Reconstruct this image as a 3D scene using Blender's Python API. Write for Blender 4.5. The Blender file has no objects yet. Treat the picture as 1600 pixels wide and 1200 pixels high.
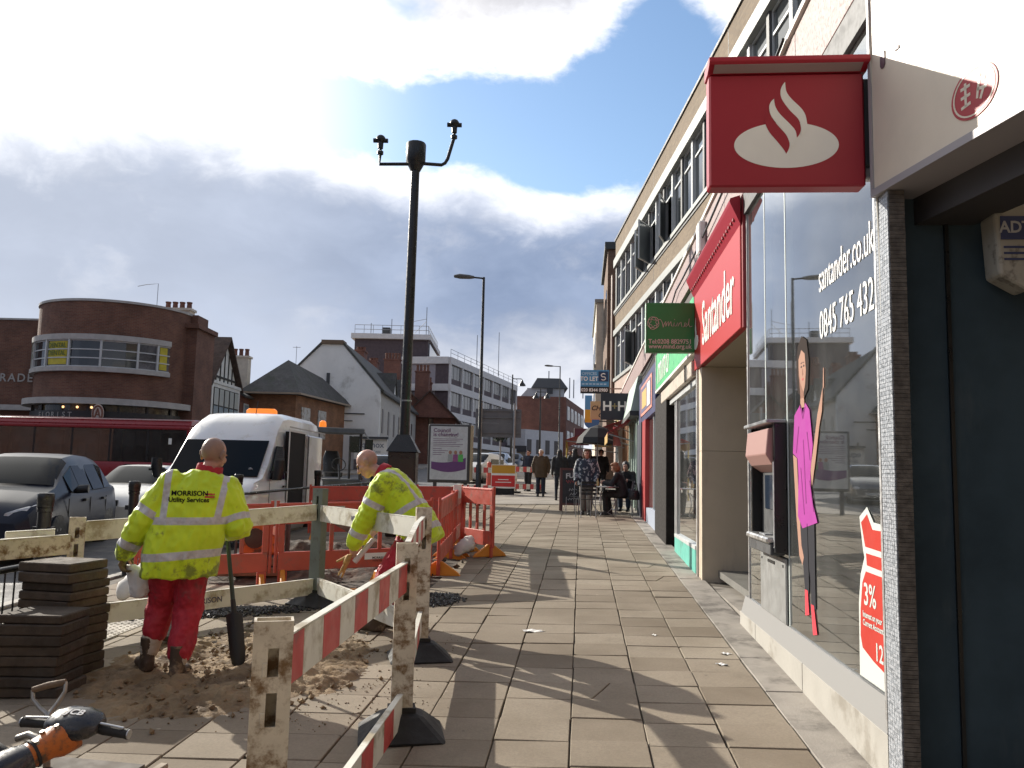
import bpy, bmesh, math, random
from mathutils import Vector, Matrix, noise as mnoise
from mathutils.bvhtree import BVHTree
rad = math.radians
V = Vector
scene = bpy.context.scene
COL = scene.collection
RNG = random.Random(7)

# ------------------------------------------------------------------ camera
YAW, PITCH, ROLL = rad(4.863), rad(6.256), rad(1.3)
CAM_H = 1.65
fw = V((-math.sin(YAW)*math.cos(PITCH), math.cos(YAW)*math.cos(PITCH), math.sin(PITCH)))
rt = V((math.cos(YAW), math.sin(YAW), 0)); up = rt.cross(fw)
rt2 = rt*math.cos(ROLL)+up*math.sin(ROLL); up2 = up*math.cos(ROLL)-rt*math.sin(ROLL)
cd = bpy.data.cameras.new('camera'); cam = bpy.data.objects.new('camera', cd); COL.objects.link(cam)
mm = Matrix.Identity(4)
for i in range(3):
    mm[i][0] = rt2[i]; mm[i][1] = up2[i]; mm[i][2] = -fw[i]
mm.translation = V((0, 0, CAM_H))
cam.matrix_world = mm
cd.sensor_width = 36.0; cd.lens = 36.0*1300/1600; cd.clip_start = 0.05; cd.clip_end = 2000
scene.camera = cam

# ------------------------------------------------------------------ light
SUN_AZ, SUN_EL = rad(-50.6), rad(24.0)     # azimuth from +Y towards +X
sl = bpy.data.lights.new('sun', 'SUN'); sl.energy = 5.0; sl.angle = rad(0.5); sl.color = (1.0, 0.93, 0.82)
so = bpy.data.objects.new('sun', sl); COL.objects.link(so)
sdir = V((math.sin(SUN_AZ)*math.cos(SUN_EL), math.cos(SUN_AZ)*math.cos(SUN_EL), math.sin(SUN_EL)))
so.rotation_euler = sdir.to_track_quat('Z', 'Y').to_euler()
so.location = (-30, 30, 40)
scene.view_settings.view_transform = 'Standard'
scene.view_settings.look = 'None'
scene.view_settings.exposure = 0.58
scene.view_settings.gamma = 1
scene.view_settings.use_curve_mapping = False
try:
    scene.cycles.max_bounces = 8; scene.cycles.transparent_max_bounces = 16
    scene.cycles.sample_clamp_indirect = 6
except Exception: pass

class NT:
    """small helper for building node trees"""
    def __init__(s, tree):
        s.t = tree; s.n = tree.nodes; s.l = tree.links
    def node(s, typ, **kw):
        n = s.n.new(typ)
        for k, v in kw.items(): setattr(n, k, v)
        return n
    def put(s, sock, v):
        if hasattr(v, 'is_output'): s.l.new(v, sock)
        elif v is not None: sock.default_value = v
    def math(s, op, a, b=None, c=None, clamp=False):
        n = s.node('ShaderNodeMath', operation=op, use_clamp=clamp)
        s.put(n.inputs[0], a)
        if b is not None: s.put(n.inputs[1], b)
        if c is not None: s.put(n.inputs[2], c)
        return n.outputs[0]
    def vmath(s, op, a, b=None, out=0):
        n = s.node('ShaderNodeVectorMath', operation=op)
        s.put(n.inputs[0], a)
        if b is not None:
            if op == 'SCALE': s.put(n.inputs['Scale'], b)
            else: s.put(n.inputs[1], b)
        return n.outputs[out]
    def mix(s, f, a, b, typ='MIX'):
        n = s.node('ShaderNodeMix', data_type='RGBA', blend_type=typ)
        s.put(n.inputs[0], f); s.put(n.inputs[6], c4(a)); s.put(n.inputs[7], c4(b))
        return n.outputs[2]
    def noise(s, vec, scale, detail=4, rough=0.55, out=0):
        n = s.node('ShaderNodeTexNoise')
        if vec is not None: s.l.new(vec, n.inputs['Vector'])
        n.inputs['Scale'].default_value = scale; n.inputs['Detail'].default_value = detail
        n.inputs['Roughness'].default_value = rough
        return n.outputs[out]
    def ramp(s, f, stops, interp='LINEAR'):
        n = s.node('ShaderNodeValToRGB'); n.color_ramp.interpolation = interp
        e = n.color_ramp.elements
        while len(e) > 2: e.remove(e[-1])
        for i, (p, c) in enumerate(stops):
            el = e[i] if i < 2 else e.new(p)
            el.position = p; el.color = c4(c) if not isinstance(c, (int, float)) else (c, c, c, 1)
        s.put(n.inputs[0], f)
        return n.outputs[0]
    def remap(s, v, a, b, c=0.0, d=1.0, smooth=True):
        n = s.node('ShaderNodeMapRange', interpolation_type='SMOOTHSTEP' if smooth else 'LINEAR')
        s.put(n.inputs[0], v)
        for i, x in enumerate((a, b, c, d)): s.put(n.inputs[1+i], x)
        return n.outputs[0]
def c4(c):
    if hasattr(c, 'is_output'): return c
    if isinstance(c, (int, float)): return (c, c, c, 1)
    return (c[0], c[1], c[2], 1) if len(c) == 3 else tuple(c)

# ------------------------------------------------------------------ sky: Nishita air with cloud banks mixed over it
w = bpy.data.worlds.new('World'); scene.world = w; w.use_nodes = True
k = NT(w.node_tree); k.n.clear()
out = k.node('ShaderNodeOutputWorld')
sky = k.node('ShaderNodeTexSky', sky_type='NISHITA'); sky.sun_disc = False
sky.sun_elevation = SUN_EL; sky.sun_rotation = SUN_AZ
sky.air_density = 1.2; sky.dust_density = 0.8; sky.ozone_density = 1.5
bg = k.node('ShaderNodeBackground'); k.l.new(k.mix(1.0, sky.outputs[0], (0.92, 1.0, 1.1), 'MULTIPLY'), bg.inputs[0]); bg.inputs[1].default_value = 0.115
tc = k.node('ShaderNodeTexCoord'); d = tc.outputs['Generated']
sx = k.node('ShaderNodeSeparateXYZ'); k.l.new(d, sx.inputs[0]); X, Y, Z = sx.outputs
az = k.math('MULTIPLY', k.math('ARCTAN2', X, Y), 57.2958)
el = k.math('MULTIPLY', k.math('ARCSINE', Z), 57.2958)
st = k.vmath('MULTIPLY', d, (1.0, 1.0, 1.7))
warp = k.vmath('SCALE', k.noise(st, 5.0, 3, 0.5, 1), 0.12)
sv = k.vmath('ADD', st, warp)
nA = k.math('SUBTRACT', k.noise(sv, 6.0, 9, 0.60), 0.5)
nB = k.math('SUBTRACT', k.noise(sv, 2.6, 6, 0.55), 0.5)
nC = k.math('SUBTRACT', k.noise(k.vmath('ADD', sv, (3.1, 1.7, 0.4)), 9.0, 8, 0.62), 0.5)
azn = k.math('DIVIDE', k.math('ADD', az, 180.0), 360.0)
def curve(pts, lo, hi):
    return k.math('MULTIPLY_ADD', k.ramp(azn, [((a+180)/360, (v-lo)/(hi-lo)) for a, v in pts]), hi-lo, lo)
E1 = curve([(-180, 22), (-60, 20), (-38, 21.0), (-27, 22.2), (-17, 21.8), (-8, 20.2), (-3, 19.2), (6, 20.3), (20, 21), (90, 19), (180, 22)], 0, 40)
E2 = curve([(-180, 27), (-60, 22), (-38, 20.2), (-31, 21.8), (-25, 24.4), (-9, 25.8), (-1, 26.6), (3, 29), (5.5, 31), (8, 29.5), (11, 28), (60, 28), (180, 27)], 0, 40)
t1 = k.math('SUBTRACT', k.math('ADD', E1, k.math('ADD', k.math('MULTIPLY', nA, 6.5), k.math('MULTIPLY', nB, 3.0))), el)
m1 = k.remap(t1, -0.25, 1.0)
t2 = k.math('SUBTRACT', el, k.math('ADD', E2, k.math('ADD', k.math('MULTIPLY', nC, 7.0), k.math('MULTIPLY', nB, 3.0))))
m2 = k.remap(t2, -0.3, 1.7)
# gaps towards the zenith
m2 = k.math('MULTIPLY', m2, k.remap(k.math('ADD', nB, k.remap(el, 36.0, 60.0, 0.0, -0.10)), -0.17, -0.06))
# closeness to the sun brightens the cloud (forward scattering)
sd = k.vmath('DOT_PRODUCT', d, tuple(sdir), out=1)
sg = k.remap(sd, 0.70, 0.985)
sg2 = k.remap(sd, 0.80, 1.0)
# bank shading: bright rim then blue-grey body, paler towards the horizon
body = k.mix(k.remap(k.math('ADD', nB, k.math('MULTIPLY', nA, 0.6)), -0.20, 0.26), (0.160, 0.212, 0.325), (0.285, 0.345, 0.475))
low = k.remap(k.math('ADD', el, k.math('MULTIPLY', nA, 16.0)), 4.0, 13.0, 1.0, 0.0)
right = k.remap(az, -24.0, -3.0)
body = k.mix(k.math('MULTIPLY', low, k.math('MULTIPLY_ADD', right, 0.65, 0.22)), body, (0.66, 0.67, 0.71))
body = k.mix(k.math('MULTIPLY', k.remap(nC, 0.03, 0.22), 0.30), body, (0.50, 0.52, 0.58))
rim = k.remap(k.math('ADD', t1, k.math('MULTIPLY', nC, 5.0)), 0.4, 4.2, 1.0, 0.0)
bank = k.mix(rim, body, (0.80, 0.82, 0.88))
bank = k.mix(k.math('MULTIPLY', sg, 0.30), bank, (0.85, 0.86, 0.88))
top = k.mix(k.remap(k.math('ADD', t2, k.math('MULTIPLY', nA, 5.0)), 1.5, 5.5), (0.82, 0.83, 0.87), (0.40, 0.40, 0.44))
top = k.mix(k.math('MULTIPLY', sg, 0.9), top, (1.15, 1.13, 1.08))
# thin bright veil near the sun
veil = k.math('MULTIPLY', sg2, k.remap(el, 15.5, 22.0))
ph = k.remap(sd, -0.6, 0.40, 0.62, 1.0)  # clouds away from the sun dimmed to lower the ambient light
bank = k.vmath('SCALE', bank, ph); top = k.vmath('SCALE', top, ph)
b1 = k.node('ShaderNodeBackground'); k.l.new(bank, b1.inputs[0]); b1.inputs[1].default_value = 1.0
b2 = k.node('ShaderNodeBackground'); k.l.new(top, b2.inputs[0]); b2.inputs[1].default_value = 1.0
b3 = k.node('ShaderNodeBackground'); b3.inputs[0].default_value = (1.3, 1.28, 1.22, 1); b3.inputs[1].default_value = 1.0
def mixs(f, a, b):
    n = k.node('ShaderNodeMixShader'); k.put(n.inputs[0], f); k.l.new(a, n.inputs[1]); k.l.new(b, n.inputs[2]); return n.outputs[0]
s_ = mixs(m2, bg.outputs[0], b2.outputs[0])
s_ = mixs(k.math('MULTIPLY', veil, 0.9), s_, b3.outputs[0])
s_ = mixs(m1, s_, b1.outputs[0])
k.l.new(s_, out.inputs[0])

# ------------------------------------------------------------------ ground heights (the street climbs 3%, pavement falls to the kerb)
GR, CF, KERB = 0.031, 0.020, -6.1
def gz(x, y):
    return GR*y+CF*x if x >= KERB else GR*y+CF*KERB-0.11

# ------------------------------------------------------------------ mesh helpers
class MB:
    def __init__(s):
        s.v = []; s.f = []; s.mi = []; s.M = Matrix.Identity(4); s.m = 0
    def add(s, vs, fs, m=None):
        b = len(s.v); M = s.M
        s.v += [M @ V(p) for p in vs]
        s.f += [tuple(b+i for i in f) for f in fs]
        s.mi += [s.m if m is None else m]*len(fs)
        return s
    def bx(s, x0, x1, y0, y1, z0, z1, m=None):
        vs = [(x0,y0,z0),(x1,y0,z0),(x1,y1,z0),(x0,y1,z0),(x0,y0,z1),(x1,y0,z1),(x1,y1,z1),(x0,y1,z1)]
        return s.add(vs, [(0,3,2,1),(4,5,6,7),(0,1,5,4),(1,2,6,5),(2,3,7,6),(3,0,4,7)], m)
    def box(s, c, sz, rot=None, m=None):
        old = s.M
        s.M = old @ Matrix.Translation(c) @ (rot.to_4x4() if rot is not None else Matrix.Identity(4))
        s.bx(-sz[0]/2, sz[0]/2, -sz[1]/2, sz[1]/2, -sz[2]/2, sz[2]/2, m)
        s.M = old; return s
    def beam(s, a, b, w, h, upv=(0,0,1), m=None):
        """box from a to b; w across, h along up"""
        a, b = V(a), V(b); t = (b-a); L = t.length; t.normalize()
        n = V(upv)-t*t.dot(V(upv))
        if n.length < 1e-4: n = V((0,1,0))-t*t.y
        n.normalize(); q = t.cross(n)
        vs = []
        for p in (a, b):
            for i, j in ((-1,-1),(1,-1),(1,1),(-1,1)):
                vs.append(p+q*(i*w/2)+n*(j*h/2))
        return s.add(vs, [(0,1,2,3),(7,6,5,4),(0,4,5,1),(1,5,6,2),(2,6,7,3),(3,7,4,0)], m)
    def cyl(s, a, b, r0, r1=None, n=12, m=None, cap=True):
        r1 = r0 if r1 is None else r1
        return s.tube([a, b], [r0, r1], n, m, cap)
    def tube(s, path, r, n=10, m=None, cap=True):
        P = [V(p) for p in path]
        rr = r if isinstance(r, (list, tuple)) else [r]*len(P)
        vs = []; fs = []; ref = None
        for i, p in enumerate(P):
            t = (P[min(i+1, len(P)-1)]-P[max(i-1, 0)]).normalized()
            if ref is None:
                ref = V((0,0,1)) if abs(t.z) < 0.9 else V((1,0,0))
            a = (ref-t*ref.dot(t)).normalized(); bq = t.cross(a); ref = a
            for j in range(n):
                th = 2*math.pi*j/n
                vs.append(p+(a*math.cos(th)+bq*math.sin(th))*rr[i])
        for i in range(len(P)-1):
            for j in range(n):
                j2 = (j+1) % n
                fs.append((i*n+j, i*n+j2, (i+1)*n+j2, (i+1)*n+j))
        if cap:
            fs.append(tuple(range(n-1, -1, -1))); fs.append(tuple((len(P)-1)*n+j for j in range(n)))
        return s.add(vs, fs, m)
    def lathe(s, c, prof, n=16, m=None, cap=True):
        c = V(c); vs = []; fs = []
        for (r, z) in prof:
            for j in range(n):
                th = 2*math.pi*j/n
                vs.append(c+V((r*math.cos(th), r*math.sin(th), z)))
        for i in range(len(prof)-1):
            for j in range(n):
                j2 = (j+1) % n
                fs.append((i*n+j, i*n+j2, (i+1)*n+j2, (i+1)*n+j))
        if cap:
            fs.append(tuple(range(n-1, -1, -1))); fs.append(tuple((len(prof)-1)*n+j for j in range(n)))
        return s.add(vs, fs, m)
    def quad(s, a, b, c, d, m=None): return s.add([a, b, c, d], [(0,1,2,3)], m)
    def poly(s, pts, m=None): return s.add(pts, [tuple(range(len(pts)))], m)
    def prism(s, pts, dv, m=None):
        """closed polygon pts (3D) extruded by dv"""
        n = len(pts); dv = V(dv)
        vs = [V(p) for p in pts]+[V(p)+dv for p in pts]
        nrm = V((0,0,0))
        for i in range(n): nrm += V(pts[i]).cross(V(pts[(i+1) % n]))
        fl = nrm.dot(dv) > 0
        fs = [tuple(range(n)) if not fl else tuple(range(n-1, -1, -1)),
              tuple(range(2*n-1, n-1, -1)) if not fl else tuple(range(n, 2*n))]
        for i in range(n):
            j = (i+1) % n
            fs.append((j, i, n+i, n+j) if not fl else (i, j, n+j, n+i))
        return s.add(vs, fs, m)
    def ball(s, c, r, nu=12, nv=8, m=None):
        c = V(c); r = (r, r, r) if isinstance(r, (int, float)) else r
        vs = [c+V((0,0,-r[2]))]; fs = []
        for i in range(1, nv):
            ph = -math.pi/2+math.pi*i/nv
            for j in range(nu):
                th = 2*math.pi*j/nu
                vs.append(c+V((r[0]*math.cos(ph)*math.cos(th), r[1]*math.cos(ph)*math.sin(th), r[2]*math.sin(ph))))
        vs.append(c+V((0,0,r[2]))); T = len(vs)-1
        for j in range(nu):
            j2 = (j+1) % nu
            fs.append((0, 1+j2, 1+j)); fs.append((T, 1+(nv-2)*nu+j, 1+(nv-2)*nu+j2))
            for i in range(nv-2):
                fs.append((1+i*nu+j, 1+i*nu+j2, 1+(i+1)*nu+j2, 1+(i+1)*nu+j))
        return s.add(vs, fs, m)
    def loft(s, rings, n=16, m=None, sq=2.0):
        """rings: (centre, axis_x vec, axis_y vec) superellipse sections, capped"""
        vs = []; fs = []
        for (c, ax, ay) in rings:
            for j in range(n):
                th = 2*math.pi*j/n; ct, sn = math.cos(th), math.sin(th)
                ct = math.copysign(abs(ct)**(2/sq), ct); sn = math.copysign(abs(sn)**(2/sq), sn)
                vs.append(V(c)+V(ax)*ct+V(ay)*sn)
        R = len(rings)
        for i in range(R-1):
            for j in range(n):
                j2 = (j+1) % n
                fs.append((i*n+j, i*n+j2, (i+1)*n+j2, (i+1)*n+j))
        fs.append(tuple(range(n-1, -1, -1))); fs.append(tuple((R-1)*n+j for j in range(n)))
        return s.add(vs, fs, m)
    def limb(s, a, b, r0, r1, n=14, m=None, flat=1.0, side=None, hemi=True):
        """rounded tapered capsule; flat scales the section across `side`"""
        a, b = V(a), V(b); t = (b-a).normalized()
        ref = V(side) if side is not None else (V((0,0,1)) if abs(t.z) < 0.9 else V((0,1,0)))
        ax = (ref-t*ref.dot(t)).normalized(); ay = t.cross(ax)
        rings = []
        for ph in ((-85,-60,-35,-12) if hemi else ()):
            q = rad(ph); rings.append((a+t*(math.sin(q)*r0), ax*(math.cos(q)*r0*flat), ay*(math.cos(q)*r0)))
        for f in (0, .25, .5, .75, 1):
            r = r0+(r1-r0)*f; rings.append((a.lerp(b, f), ax*(r*flat), ay*r))
        for ph in ((12,35,60,85) if hemi else ()):
            q = rad(ph); rings.append((b+t*(math.sin(q)*r1), ax*(math.cos(q)*r1*flat), ay*(math.cos(q)*r1)))
        return s.loft(rings, n, m)
    def build(s, name, mats, parent=None, bevel=0, smooth=None, loc=None, rotz=0, seg=1, uv=True):
        me = bpy.data.meshes.new(name)
        me.from_pydata([tuple(v) for v in s.v], [], s.f)
        if not isinstance(mats, (list, tuple)): mats = [mats]
        for mt in mats: me.materials.append(mt)
        if len(mats) > 1: me.polygons.foreach_set('material_index', s.mi)
        if bevel:
            bm = bmesh.new(); bm.from_mesh(me)
            es = [e for e in bm.edges if len(e.link_faces) == 2 and e.calc_face_angle(0) > 0.6]
            bmesh.ops.bevel(bm, geom=es, offset=bevel, segments=seg, profile=0.5, affect='EDGES', clamp_overlap=True)
            bm.to_mesh(me); bm.free()
        me.validate(); me.update()
        if uv: box_uv(me)
        if smooth is not None:
            me.shade_smooth()
            if smooth < 180: me.set_sharp_from_angle(angle=rad(smooth))
        o = bpy.data.objects.new(name, me); COL.objects.link(o)
        if parent is not None: o.parent = parent
        if loc is not None: o.location = loc
        if rotz: o.rotation_euler = (0, 0, rotz)
        return o
def box_uv(me):
    l = me.uv_layers.new(name='UVMap') if not me.uv_layers else me.uv_layers[0]
    buf = [0.0]*(2*len(me.loops)); vs = me.vertices
    for p in me.polygons:
        n = p.normal
        if abs(n.z) > 0.75:
            for li in p.loop_indices:
                c = vs[me.loops[li].vertex_index].co; buf[2*li] = c.x; buf[2*li+1] = c.y
        else:
            t = V((-n.y, n.x, 0)).normalized()
            for li in p.loop_indices:
                c = vs[me.loops[li].vertex_index].co; buf[2*li] = c.dot(t); buf[2*li+1] = c.z
    l.data.foreach_set('uv', buf)

def tag(o, label=None, cat=None, group=None, kind=None):
    if label: o['label'] = label
    if cat: o['category'] = cat
    if group: o['group'] = group
    if kind: o['kind'] = kind
    return o
def thing(name, label, cat, loc=(0,0,0), rotz=0, group=None):
    o = bpy.data.objects.new(name, None); COL.objects.link(o); o.empty_display_size = 0.2
    o.location = loc; o.rotation_euler = (0, 0, rotz)
    return tag(o, label, cat, group)
def copy_tree(o, parent=None):
    c = o.copy(); COL.objects.link(c)
    if parent is not None: c.parent = parent
    for ch in [q for q in KIDS.get(o.name, [])]: copy_tree(ch, c)
    return c
KIDS = {}
def remember(root):
    """note the children of a built thing for copying"""
    for q in bpy.data.objects:
        if q.parent is not None: KIDS.setdefault(q.parent.name, [])
    for q in root.children:
        KIDS.setdefault(root.name, []).append(q)
        for r in q.children: KIDS.setdefault(q.name, []).append(r)

_txt = {}
def text_data(s, size=1.0, ext=0.004, bold=0.0, shear=0.0, spacing=1.0, align='CENTER', line=1.0):
    c = bpy.data.curves.new('lettering', 'FONT')
    c.body = s; c.size = size; c.extrude = ext; c.offset = bold; c.shear = shear; c.space_character = spacing
    c.align_x = align; c.align_y = 'CENTER'; c.resolution_u = 3; c.space_line = line
    o = bpy.data.objects.new('lettering', c); COL.objects.link(o)
    dg = bpy.context.evaluated_depsgraph_get()
    me = bpy.data.meshes.new_from_object(o.evaluated_get(dg))
    bpy.data.objects.remove(o); bpy.data.curves.remove(c)
    me.name = 'lettering'; me.materials.clear()
    return me
def text(name, s, size, m, parent, origin, xdir, ydir, sx=1.0, **kw):
    """flat lettering standing at origin; xdir reading direction, ydir its up"""
    me = text_data(s, size, **kw); me.materials.append(m)
    xd, yd = V(xdir).normalized(), V(ydir).normalized(); zd = xd.cross(yd)
    M = Matrix.Identity(4)
    for i in range(3): M[i][0] = xd[i]*sx; M[i][1] = yd[i]; M[i][2] = zd[i]
    M.translation = V(origin)
    me.transform(M)
    o = bpy.data.objects.new(name, me); COL.objects.link(o); o.parent = parent
    return o

# ------------------------------------------------------------------ materials
_mats = {}
def mat(name, col, rough=0.6, metal=0.0, var=0.0, vscale=3.0, bump=0.0, bscale=40.0, dirt=None, dirt_amt=0.5, dirt_scale=2.0,
        grime=0.0, spec=0.5, coat=0.0, emit=None, estr=0.0, rand=0.0, streak=False, alpha=None, fleck=None, fleck_scale=60, fleck_thr=0.62):
    if name in _mats: return _mats[name]
    m = bpy.data.materials.new(name); m.use_nodes = True; _mats[name] = m
    q = NT(m.node_tree); b = q.n['Principled BSDF']
    tcn = q.node('ShaderNodeTexCoord'); vec = tcn.outputs['Object']
    c = c4(col)
    if var:
        nz = q.noise(vec, vscale, 5, 0.6)
        lo = tuple(x*(1-var) for x in col[:3]); hi = tuple(min(1, x*(1+var)) for x in col[:3])
        c = q.mix(q.remap(nz, 0.3, 0.7), lo, hi)
    if rand:
        oi = q.node('ShaderNodeObjectInfo')
        f = q.math('MULTIPLY_ADD', oi.outputs['Random'], 2*rand, 1-rand)
        cb = q.node('ShaderNodeCombineColor')
        for i in range(3): q.l.new(f, cb.inputs[i])
        c = q.mix(1.0, c, cb.outputs[0], 'MULTIPLY')
    if fleck is not None:
        fz = q.noise(vec, fleck_scale, 2, 0.5)
        c = q.mix(q.remap(fz, fleck_thr, fleck_thr+0.04), c, fleck)
    if dirt is not None:
        dv = vec
        if streak:
            mp = q.node('ShaderNodeMapping'); q.l.new(vec, mp.inputs[0]); mp.inputs['Scale'].default_value = (1, 1, 0.25); dv = mp.outputs[0]
        dz = q.noise(dv, dirt_scale, 7, 0.68)
        c = q.mix(q.remap(dz, 0.62-0.3*dirt_amt, 0.72-0.15*dirt_amt), c, dirt)
    q.put(b.inputs['Base Color'], c)
    if rough is not None:
        if var:
            rz = q.noise(vec, vscale*3, 3, 0.6)
            q.l.new(q.remap(rz, 0.3, 0.7, max(0, rough-0.1), min(1, rough+0.1)), b.inputs['Roughness'])
        else: b.inputs['Roughness'].default_value = rough
    b.inputs['Metallic'].default_value = metal
    b.inputs['Specular IOR Level'].default_value = spec
    if coat: b.inputs['Coat Weight'].default_value = coat; b.inputs['Coat Roughness'].default_value = 0.06
    if emit is not None:
        b.inputs['Emission Color'].default_value = c4(emit); b.inputs['Emission Strength'].default_value = estr
    if bump:
        bn = q.node('ShaderNodeBump'); bn.inputs['Strength'].default_value = bump; bn.inputs['Distance'].default_value = 0.01
        q.l.new(q.noise(vec, bscale, 5, 0.6), bn.inputs['Height']); q.l.new(bn.outputs[0], b.inputs['Normal'])
    return m
def brick_mat(name, c1, c2, mortar, bw=0.225, bh=0.075, var=0.25, rough=0.85, bump=0.6, big=0.25):
    if name in _mats: return _mats[name]
    m = bpy.data.materials.new(name); m.use_nodes = True; _mats[name] = m
    q = NT(m.node_tree); b = q.n['Principled BSDF']
    tcn = q.node('ShaderNodeTexCoord'); vec = tcn.outputs['UV']
    br = q.node('ShaderNodeTexBrick'); q.l.new(vec, br.inputs['Vector'])
    br.inputs['Color1'].default_value = c4(c1); br.inputs['Color2'].default_value = c4(c2); br.inputs['Mortar'].default_value = c4(mortar)
    br.inputs['Scale'].default_value = 1.0; br.inputs['Brick Width'].default_value = bw; br.inputs['Row Height'].default_value = bh
    br.inputs['Mortar Size'].default_value = 0.008; br.inputs['Mortar Smooth'].default_value = 0.2; br.inputs['Bias'].default_value = 0.0
    nz = q.noise(tcn.outputs['Object'], 0.9, 5, 0.6)
    cb = q.mix(q.remap(nz, 0.3, 0.7), tuple([1-big]*3), tuple([1+big*0.6]*3))
    col = q.mix(1.0, br.outputs[0], cb, 'MULTIPLY')
    q.l.new(col, b.inputs['Base Color']); b.inputs['Roughness'].default_value = rough
    bn = q.node('ShaderNodeBump'); bn.inputs['Strength'].default_value = bump; bn.inputs['Distance'].default_value = 0.008; bn.invert = True
    q.l.new(br.outputs[1], bn.inputs['Height']); q.l.new(bn.outputs[0], b.inputs['Normal'])
    return m
def glass_mat(name, tint=(0.9, 0.95, 0.95), f0=0.05, gloss=0.02, smear=0.0):
    """thin window glass: mirror by Fresnel over clear transmission"""
    if name in _mats: return _mats[name]
    m = bpy.data.materials.new(name); m.use_nodes = True; _mats[name] = m
    q = NT(m.node_tree); q.n.remove(q.n['Principled BSDF']); o = q.n['Material Output']
    fr = q.node('ShaderNodeFresnel'); fr.inputs[0].default_value = 1.52
    f = q.math('MULTIPLY_ADD', fr.outputs[0], 2.3, f0-0.04, clamp=True)
    gl = q.node('ShaderNodeBsdfGlossy'); gl.inputs['Roughness'].default_value = gloss; gl.inputs['Color'].default_value = (0.95, 0.97, 0.97, 1)
    tr = q.node('ShaderNodeBsdfTransparent'); tr.inputs[0].default_value = c4(tint)
    mx = q.node('ShaderNodeMixShader'); q.l.new(f, mx.inputs[0]); q.l.new(tr.outputs[0], mx.inputs[1]); q.l.new(gl.outputs[0], mx.inputs[2])
    # a film of dust, also added to haze and brighten the pane
    df = q.node('ShaderNodeBsdfDiffuse'); df.inputs[0].default_value = (0.45, 0.46, 0.44, 1)
    nz = q.noise(q.node('ShaderNodeTexCoord').outputs['Object'], 1.3, 6, 0.65)
    m2 = q.node('ShaderNodeMixShader'); q.l.new(q.remap(nz, 0.3, 0.75, 0.025, 0.10), m2.inputs[0]); q.l.new(mx.outputs[0], m2.inputs[1]); q.l.new(df.outputs[0], m2.inputs[2])
    q.l.new(m2.outputs[0], o.inputs[0])
    return m

WHITE = mat('white_paint', (0.78, 0.78, 0.76), 0.45, var=0.05)
BLACK = mat('black_paint', (0.012, 0.013, 0.014), 0.35, var=0.2)
DGREY = mat('dark_grey', (0.05, 0.052, 0.055), 0.55, var=0.15)
GREY = mat('grey_metal', (0.30, 0.31, 0.32), 0.4, metal=0.6, var=0.1)
STEEL = mat('brushed_steel', (0.55, 0.55, 0.54), 0.35, metal=0.9, var=0.06)
DARKROOM = mat('dark_interior', (0.02, 0.021, 0.022), 0.9)
WINGLASS = mat('window_reflective', (0.02, 0.024, 0.028), 0.06, spec=1.0)
GLASS = glass_mat('shop_glass')
RUBBER = mat('black_rubber', (0.018, 0.018, 0.018), 0.75, var=0.2, bump=0.3)
# ------------------------------------------------------------------ ground, road, pavement
def sheet(name, pts, m, dz=0.0, kind='structure', n=1):
    b = MB(); b.poly([(x, y, z+dz) for x, y, z in pts])
    return tag(b.build(name, m), kind=kind)
ASPH = mat('asphalt', (0.075, 0.075, 0.078), 0.75, var=0.25, vscale=1.2, bump=0.5, bscale=120, dirt=(0.12, 0.115, 0.105), dirt_amt=0.4, dirt_scale=0.8, fleck=(0.16, 0.16, 0.16), fleck_scale=180, fleck_thr=0.64)
rz_ = CF*KERB-0.11
sheet('ground', [(-300, -60, GR*-60+rz_-0.03), (300, -60, GR*-60+rz_-0.03), (300, 420, GR*420+rz_-0.03), (-300, 420, GR*420+rz_-0.03)], mat('far_ground', (0.09, 0.088, 0.082), 0.9, var=0.3, vscale=0.3))
sheet('road', [(-90, -25, GR*-25+rz_), (KERB-0.15, -25, GR*-25+rz_), (KERB-0.15, 150, GR*150+rz_), (-90, 150, GR*150+rz_)], ASPH)
PAVE_BASE = mat('slab_bedding', (0.10, 0.085, 0.066), 0.95, var=0.3, vscale=2)
CONC = mat('smooth_cement', (0.27, 0.245, 0.212), 0.85, var=0.14, vscale=2.2, bump=0.35, bscale=60, dirt=(0.10, 0.088, 0.074), dirt_amt=0.45, dirt_scale=1.6)
pave = sheet('pavement', [(KERB, -25, gz(KERB, -25)-0.03), (5, -25, gz(5, -25)-0.03), (5, 26, gz(5, 26)-0.03), (KERB, 26, gz(KERB, 26)-0.03)], PAVE_BASE)

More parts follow.
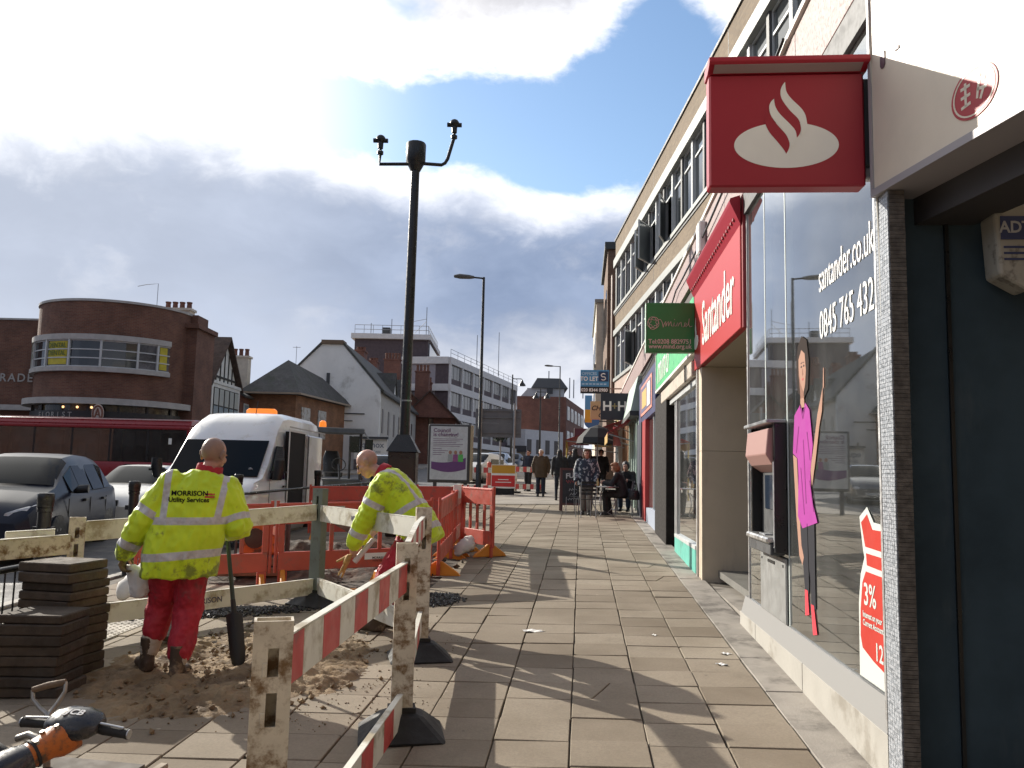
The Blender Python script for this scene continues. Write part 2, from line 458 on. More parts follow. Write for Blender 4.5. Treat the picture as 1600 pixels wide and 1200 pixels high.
def slab_material(name, per_object):
    m = bpy.data.materials.new(name); m.use_nodes = True
    q = NT(m.node_tree); b = q.n['Principled BSDF']
    if per_object:
        r = q.node('ShaderNodeObjectInfo').outputs['Random']
    else:
        a = q.node('ShaderNodeAttribute'); a.attribute_name = 'tint'; r = a.outputs['Fac']
    geo = q.node('ShaderNodeNewGeometry'); vec = geo.outputs['Position']
    c = q.ramp(r, [(0.0, (0.215, 0.187, 0.151)), (0.3, (0.256, 0.226, 0.187)), (0.7, (0.290, 0.260, 0.218)), (1.0, (0.325, 0.296, 0.252))])
    big = q.noise(vec, 0.7, 6, 0.62)
    c = q.mix(q.remap(big, 0.35, 0.7), c, q.mix(1.0, c, (0.70, 0.68, 0.65), 'MULTIPLY'))
    fine = q.noise(vec, 55, 4, 0.7)
    c = q.mix(q.math('MULTIPLY', q.remap(fine, 0.35, 0.68), 0.30), c, (0.13, 0.115, 0.10))
    # smears of sand and wear
    sm = q.noise(vec, 2.2, 7, 0.7)
    c = q.mix(q.math('MULTIPLY', q.remap(sm, 0.55, 0.72), 0.38), c, (0.145, 0.125, 0.104))
    # trodden chewing gum
    vo = q.node('ShaderNodeTexVoronoi'); q.l.new(vec, vo.inputs['Vector']); vo.inputs['Scale'].default_value = 2.6
    gum = q.math('MULTIPLY', q.remap(q.math('ADD', vo.outputs['Distance'], q.math('MULTIPLY', fine, 0.03)), 0.045, 0.065, 1, 0), q.remap(q.noise(vec, 1.3, 2), 0.44, 0.50))
    c = q.mix(q.math('MULTIPLY', gum, 0.55), c, (0.40, 0.375, 0.34))
    vo2 = q.node('ShaderNodeTexVoronoi'); q.l.new(q.vmath('ADD', vec, (7.3, 2.1, 0)), vo2.inputs['Vector']); vo2.inputs['Scale'].default_value = 3.3
    gum2 = q.math('MULTIPLY', q.remap(vo2.outputs['Distance'], 0.04, 0.06, 1, 0), q.remap(q.noise(vec, 1.9, 2), 0.5, 0.54))
    c = q.mix(q.math('MULTIPLY', gum2, 0.6), c, (0.09, 0.082, 0.074))
    c = q.mix(1.0, c, (1.0, 0.95, 0.87), 'MULTIPLY'); q.l.new(c, b.inputs['Base Color']); b.inputs['Roughness'].default_value = 0.88; b.inputs['Specular IOR Level'].default_value = 0.2
    bn = q.node('ShaderNodeBump'); bn.inputs['Strength'].default_value = 0.35; bn.inputs['Distance'].default_value = 0.006
    q.l.new(q.noise(vec, 90, 5, 0.65), bn.inputs['Height']); q.l.new(bn.outputs[0], b.inputs['Normal'])
    return m
SLAB1, SLAB2 = slab_material('slab_concrete', True), slab_material('slab_concrete_far', False)
SW, SD, JX, JY = 0.44, 0.40, -0.042, 7.74
TILT = Matrix.Rotation(math.atan(GR), 3, 'X') @ Matrix.Rotation(-math.atan(CF), 3, 'Y')
def open_ground(x, y):
    """where the slabs are lifted"""
    if -5.4 < x < -1.75 and 10.3 < y < 14.7: return True
    e = ((x+2.62)/0.88)**2+((y-6.45)/1.12)**2
    return e < 1.0
cells = []
for ci in range(-14, 3):
    x0 = JX+SW*ci
    if x0 < KERB+0.18: continue
    off = RNG.uniform(-0.035, 0.035)
    for ri in range(-34, 46):
        y0 = JY+SD*ri+off
        cx, cy = x0+SW/2, y0+SD/2
        if cy < -6 or cy > 25.6 or open_ground(cx, cy): continue
        cells.append((cx, cy))
def px_size(c):
    dv = V((c[0], c[1], gz(*c)-CAM_H)); z = dv.dot(fw)
    if z < 0.3: return 0
    u, vv = dv.dot(rt2)/z, dv.dot(up2)/z
    if abs(u) > 0.66 or abs(vv) > 0.50: return 0
    return 1.0/z**3
cells.sort(key=px_size, reverse=True)
def slab_mb(w_, d_, h_=0.05, ch=0.004):
    b = MB(); a, e = w_/2, d_/2
    vs = [(-a,-e,-h_),(a,-e,-h_),(a,e,-h_),(-a,e,-h_),(-a,-e,-ch),(a,-e,-ch),(a,e,-ch),(-a,e,-ch),(-a+ch,-e+ch,0),(a-ch,-e+ch,0),(a-ch,e-ch,0),(-a+ch,e-ch,0)]
    fs = [(8,9,10,11)]
    for i in range(4):
        j = (i+1) % 4; fs += [(i, j, 4+j, 4+i), (4+i, 4+j, 8+j, 8+i)]
    b.add(vs, fs); return b
def slab_outline(w_, d_, chips):
    """plan of a slab with corners knocked off"""
    a, e = w_/2, d_/2; P = []
    for i, (x, y) in enumerate(((-a, -e), (a, -e), (a, e), (-a, e))):
        c = chips.get(i)
        if c:
            dx, dy = (1, 0) if i in (0,) else (0, 1) if i == 1 else (-1, 0) if i == 2 else (0, -1)
            px, py = (0, 1) if i == 0 else (-1, 0) if i == 1 else (0, -1) if i == 2 else (1, 0)
            P += [(x+px*c, y+py*c), (x+dx*c*0.7+px*c*0.35, y+dy*c*0.7+py*c*0.35), (x+dx*c*1.3, y+dy*c*1.3)]
        else: P.append((x, y))
    return P
def plan_mb(P, b=None, h_=0.05, ch=0.004):
    b = b or MB(); n = len(P); cx = sum(q[0] for q in P)/n; cy = sum(q[1] for q in P)/n
    def sh(q, k_): v = V((q[0]-cx, q[1]-cy)); L = v.length; return (cx+v.x*(1-k_/L), cy+v.y*(1-k_/L))
    vs = [(x, y, -h_) for x, y in P]+[(x, y, -ch) for x, y in P]+[(*sh(q, ch*1.4), 0) for q in P]
    b.add(vs, [tuple(range(2*n, 3*n))]+[(r*n+i, r*n+(i+1) % n, (r+1)*n+(i+1) % n, (r+1)*n+i) for r in (0, 1) for i in range(n)]); return b
slab_meshes = []
for i in range(16):
    w_, d_ = SW-0.006-RNG.random()*0.006, SD-0.006-RNG.random()*0.006
    if i < 9: b = plan_mb(slab_outline(w_, d_, {}))
    elif i < 14: b = plan_mb(slab_outline(w_, d_, {RNG.randrange(4): RNG.uniform(0.015, 0.045), RNG.randrange(4): RNG.uniform(0.010, 0.03)}))
    else:   # cracked right across
        t0, t1, k_ = RNG.uniform(-.1, .1), RNG.uniform(-.1, .1), RNG.uniform(-.05, .05); a_, e_ = w_/2, d_/2
        b = plan_mb([(-a_, -e_), (t0-.003, -e_), (k_-.003, 0), (t1-.003, e_), (-a_, e_)]); b.M = Matrix.Translation((0, 0, -0.003)); plan_mb([(a_, e_), (t1+.003, e_), (k_+.003, 0), (t0+.003, -e_), (a_, -e_)], b)
    o = b.build('slab', SLAB1, pave); slab_meshes.append(o.data); bpy.data.objects.remove(o)
far = MB(); tints = []
for n_, (cx, cy) in enumerate(cells):
    R_ = Matrix.Rotation(rad(RNG.gauss(0, 0.36)), 3, 'X') @ Matrix.Rotation(rad(RNG.gauss(0, 0.36)), 3, 'Y') @ Matrix.Rotation(rad(RNG.gauss(0, 0.25)), 3, 'Z')
    M = Matrix.Translation((cx+RNG.gauss(0, 0.0015), cy+RNG.gauss(0, 0.0015), gz(cx, cy)+RNG.gauss(0, 0.0022))) @ (TILT @ R_).to_4x4()
    if n_ < 300 and px_size((cx, cy)) > 0:
        o = bpy.data.objects.new('slab', slab_meshes[RNG.choice((0, 1, 2, 3, 4, 5, 6, 7, 8, 0, 2, 4, 6, 8, 1, 3, 5, 7, 9, 10, 11, 12, 13)) if RNG.random() > 0.012 else RNG.choice((14, 15))]); COL.objects.link(o); o.parent = pave; o.matrix_local = M
    else:
        far.M = M; nf = len(far.f)
        t = slab_mb(SW-0.008, SD-0.008); far.add(t.v, t.f); tints += [RNG.random()]*(len(far.f)-nf)
far.M = Matrix.Identity(4)
fo = far.build('slab_field', SLAB2, pave); fo['kind'] = 'stuff'
at = fo.data.attributes.new('tint', 'FLOAT', 'FACE'); at.data.foreach_set('value', tints)
# pavement beyond the slabs one can tell apart
sheet('pavement_far', [(KERB, 26, gz(KERB, 26)), (5, 26, gz(5, 26)), (5, 150, gz(5, 150)), (KERB+0.3, 150, gz(KERB+0.3, 150))], mat('paving_far', (0.26, 0.232, 0.196), 0.85, var=0.16, vscale=1.5, dirt=(0.14, 0.12, 0.10), dirt_amt=0.3, dirt_scale=1.0))
# cement margin against the shopfronts, laid in long uneven pieces
strip = tag(MB().bx(0, 0.001, 0, 0.001, -0.03, -0.029).build('pavement_edge', CONC), kind='structure')
y = -1.0
while y < 26:
    L = RNG.uniform(0.5, 1.1)
    b = MB(); xa, xb = JX+SW*3+0.006, 1.60
    b.M = Matrix.Translation((0, 0, RNG.uniform(-0.003, 0.004)))
    vs = []
    for zz, ins in ((-0.04, 0), (-0.004, 0), (0, 0.004)):
        for (xx, yy) in ((xa+ins, y+ins+0.004), (xb-ins, y+ins+0.004+RNG.uniform(-.01, .01)), (xb-ins, y+L-ins), (xa+ins, y+L-ins)):
            vs.append((xx, yy, gz(xx, yy)+zz))
    b.add(vs, [(8,9,10,11)]+[(4*r+i, 4*r+(i+1) % 4, 4*r+4+(i+1) % 4, 4*r+4+i) for r in (0, 1) for i in range(4)])
    b.build('edge_slab', CONC, strip)
    y += L
# kerb
KST = mat('kerb_stone', (0.30, 0.28, 0.25), 0.8, rand=0.15, bump=0.3, bscale=50, dirt=(0.12, 0.11, 0.10), dirt_amt=0.35)
kerb = tag(MB().bx(KERB-0.14, KERB-0.139, 0, 0.01, rz_-0.05, rz_-0.04).build('kerb', KST), kind='structure')
kb = MB().bx(-0.075, 0.075, 0.004, 0.896, -0.25, 0).build('kerb_stone', KST, kerb, bevel=0.012)
kme = kb.data; bpy.data.objects.remove(kb)
for i in range(34):
    o = bpy.data.objects.new('kerb_stone', kme); COL.objects.link(o); o.parent = kerb
    yy = 1.0+0.9*i
    o.location = (KERB-0.06, yy, gz(KERB, yy)+RNG.gauss(0, 0.003)); o.rotation_euler = (math.atan(GR), 0, RNG.gauss(0, 0.004))
# blister paving beside the dropped kerb
TACT = mat('tactile_concrete', (0.36, 0.33, 0.28), 0.85, rand=0.12, bump=0.3, bscale=70, dirt=(0.16, 0.14, 0.12), dirt_amt=0.35)
b = slab_mb(0.392, 0.392, 0.04)
for i in range(6):
    for j in range(6):
        b.lathe((-0.165+0.066*i, -0.165+0.066*j, 0), [(0.014, -0.002), (0.012, 0.004), (0.007, 0.006)], 6)
to = b.build('blister_slab', TACT, pave, smooth=40); tme = to.data; bpy.data.objects.remove(to)
for i in range(4):
    for j in range(4):
        xx, yy = -5.5+0.4*i, 7.15+0.4*j
        o = bpy.data.objects.new('blister_slab', tme); COL.objects.link(o); o.parent = pave
        o.matrix_local = Matrix.Translation((xx, yy, gz(xx, yy)+0.012)) @ TILT.to_4x4()

# ------------------------------------------------------------------ loose ground: sand, soil, tarmac crumbs
def terrain(name, cx, cy, rx, ry, step, hf, m, label=None):
    b = MB(); nx, ny = int(2*rx/step), int(2*ry/step); idx = {}
    for i in range(nx+1):
        for j in range(ny+1):
            x, y = cx-rx+i*step, cy-ry+j*step
            e = math.sqrt(((x-cx)/rx)**2+((y-cy)/ry)**2)+0.16*mnoise.noise((x*2.3, y*2.3, 4.0))
            if e > 1.0: continue
            idx[i, j] = len(b.v); b.v.append(V((x, y, gz(x, y)+hf(x, y, e))))
    for (i, j) in list(idx):
        if (i+1, j) in idx and (i, j+1) in idx and (i+1, j+1) in idx:
            b.f.append((idx[i, j], idx[i+1, j], idx[i+1, j+1], idx[i, j+1])); b.mi.append(0)
    o = b.build(name, m, smooth=180); return tag(o, kind='stuff')
def fbm(x, y, z=0.0, o=5): return mnoise.fractal((x, y, z), 0.9, 2.1, o)
SAND = mat('building_sand', (0.235, 0.165, 0.092), 0.95, var=0.28, vscale=7, bump=0.9, bscale=55, dirt=(0.10, 0.065, 0.035), dirt_amt=0.55, dirt_scale=3.5)
SOIL = mat('dug_soil', (0.055, 0.038, 0.025), 0.95, var=0.4, vscale=5, bump=1.0, bscale=30, dirt=(0.12, 0.085, 0.055), dirt_amt=0.35, dirt_scale=4)
def sand_h(x, y, e):
    h = 0.035*(1-e**3)+0.060*max(0, fbm(x*2.6, y*2.6, 2.0))*(1-e**4)
    for fx, fy in ((-2.7, 5.75), (-2.35, 5.95), (-2.95, 6.5), (-2.2, 6.5), (-2.6, 6.9), (-3.1, 5.9)): h -= 0.045*math.exp(-(((x-fx)/0.075)**2+((y-fy)/0.14)**2))
    h += 0.036*abs(mnoise.noise((x*7, y*7, 1.0)))+0.022*abs(mnoise.noise((x*17, y*17, 6.0)))+0.012*mnoise.noise((x*33, y*33, 3.0))+0.007*mnoise.noise((x*61, y*61, 3.0))
    h += 0.05*max(0, 1-((x+2.1)**2+(y-6.15)**2)/0.25)
    return h*min(1, (1.03-e)*6)-0.012
terrain('sand', -2.62, 6.42, 1.10, 1.36, 0.02, sand_h, SAND)
def soil_h(x, y, e):
    t = -0.22*max(0, 1-abs((y-12.6)/0.55)**4)
    pile = 0.32*math.exp(-((x+3.9)**2/0.7+(y-12.0)**2/0.5))+0.22*math.exp(-((x+2.7)**2/0.4+(y-11.6)**2/0.4))
    return (0.03+0.09*max(0, fbm(x*2, y*2, 8.0))+0.05*abs(mnoise.noise((x*8, y*8, 2)))+0.02*mnoise.noise((x*22, y*22, 5))+t*0.4+pile)*min(1, (1.02-e)*5)-0.02
terrain('soil', -3.6, 12.5, 1.95, 2.25, 0.045, soil_h, SOIL)
sheet('trench_bed', [(-5.6, 10.2, gz(-5.6, 10.2)-0.015), (-1.7, 10.2, gz(-1.7, 10.2)-0.015), (-1.7, 14.8, gz(-1.7, 14.8)-0.015), (-5.6, 14.8, gz(-5.6, 14.8)-0.015)], SOIL)
TARC = mat('tarmac_crumbs', (0.028, 0.028, 0.03), 0.55, rand=0.3, bump=0.5)
def crumbs(name, cx, cy, rx, ry, n, r0, r1, m, ang=0.0, hgt=0.05):
    b = MB(); ca, sa = math.cos(ang), math.sin(ang)
    for _ in range(n):
        a, q = RNG.uniform(0, 2*math.pi), math.sqrt(RNG.random())*RNG.choice([1, 1, 1, 1.25])
        u, v_ = rx*q*math.cos(a), ry*q*math.sin(a)
        x, y = cx+u*ca-v_*sa, cy+u*sa+v_*ca
        r = RNG.uniform(r0, r1); z = gz(x, y)+hgt*max(0, 1-q)+r*0.4
        R_ = Matrix.Rotation(RNG.random()*6, 4, 'Z') @ Matrix.Rotation(RNG.random()*6, 4, 'X')
        b.M = Matrix.Translation((x, y, z)) @ R_ @ Matrix.Diagonal((r, r*RNG.uniform(.6, 1), r*RNG.uniform(.5, .9), 1))
        b.add([(1,0,0),(-1,0,0),(0,1,0),(0,-1,0),(0,0,1),(0,0,-1)], [(0,2,4),(2,1,4),(1,3,4),(3,0,4),(2,0,5),(1,2,5),(3,1,5),(0,3,5)])
    return tag(b.build(name, m), kind='stuff')
crumbs('tarmac_crumbs', -3.75, 8.35, 0.95, 0.22, 1500, 0.010, 0.030, TARC, ang=0.35, hgt=0.05)
crumbs('tarmac_crumbs', -1.62, 9.3, 0.30, 0.36, 700, 0.010, 0.028, TARC, hgt=0.06)
crumbs('scattered_grit', -2.1, 6.9, 1.1, 1.6, 500, 0.003, 0.010, SAND, hgt=0.0)
crumbs('scattered_sand', -1.9, 5.5, 0.9, 0.6, 260, 0.003, 0.009, SAND, hgt=0.0)
crumbs('sand_clods', -2.55, 6.35, 1.0, 1.25, 420, 0.008, 0.034, SAND, hgt=0.075)
crumbs('rubble', -2.9, 7.4, 0.9, 0.5, 60, 0.015, 0.05, mat('broken_slab', (0.20, 0.175, 0.145), 0.9, var=0.3, vscale=20), hgt=0.02)
crumbs('soil_clods', -3.4, 11.9, 1.5, 1.1, 260, 0.02, 0.07, SOIL, hgt=0.22)
# ------------------------------------------------------------------ the parade of shops with offices over it (sunlit side)
SX = 1.55
BUFF = brick_mat('buff_brick', (0.150, 0.102, 0.056), (0.200, 0.145, 0.084), (0.16, 0.13, 0.10), big=0.15)
PINK = mat('pink_granite', (0.285, 0.20, 0.19), 0.55, rand=0.05, fleck=(0.18, 0.112, 0.105), fleck_scale=38, fleck_thr=0.54, var=0.08, vscale=8)
PINKW = mat('pink_render', (0.38, 0.29, 0.245), 0.85, var=0.12, vscale=2, dirt=(0.36, 0.27, 0.22), dirt_amt=0.3, dirt_scale=1.2)
TRIM = mat('pale_trim', (0.27, 0.285, 0.27), 0.55, var=0.08, dirt=(0.27, 0.28, 0.27), dirt_amt=0.35, dirt_scale=3)
FRAMEW = mat('window_frame_white', (0.48, 0.50, 0.50), 0.4, var=0.05)
RED = mat('bank_red', (0.33, 0.016, 0.032), 0.4, spec=0.35)
REDL = mat('bank_red_fascia', (0.42, 0.014, 0.017), 0.4, spec=0.4)
SIGNW = mat('sign_white', (0.80, 0.79, 0.74), 0.4, var=0.03)
BEIGE = mat('beige_cladding', (0.56, 0.475, 0.36), 0.6, var=0.08, vscale=1.2, dirt=(0.36, 0.30, 0.23), dirt_amt=0.35, dirt_scale=1.4, streak=True)
ALU = mat('aluminium', (0.50, 0.50, 0.50), 0.42, metal=0.75, var=0.1, vscale=6)
PLINTH = mat('pale_plinth', (0.36, 0.345, 0.31), 0.65, var=0.05, vscale=3, dirt=(0.25, 0.23, 0.195), dirt_amt=0.3, dirt_scale=1.8, bump=0.1)

# --- office building
OB_O = (1.46, 38.0); OB_R = math.atan2(-0.99446, 0.10509)
office = thing('office_building', 'three storey buff brick office building with white framed ribbon windows above the shops', 'building', (OB_O[0], OB_O[1], 0), OB_R)
LB = 31.0
def ob(name, m, x0, x1, y0, y1, z0, z1, parent=None, bevel=0):
    return MB().bx(x0, x1, y0, y1, z0, z1).build(name, m, parent or office, bevel)
ob('parapet', BUFF, 0, LB, 0, 0.3, 11.66, 12.55)
ob('coping', DGREY, -0.05, LB, -0.05, 0.4, 12.552, 12.64)
ob('head_trim', TRIM, -0.02, LB, -0.10, 0.25, 11.28, 11.658)
ob('brick_band', BUFF, 0, LB, 0, 0.3, 8.34, 9.12)
ob('sill_trim', TRIM, -0.02, LB, -0.07, 0.25, 9.122, 9.25)
ob('drip_edge', DGREY, 0, LB, -0.03, 0.02, 9.04, 9.118)
ob('head_trim', TRIM, -0.02, LB, -0.08, 0.25, 8.08, 8.338)
ob('sill_trim', TRIM, -0.02, LB, -0.07, 0.25, 5.98, 6.12)
ob('lower_wall', PINKW, 0, LB, 0, 0.3, 0.4, 5.978)
ob('end_wall', BUFF, 0, 0.25, 0.31, 10, 0.4, 12.5)
ob('core', DARKROOM, 0.26, LB, 1.4, 10, 0.4, 12.4)
ob('roof', mat('felt_roof', (0.06, 0.06, 0.06), 0.9), 0, LB, 0.31, 10, 12.41, 12.5)
ob('floor_slab', DARKROOM, 0.26, LB, 0.26, 1.39, 9.13, 9.24)
for xj in (9.2, 18.6): ob('movement_joint', DGREY, xj, xj+0.03, -0.004, 0.01, 11.67, 12.54)
for xj in (9.2, 18.6): ob('movement_joint', DGREY, xj, xj+0.03, -0.004, 0.01, 8.35, 9.03)
BLIND = mat('blind_cloth', (0.55, 0.54, 0.50), 0.8, rand=0.25)
def window(x0, x1, z0, z1, opened=0.0, blind=0.0):
    b = MB(); t = 0.05; y0, y1 = 0.06, 0.13
    b.bx(x0, x0+t, y0, y1, z0, z1); b.bx(x1-t, x1, y0, y1, z0, z1)
    b.bx(x0+t, x1-t, y0, y1, z1-t, z1); b.bx(x0+t, x1-t, y0, y1, z0, z0+t)
    zt = z1-(z1-z0)*0.27
    b.bx(x0+t, x1-t, y0, y1, zt-0.03, zt+0.03)
    f = b.build('window', FRAMEW, office)
    MB().bx(x0+t, x1-t, 0.095, 0.105, zt+0.03, z1-t).build('pane', WINGLASS, f)
    if opened:
        c = MB(); c.M = Matrix.Translation((x0+t, 0.055, 0)) @ Matrix.Rotation(-opened, 4, 'Z')
        L = x1-x0-2*t
        for (a, e, g, h) in ((0, .045, z0+t, zt-.03), (L-.045, L, z0+t, zt-.03), (.045, L-.045, z0+t, z0+t+.045), (.045, L-.045, zt-.075, zt-.03)):
            c.bx(a, e, -0.03, 0.02, g, h)
        c.build('open_sash', FRAMEW, f)
        c2 = MB(); c2.M = c.M; c2.bx(.045, L-.045, -.008, 0, z0+t+.045, zt-.075); c2.build('pane', mat('open_pane', (0.26, 0.29, 0.31), 0.15, spec=0.8), f)
    else:
        MB().bx(x0+t, x1-t, 0.095, 0.105, z0+t, zt-0.03).build('pane', WINGLASS, f)
    # pier between lights
    return f
WW = 1.32; PIER = mat('window_pier_dark', (0.075, 0.078, 0.08), 0.6)
for i in range(23):
    x0 = 0.35+i*WW
    window(x0+0.09, x0+WW-0.09, 9.252, 11.278, opened={5: 0.5, 6: 0.6, 8: 0.4}.get(i, 0))
    ob('mullion_post', FRAMEW if i % 2 else PIER, x0-0.085, x0+0.085, 0.0, 0.16, 9.252, 11.278)
for i in range(12):
    x0 = 0.35+i*WW
    window(x0+0.09, x0+WW-0.09, 6.122, 8.078, opened={3: 0.45}.get(i, 0))
    ob('mullion_post', FRAMEW if i % 2 else PIER, x0-0.085, x0+0.085, 0.0, 0.16, 6.122, 8.078)
ob('corner_pier', PIER, 0.005, 0.26, 0.0, 0.2, 9.252, 11.278); ob('corner_pier', PIER, 0.005, 0.26, 0.0, 0.2, 6.122, 8.078)
# rainwater pipes at the far end
for xx in (-0.14, -0.30):
    b = MB().tube([(xx, -0.1, 4.9), (xx, -0.1, 11.0)], 0.055, 8)
    b.build('downpipe', mat('downpipe_paint', (0.26, 0.17, 0.13), 0.5), office)

# --- granite parapet band above the fascias, single-storey roof behind it
par = thing('parapet_wall', 'pink speckled granite parapet band running above the shop fascias', 'wall', (SX, 4.5, 0))
yy = 0.0; n_ = 0
while yy < 33:
    L = min(1.55, 33-yy)
    MB().bx(0, 0.12, yy+0.004, yy+L-0.004, 4.46, 5.0).build('granite_panel', PINK, par, bevel=0.004); yy += L
MB().bx(-0.03, 0.2, 0, 33, 5.002, 5.05).build('coping', mat('pale_coping', (0.68, 0.66, 0.62), 0.6, var=0.06), par)
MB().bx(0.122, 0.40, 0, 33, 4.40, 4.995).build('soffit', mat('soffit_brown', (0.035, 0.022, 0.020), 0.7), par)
MB().bx(0.401, 3.6, 0, 33, 4.72, 4.8).build('flat_roof', mat('felt_roof', (0.06, 0.06, 0.06), 0.9), par)
# cable drooping along the parapet face
cab = MB()
for (ya, za, yb, zb, sag) in ((6.2, 5.02, 13.5, 4.7, 0.12), (13.5, 4.7, 22.5, 4.25, 0.25), (22.5, 4.25, 24.5, 3.6, 0.1)):
    P = [(-0.05, ya+(yb-ya)*t/8-4.5, za+(zb-za)*t/8-sag*4*(t/8)*(1-t/8)) for t in range(9)]
    cab.tube(P, 0.013, 6)
cab.build('cable', BLACK, par)
bell = thing('alarm_box', 'slim white alarm bell box on the pink granite above the red fascia', 'alarm box', (SX-0.1, 10.6, 4.52))
MB().bx(0, 0.1, -0.12, 0.12, 0.0, 0.42).build('casing', WHITE, bell, bevel=0.02)
MB().bx(0.01, 0.09, -0.08, 0.08, -0.1, -0.002).build('strobe', DGREY, bell, bevel=0.01)

# --- bank
bank = thing('bank_shop', 'bank shopfront with tall plate glass windows, pale plinth and bright red fascia', 'shop', (SX, 4.3, 0))
def bk(name, m, x0, x1, y0, y1, z0, z1, bevel=0, parent=None):
    return MB().bx(x0-SX, x1-SX, y0-4.3, y1-4.3, z0, z1).build(name, m, parent or bank, bevel)
for a, e in ((4.43, 6.06), (6.06, 7.62), (7.62, 8.33)):
    bk('plinth_panel', PLINTH, 1.535, 1.75, a+0.004, e-0.004, -0.1, 0.41, 0.006)
b = MB(); b.prism([(-0.02, 0.135, 0.412), (0.02, 0.135, 0.565), (0.19, 0.135, 0.565), (0.19, 0.135, 0.412)], (0, 3.8, 0)); b.build('sill', mat('sill_grey', (0.27, 0.27, 0.265), 0.4, metal=0.15), bank)
GX = 1.585
panes = ((4.47, 6.57), (6.595, 7.31), (7.335, 8.05))
for a, e in panes: bk('window_pane', GLASS, GX, GX+0.012, a, e, 0.567, 4.24)
for ym in (6.5825, 7.3225):
    bk('glazing_joint', mat('silicone', (0.55, 0.60, 0.58), 0.4), GX-0.003, GX+0.015, ym-0.0115, ym+0.0115, 0.567, 4.24)
bk('end_glass', GLASS, GX+0.02, 2.6, 8.052, 8.064, 0.567, 3.1)
bk('end_post', ALU, GX-0.01, GX+0.03, 8.065, 8.10, 0.40, 4.24)
bk('head_frame', DGREY, SX+0.005, 1.70, 4.32, 8.10, 4.242, 4.458)
bk('frame_post', BLACK, 1.53, 1.66, 4.372, 4.43, 0.1, 4.24, 0.004)
bk('frame_edge', ALU, 1.535, 1.65, 4.432, 4.466, 0.42, 4.24)
# interior seen through the glass
FLOORM = mat('bank_floor', (0.16, 0.155, 0.14), 0.5, var=0.1)
bk('floor', FLOORM, 1.76, 6, 4.465, 11, 0.42, 0.5)
bk('ceiling', mat('bank_ceiling', (0.55, 0.55, 0.53), 0.8), 1.72, 6, 4.465, 11, 4.26, 4.35)
bk('back_wall', mat('bank_back_wall', (0.20, 0.16, 0.15), 0.8, var=0.1), 6, 6.1, 4.465, 11.2, 0.4, 4.4)
bk('side_wall', mat('bank_side_wall', (0.20, 0.19, 0.18), 0.8), 1.72, 6, 4.412, 4.46, 0.4, 4.4)
BL = mat('blind_slat', (0.46, 0.47, 0.38), 0.7, rand=0.1)
for i in range(6):
    o = bk('blind_strip', BL, 1.602+0.007*(i % 2), 1.606+0.007*(i % 2), 4.50+0.062*i, 4.555+0.062*i, 0.62, 4.2)
for i in range(8):
    bk('blind_strip', BL, 1.86+0.05*i, 1.94+0.05*i, 7.92+0.006*(i % 2), 7.926+0.006*(i % 2), 0.62, 4.2)
    bk('blind_strip', BL, 1.74+0.012*(i % 2), 1.748+0.012*(i % 2), 7.36+0.066*i, 7.41+0.066*i, 0.62, 4.2)
bk('counter', mat('counter_grey', (0.18, 0.18, 0.17), 0.5), 2.6, 3.3, 5.0, 7.2, 0.5, 1.45, 0.02)
bk('desk', mat('desk_dark', (0.04, 0.04, 0.045), 0.5), 2.4, 3.2, 9.0, 10.4, 0.5, 1.25, 0.02)
bk('partition', mat('bank_red_dull', (0.28, 0.03, 0.03), 0.6), 1.85, 2.4, 6.72, 6.80, 1.2, 2.05, 0.01)
# rounded display screen hanging inside the glass
b = MB(); pts = [(0.22, y-4.3, z) for y, z in ((7.28, 1.9), (7.25, 2.45), (7.0, 2.62), (6.35, 2.72), (6.30, 1.75), (6.9, 1.74), (7.15, 1.78))]
b.prism(pts, (0.05, 0, 0)); b.build('hanging_display', mat('display_pale', (0.46, 0.42, 0.40), 0.4, var=0.1), bank)
# entrance lobby, beige wall at its far side
bk('lobby_wall', BEIGE, 1.56, 3.4, 11.02, 11.30, 0.2, 2.02)
bk('lobby_wall', BEIGE, 1.56, 3.4, 11.02, 11.30, 2.024, 3.12)
bk('lobby_floor', CONC, 1.62, 3.4, 8.1, 11.01, 0.1, 0.335)
bk('lobby_back', mat('lobby_back', (0.10, 0.095, 0.09), 0.6), 3.4, 3.5, 8.1, 11.02, 0.3, 3.1)
bk('lobby_soffit', mat('lobby_soffit', (0.42, 0.36, 0.27), 0.7), 1.60, 3.4, 8.1, 11.3, 3.125, 3.2)
bk('corner_trim', ALU, 1.535, 1.57, 11.305, 11.36, 0.3, 3.12)
# red fascia with hood
bk('fascia', REDL, 1.53, 1.68, 8.16, 11.50, 3.13, 4.30, 0.006)
bk('fascia_end', mat('dark_red_return', (0.22, 0.01, 0.014), 0.45), 1.545, 1.66, 8.10, 8.155, 3.13, 4.44)
b = MB(); b.prism([(-0.02, 3.83, 4.16), (-0.115, 3.83, 4.37), (-0.125, 3.83, 4.40), (-0.115, 3.83, 4.425), (-0.02, 3.83, 4.455)], (0, 3.42, 0))
b.build('hood', RED, bank)
b = MB()
for i in range(26): b.bx(-0.07, -0.055, 3.95+0.128*i, 3.955+0.128*i+0.05, 4.235, 4.26)
tag(b.build('hood_louvres', mat('dark_red_return', (0.22, 0.01, 0.014), 0.45), bank), kind='stuff')
text('lettering', 'Santander', 0.80, SIGNW, bank, (-0.024, 5.30, 3.60), (0, -1, 0), (0, 0, 1), sx=0.70, bold=0.006, ext=0.004)
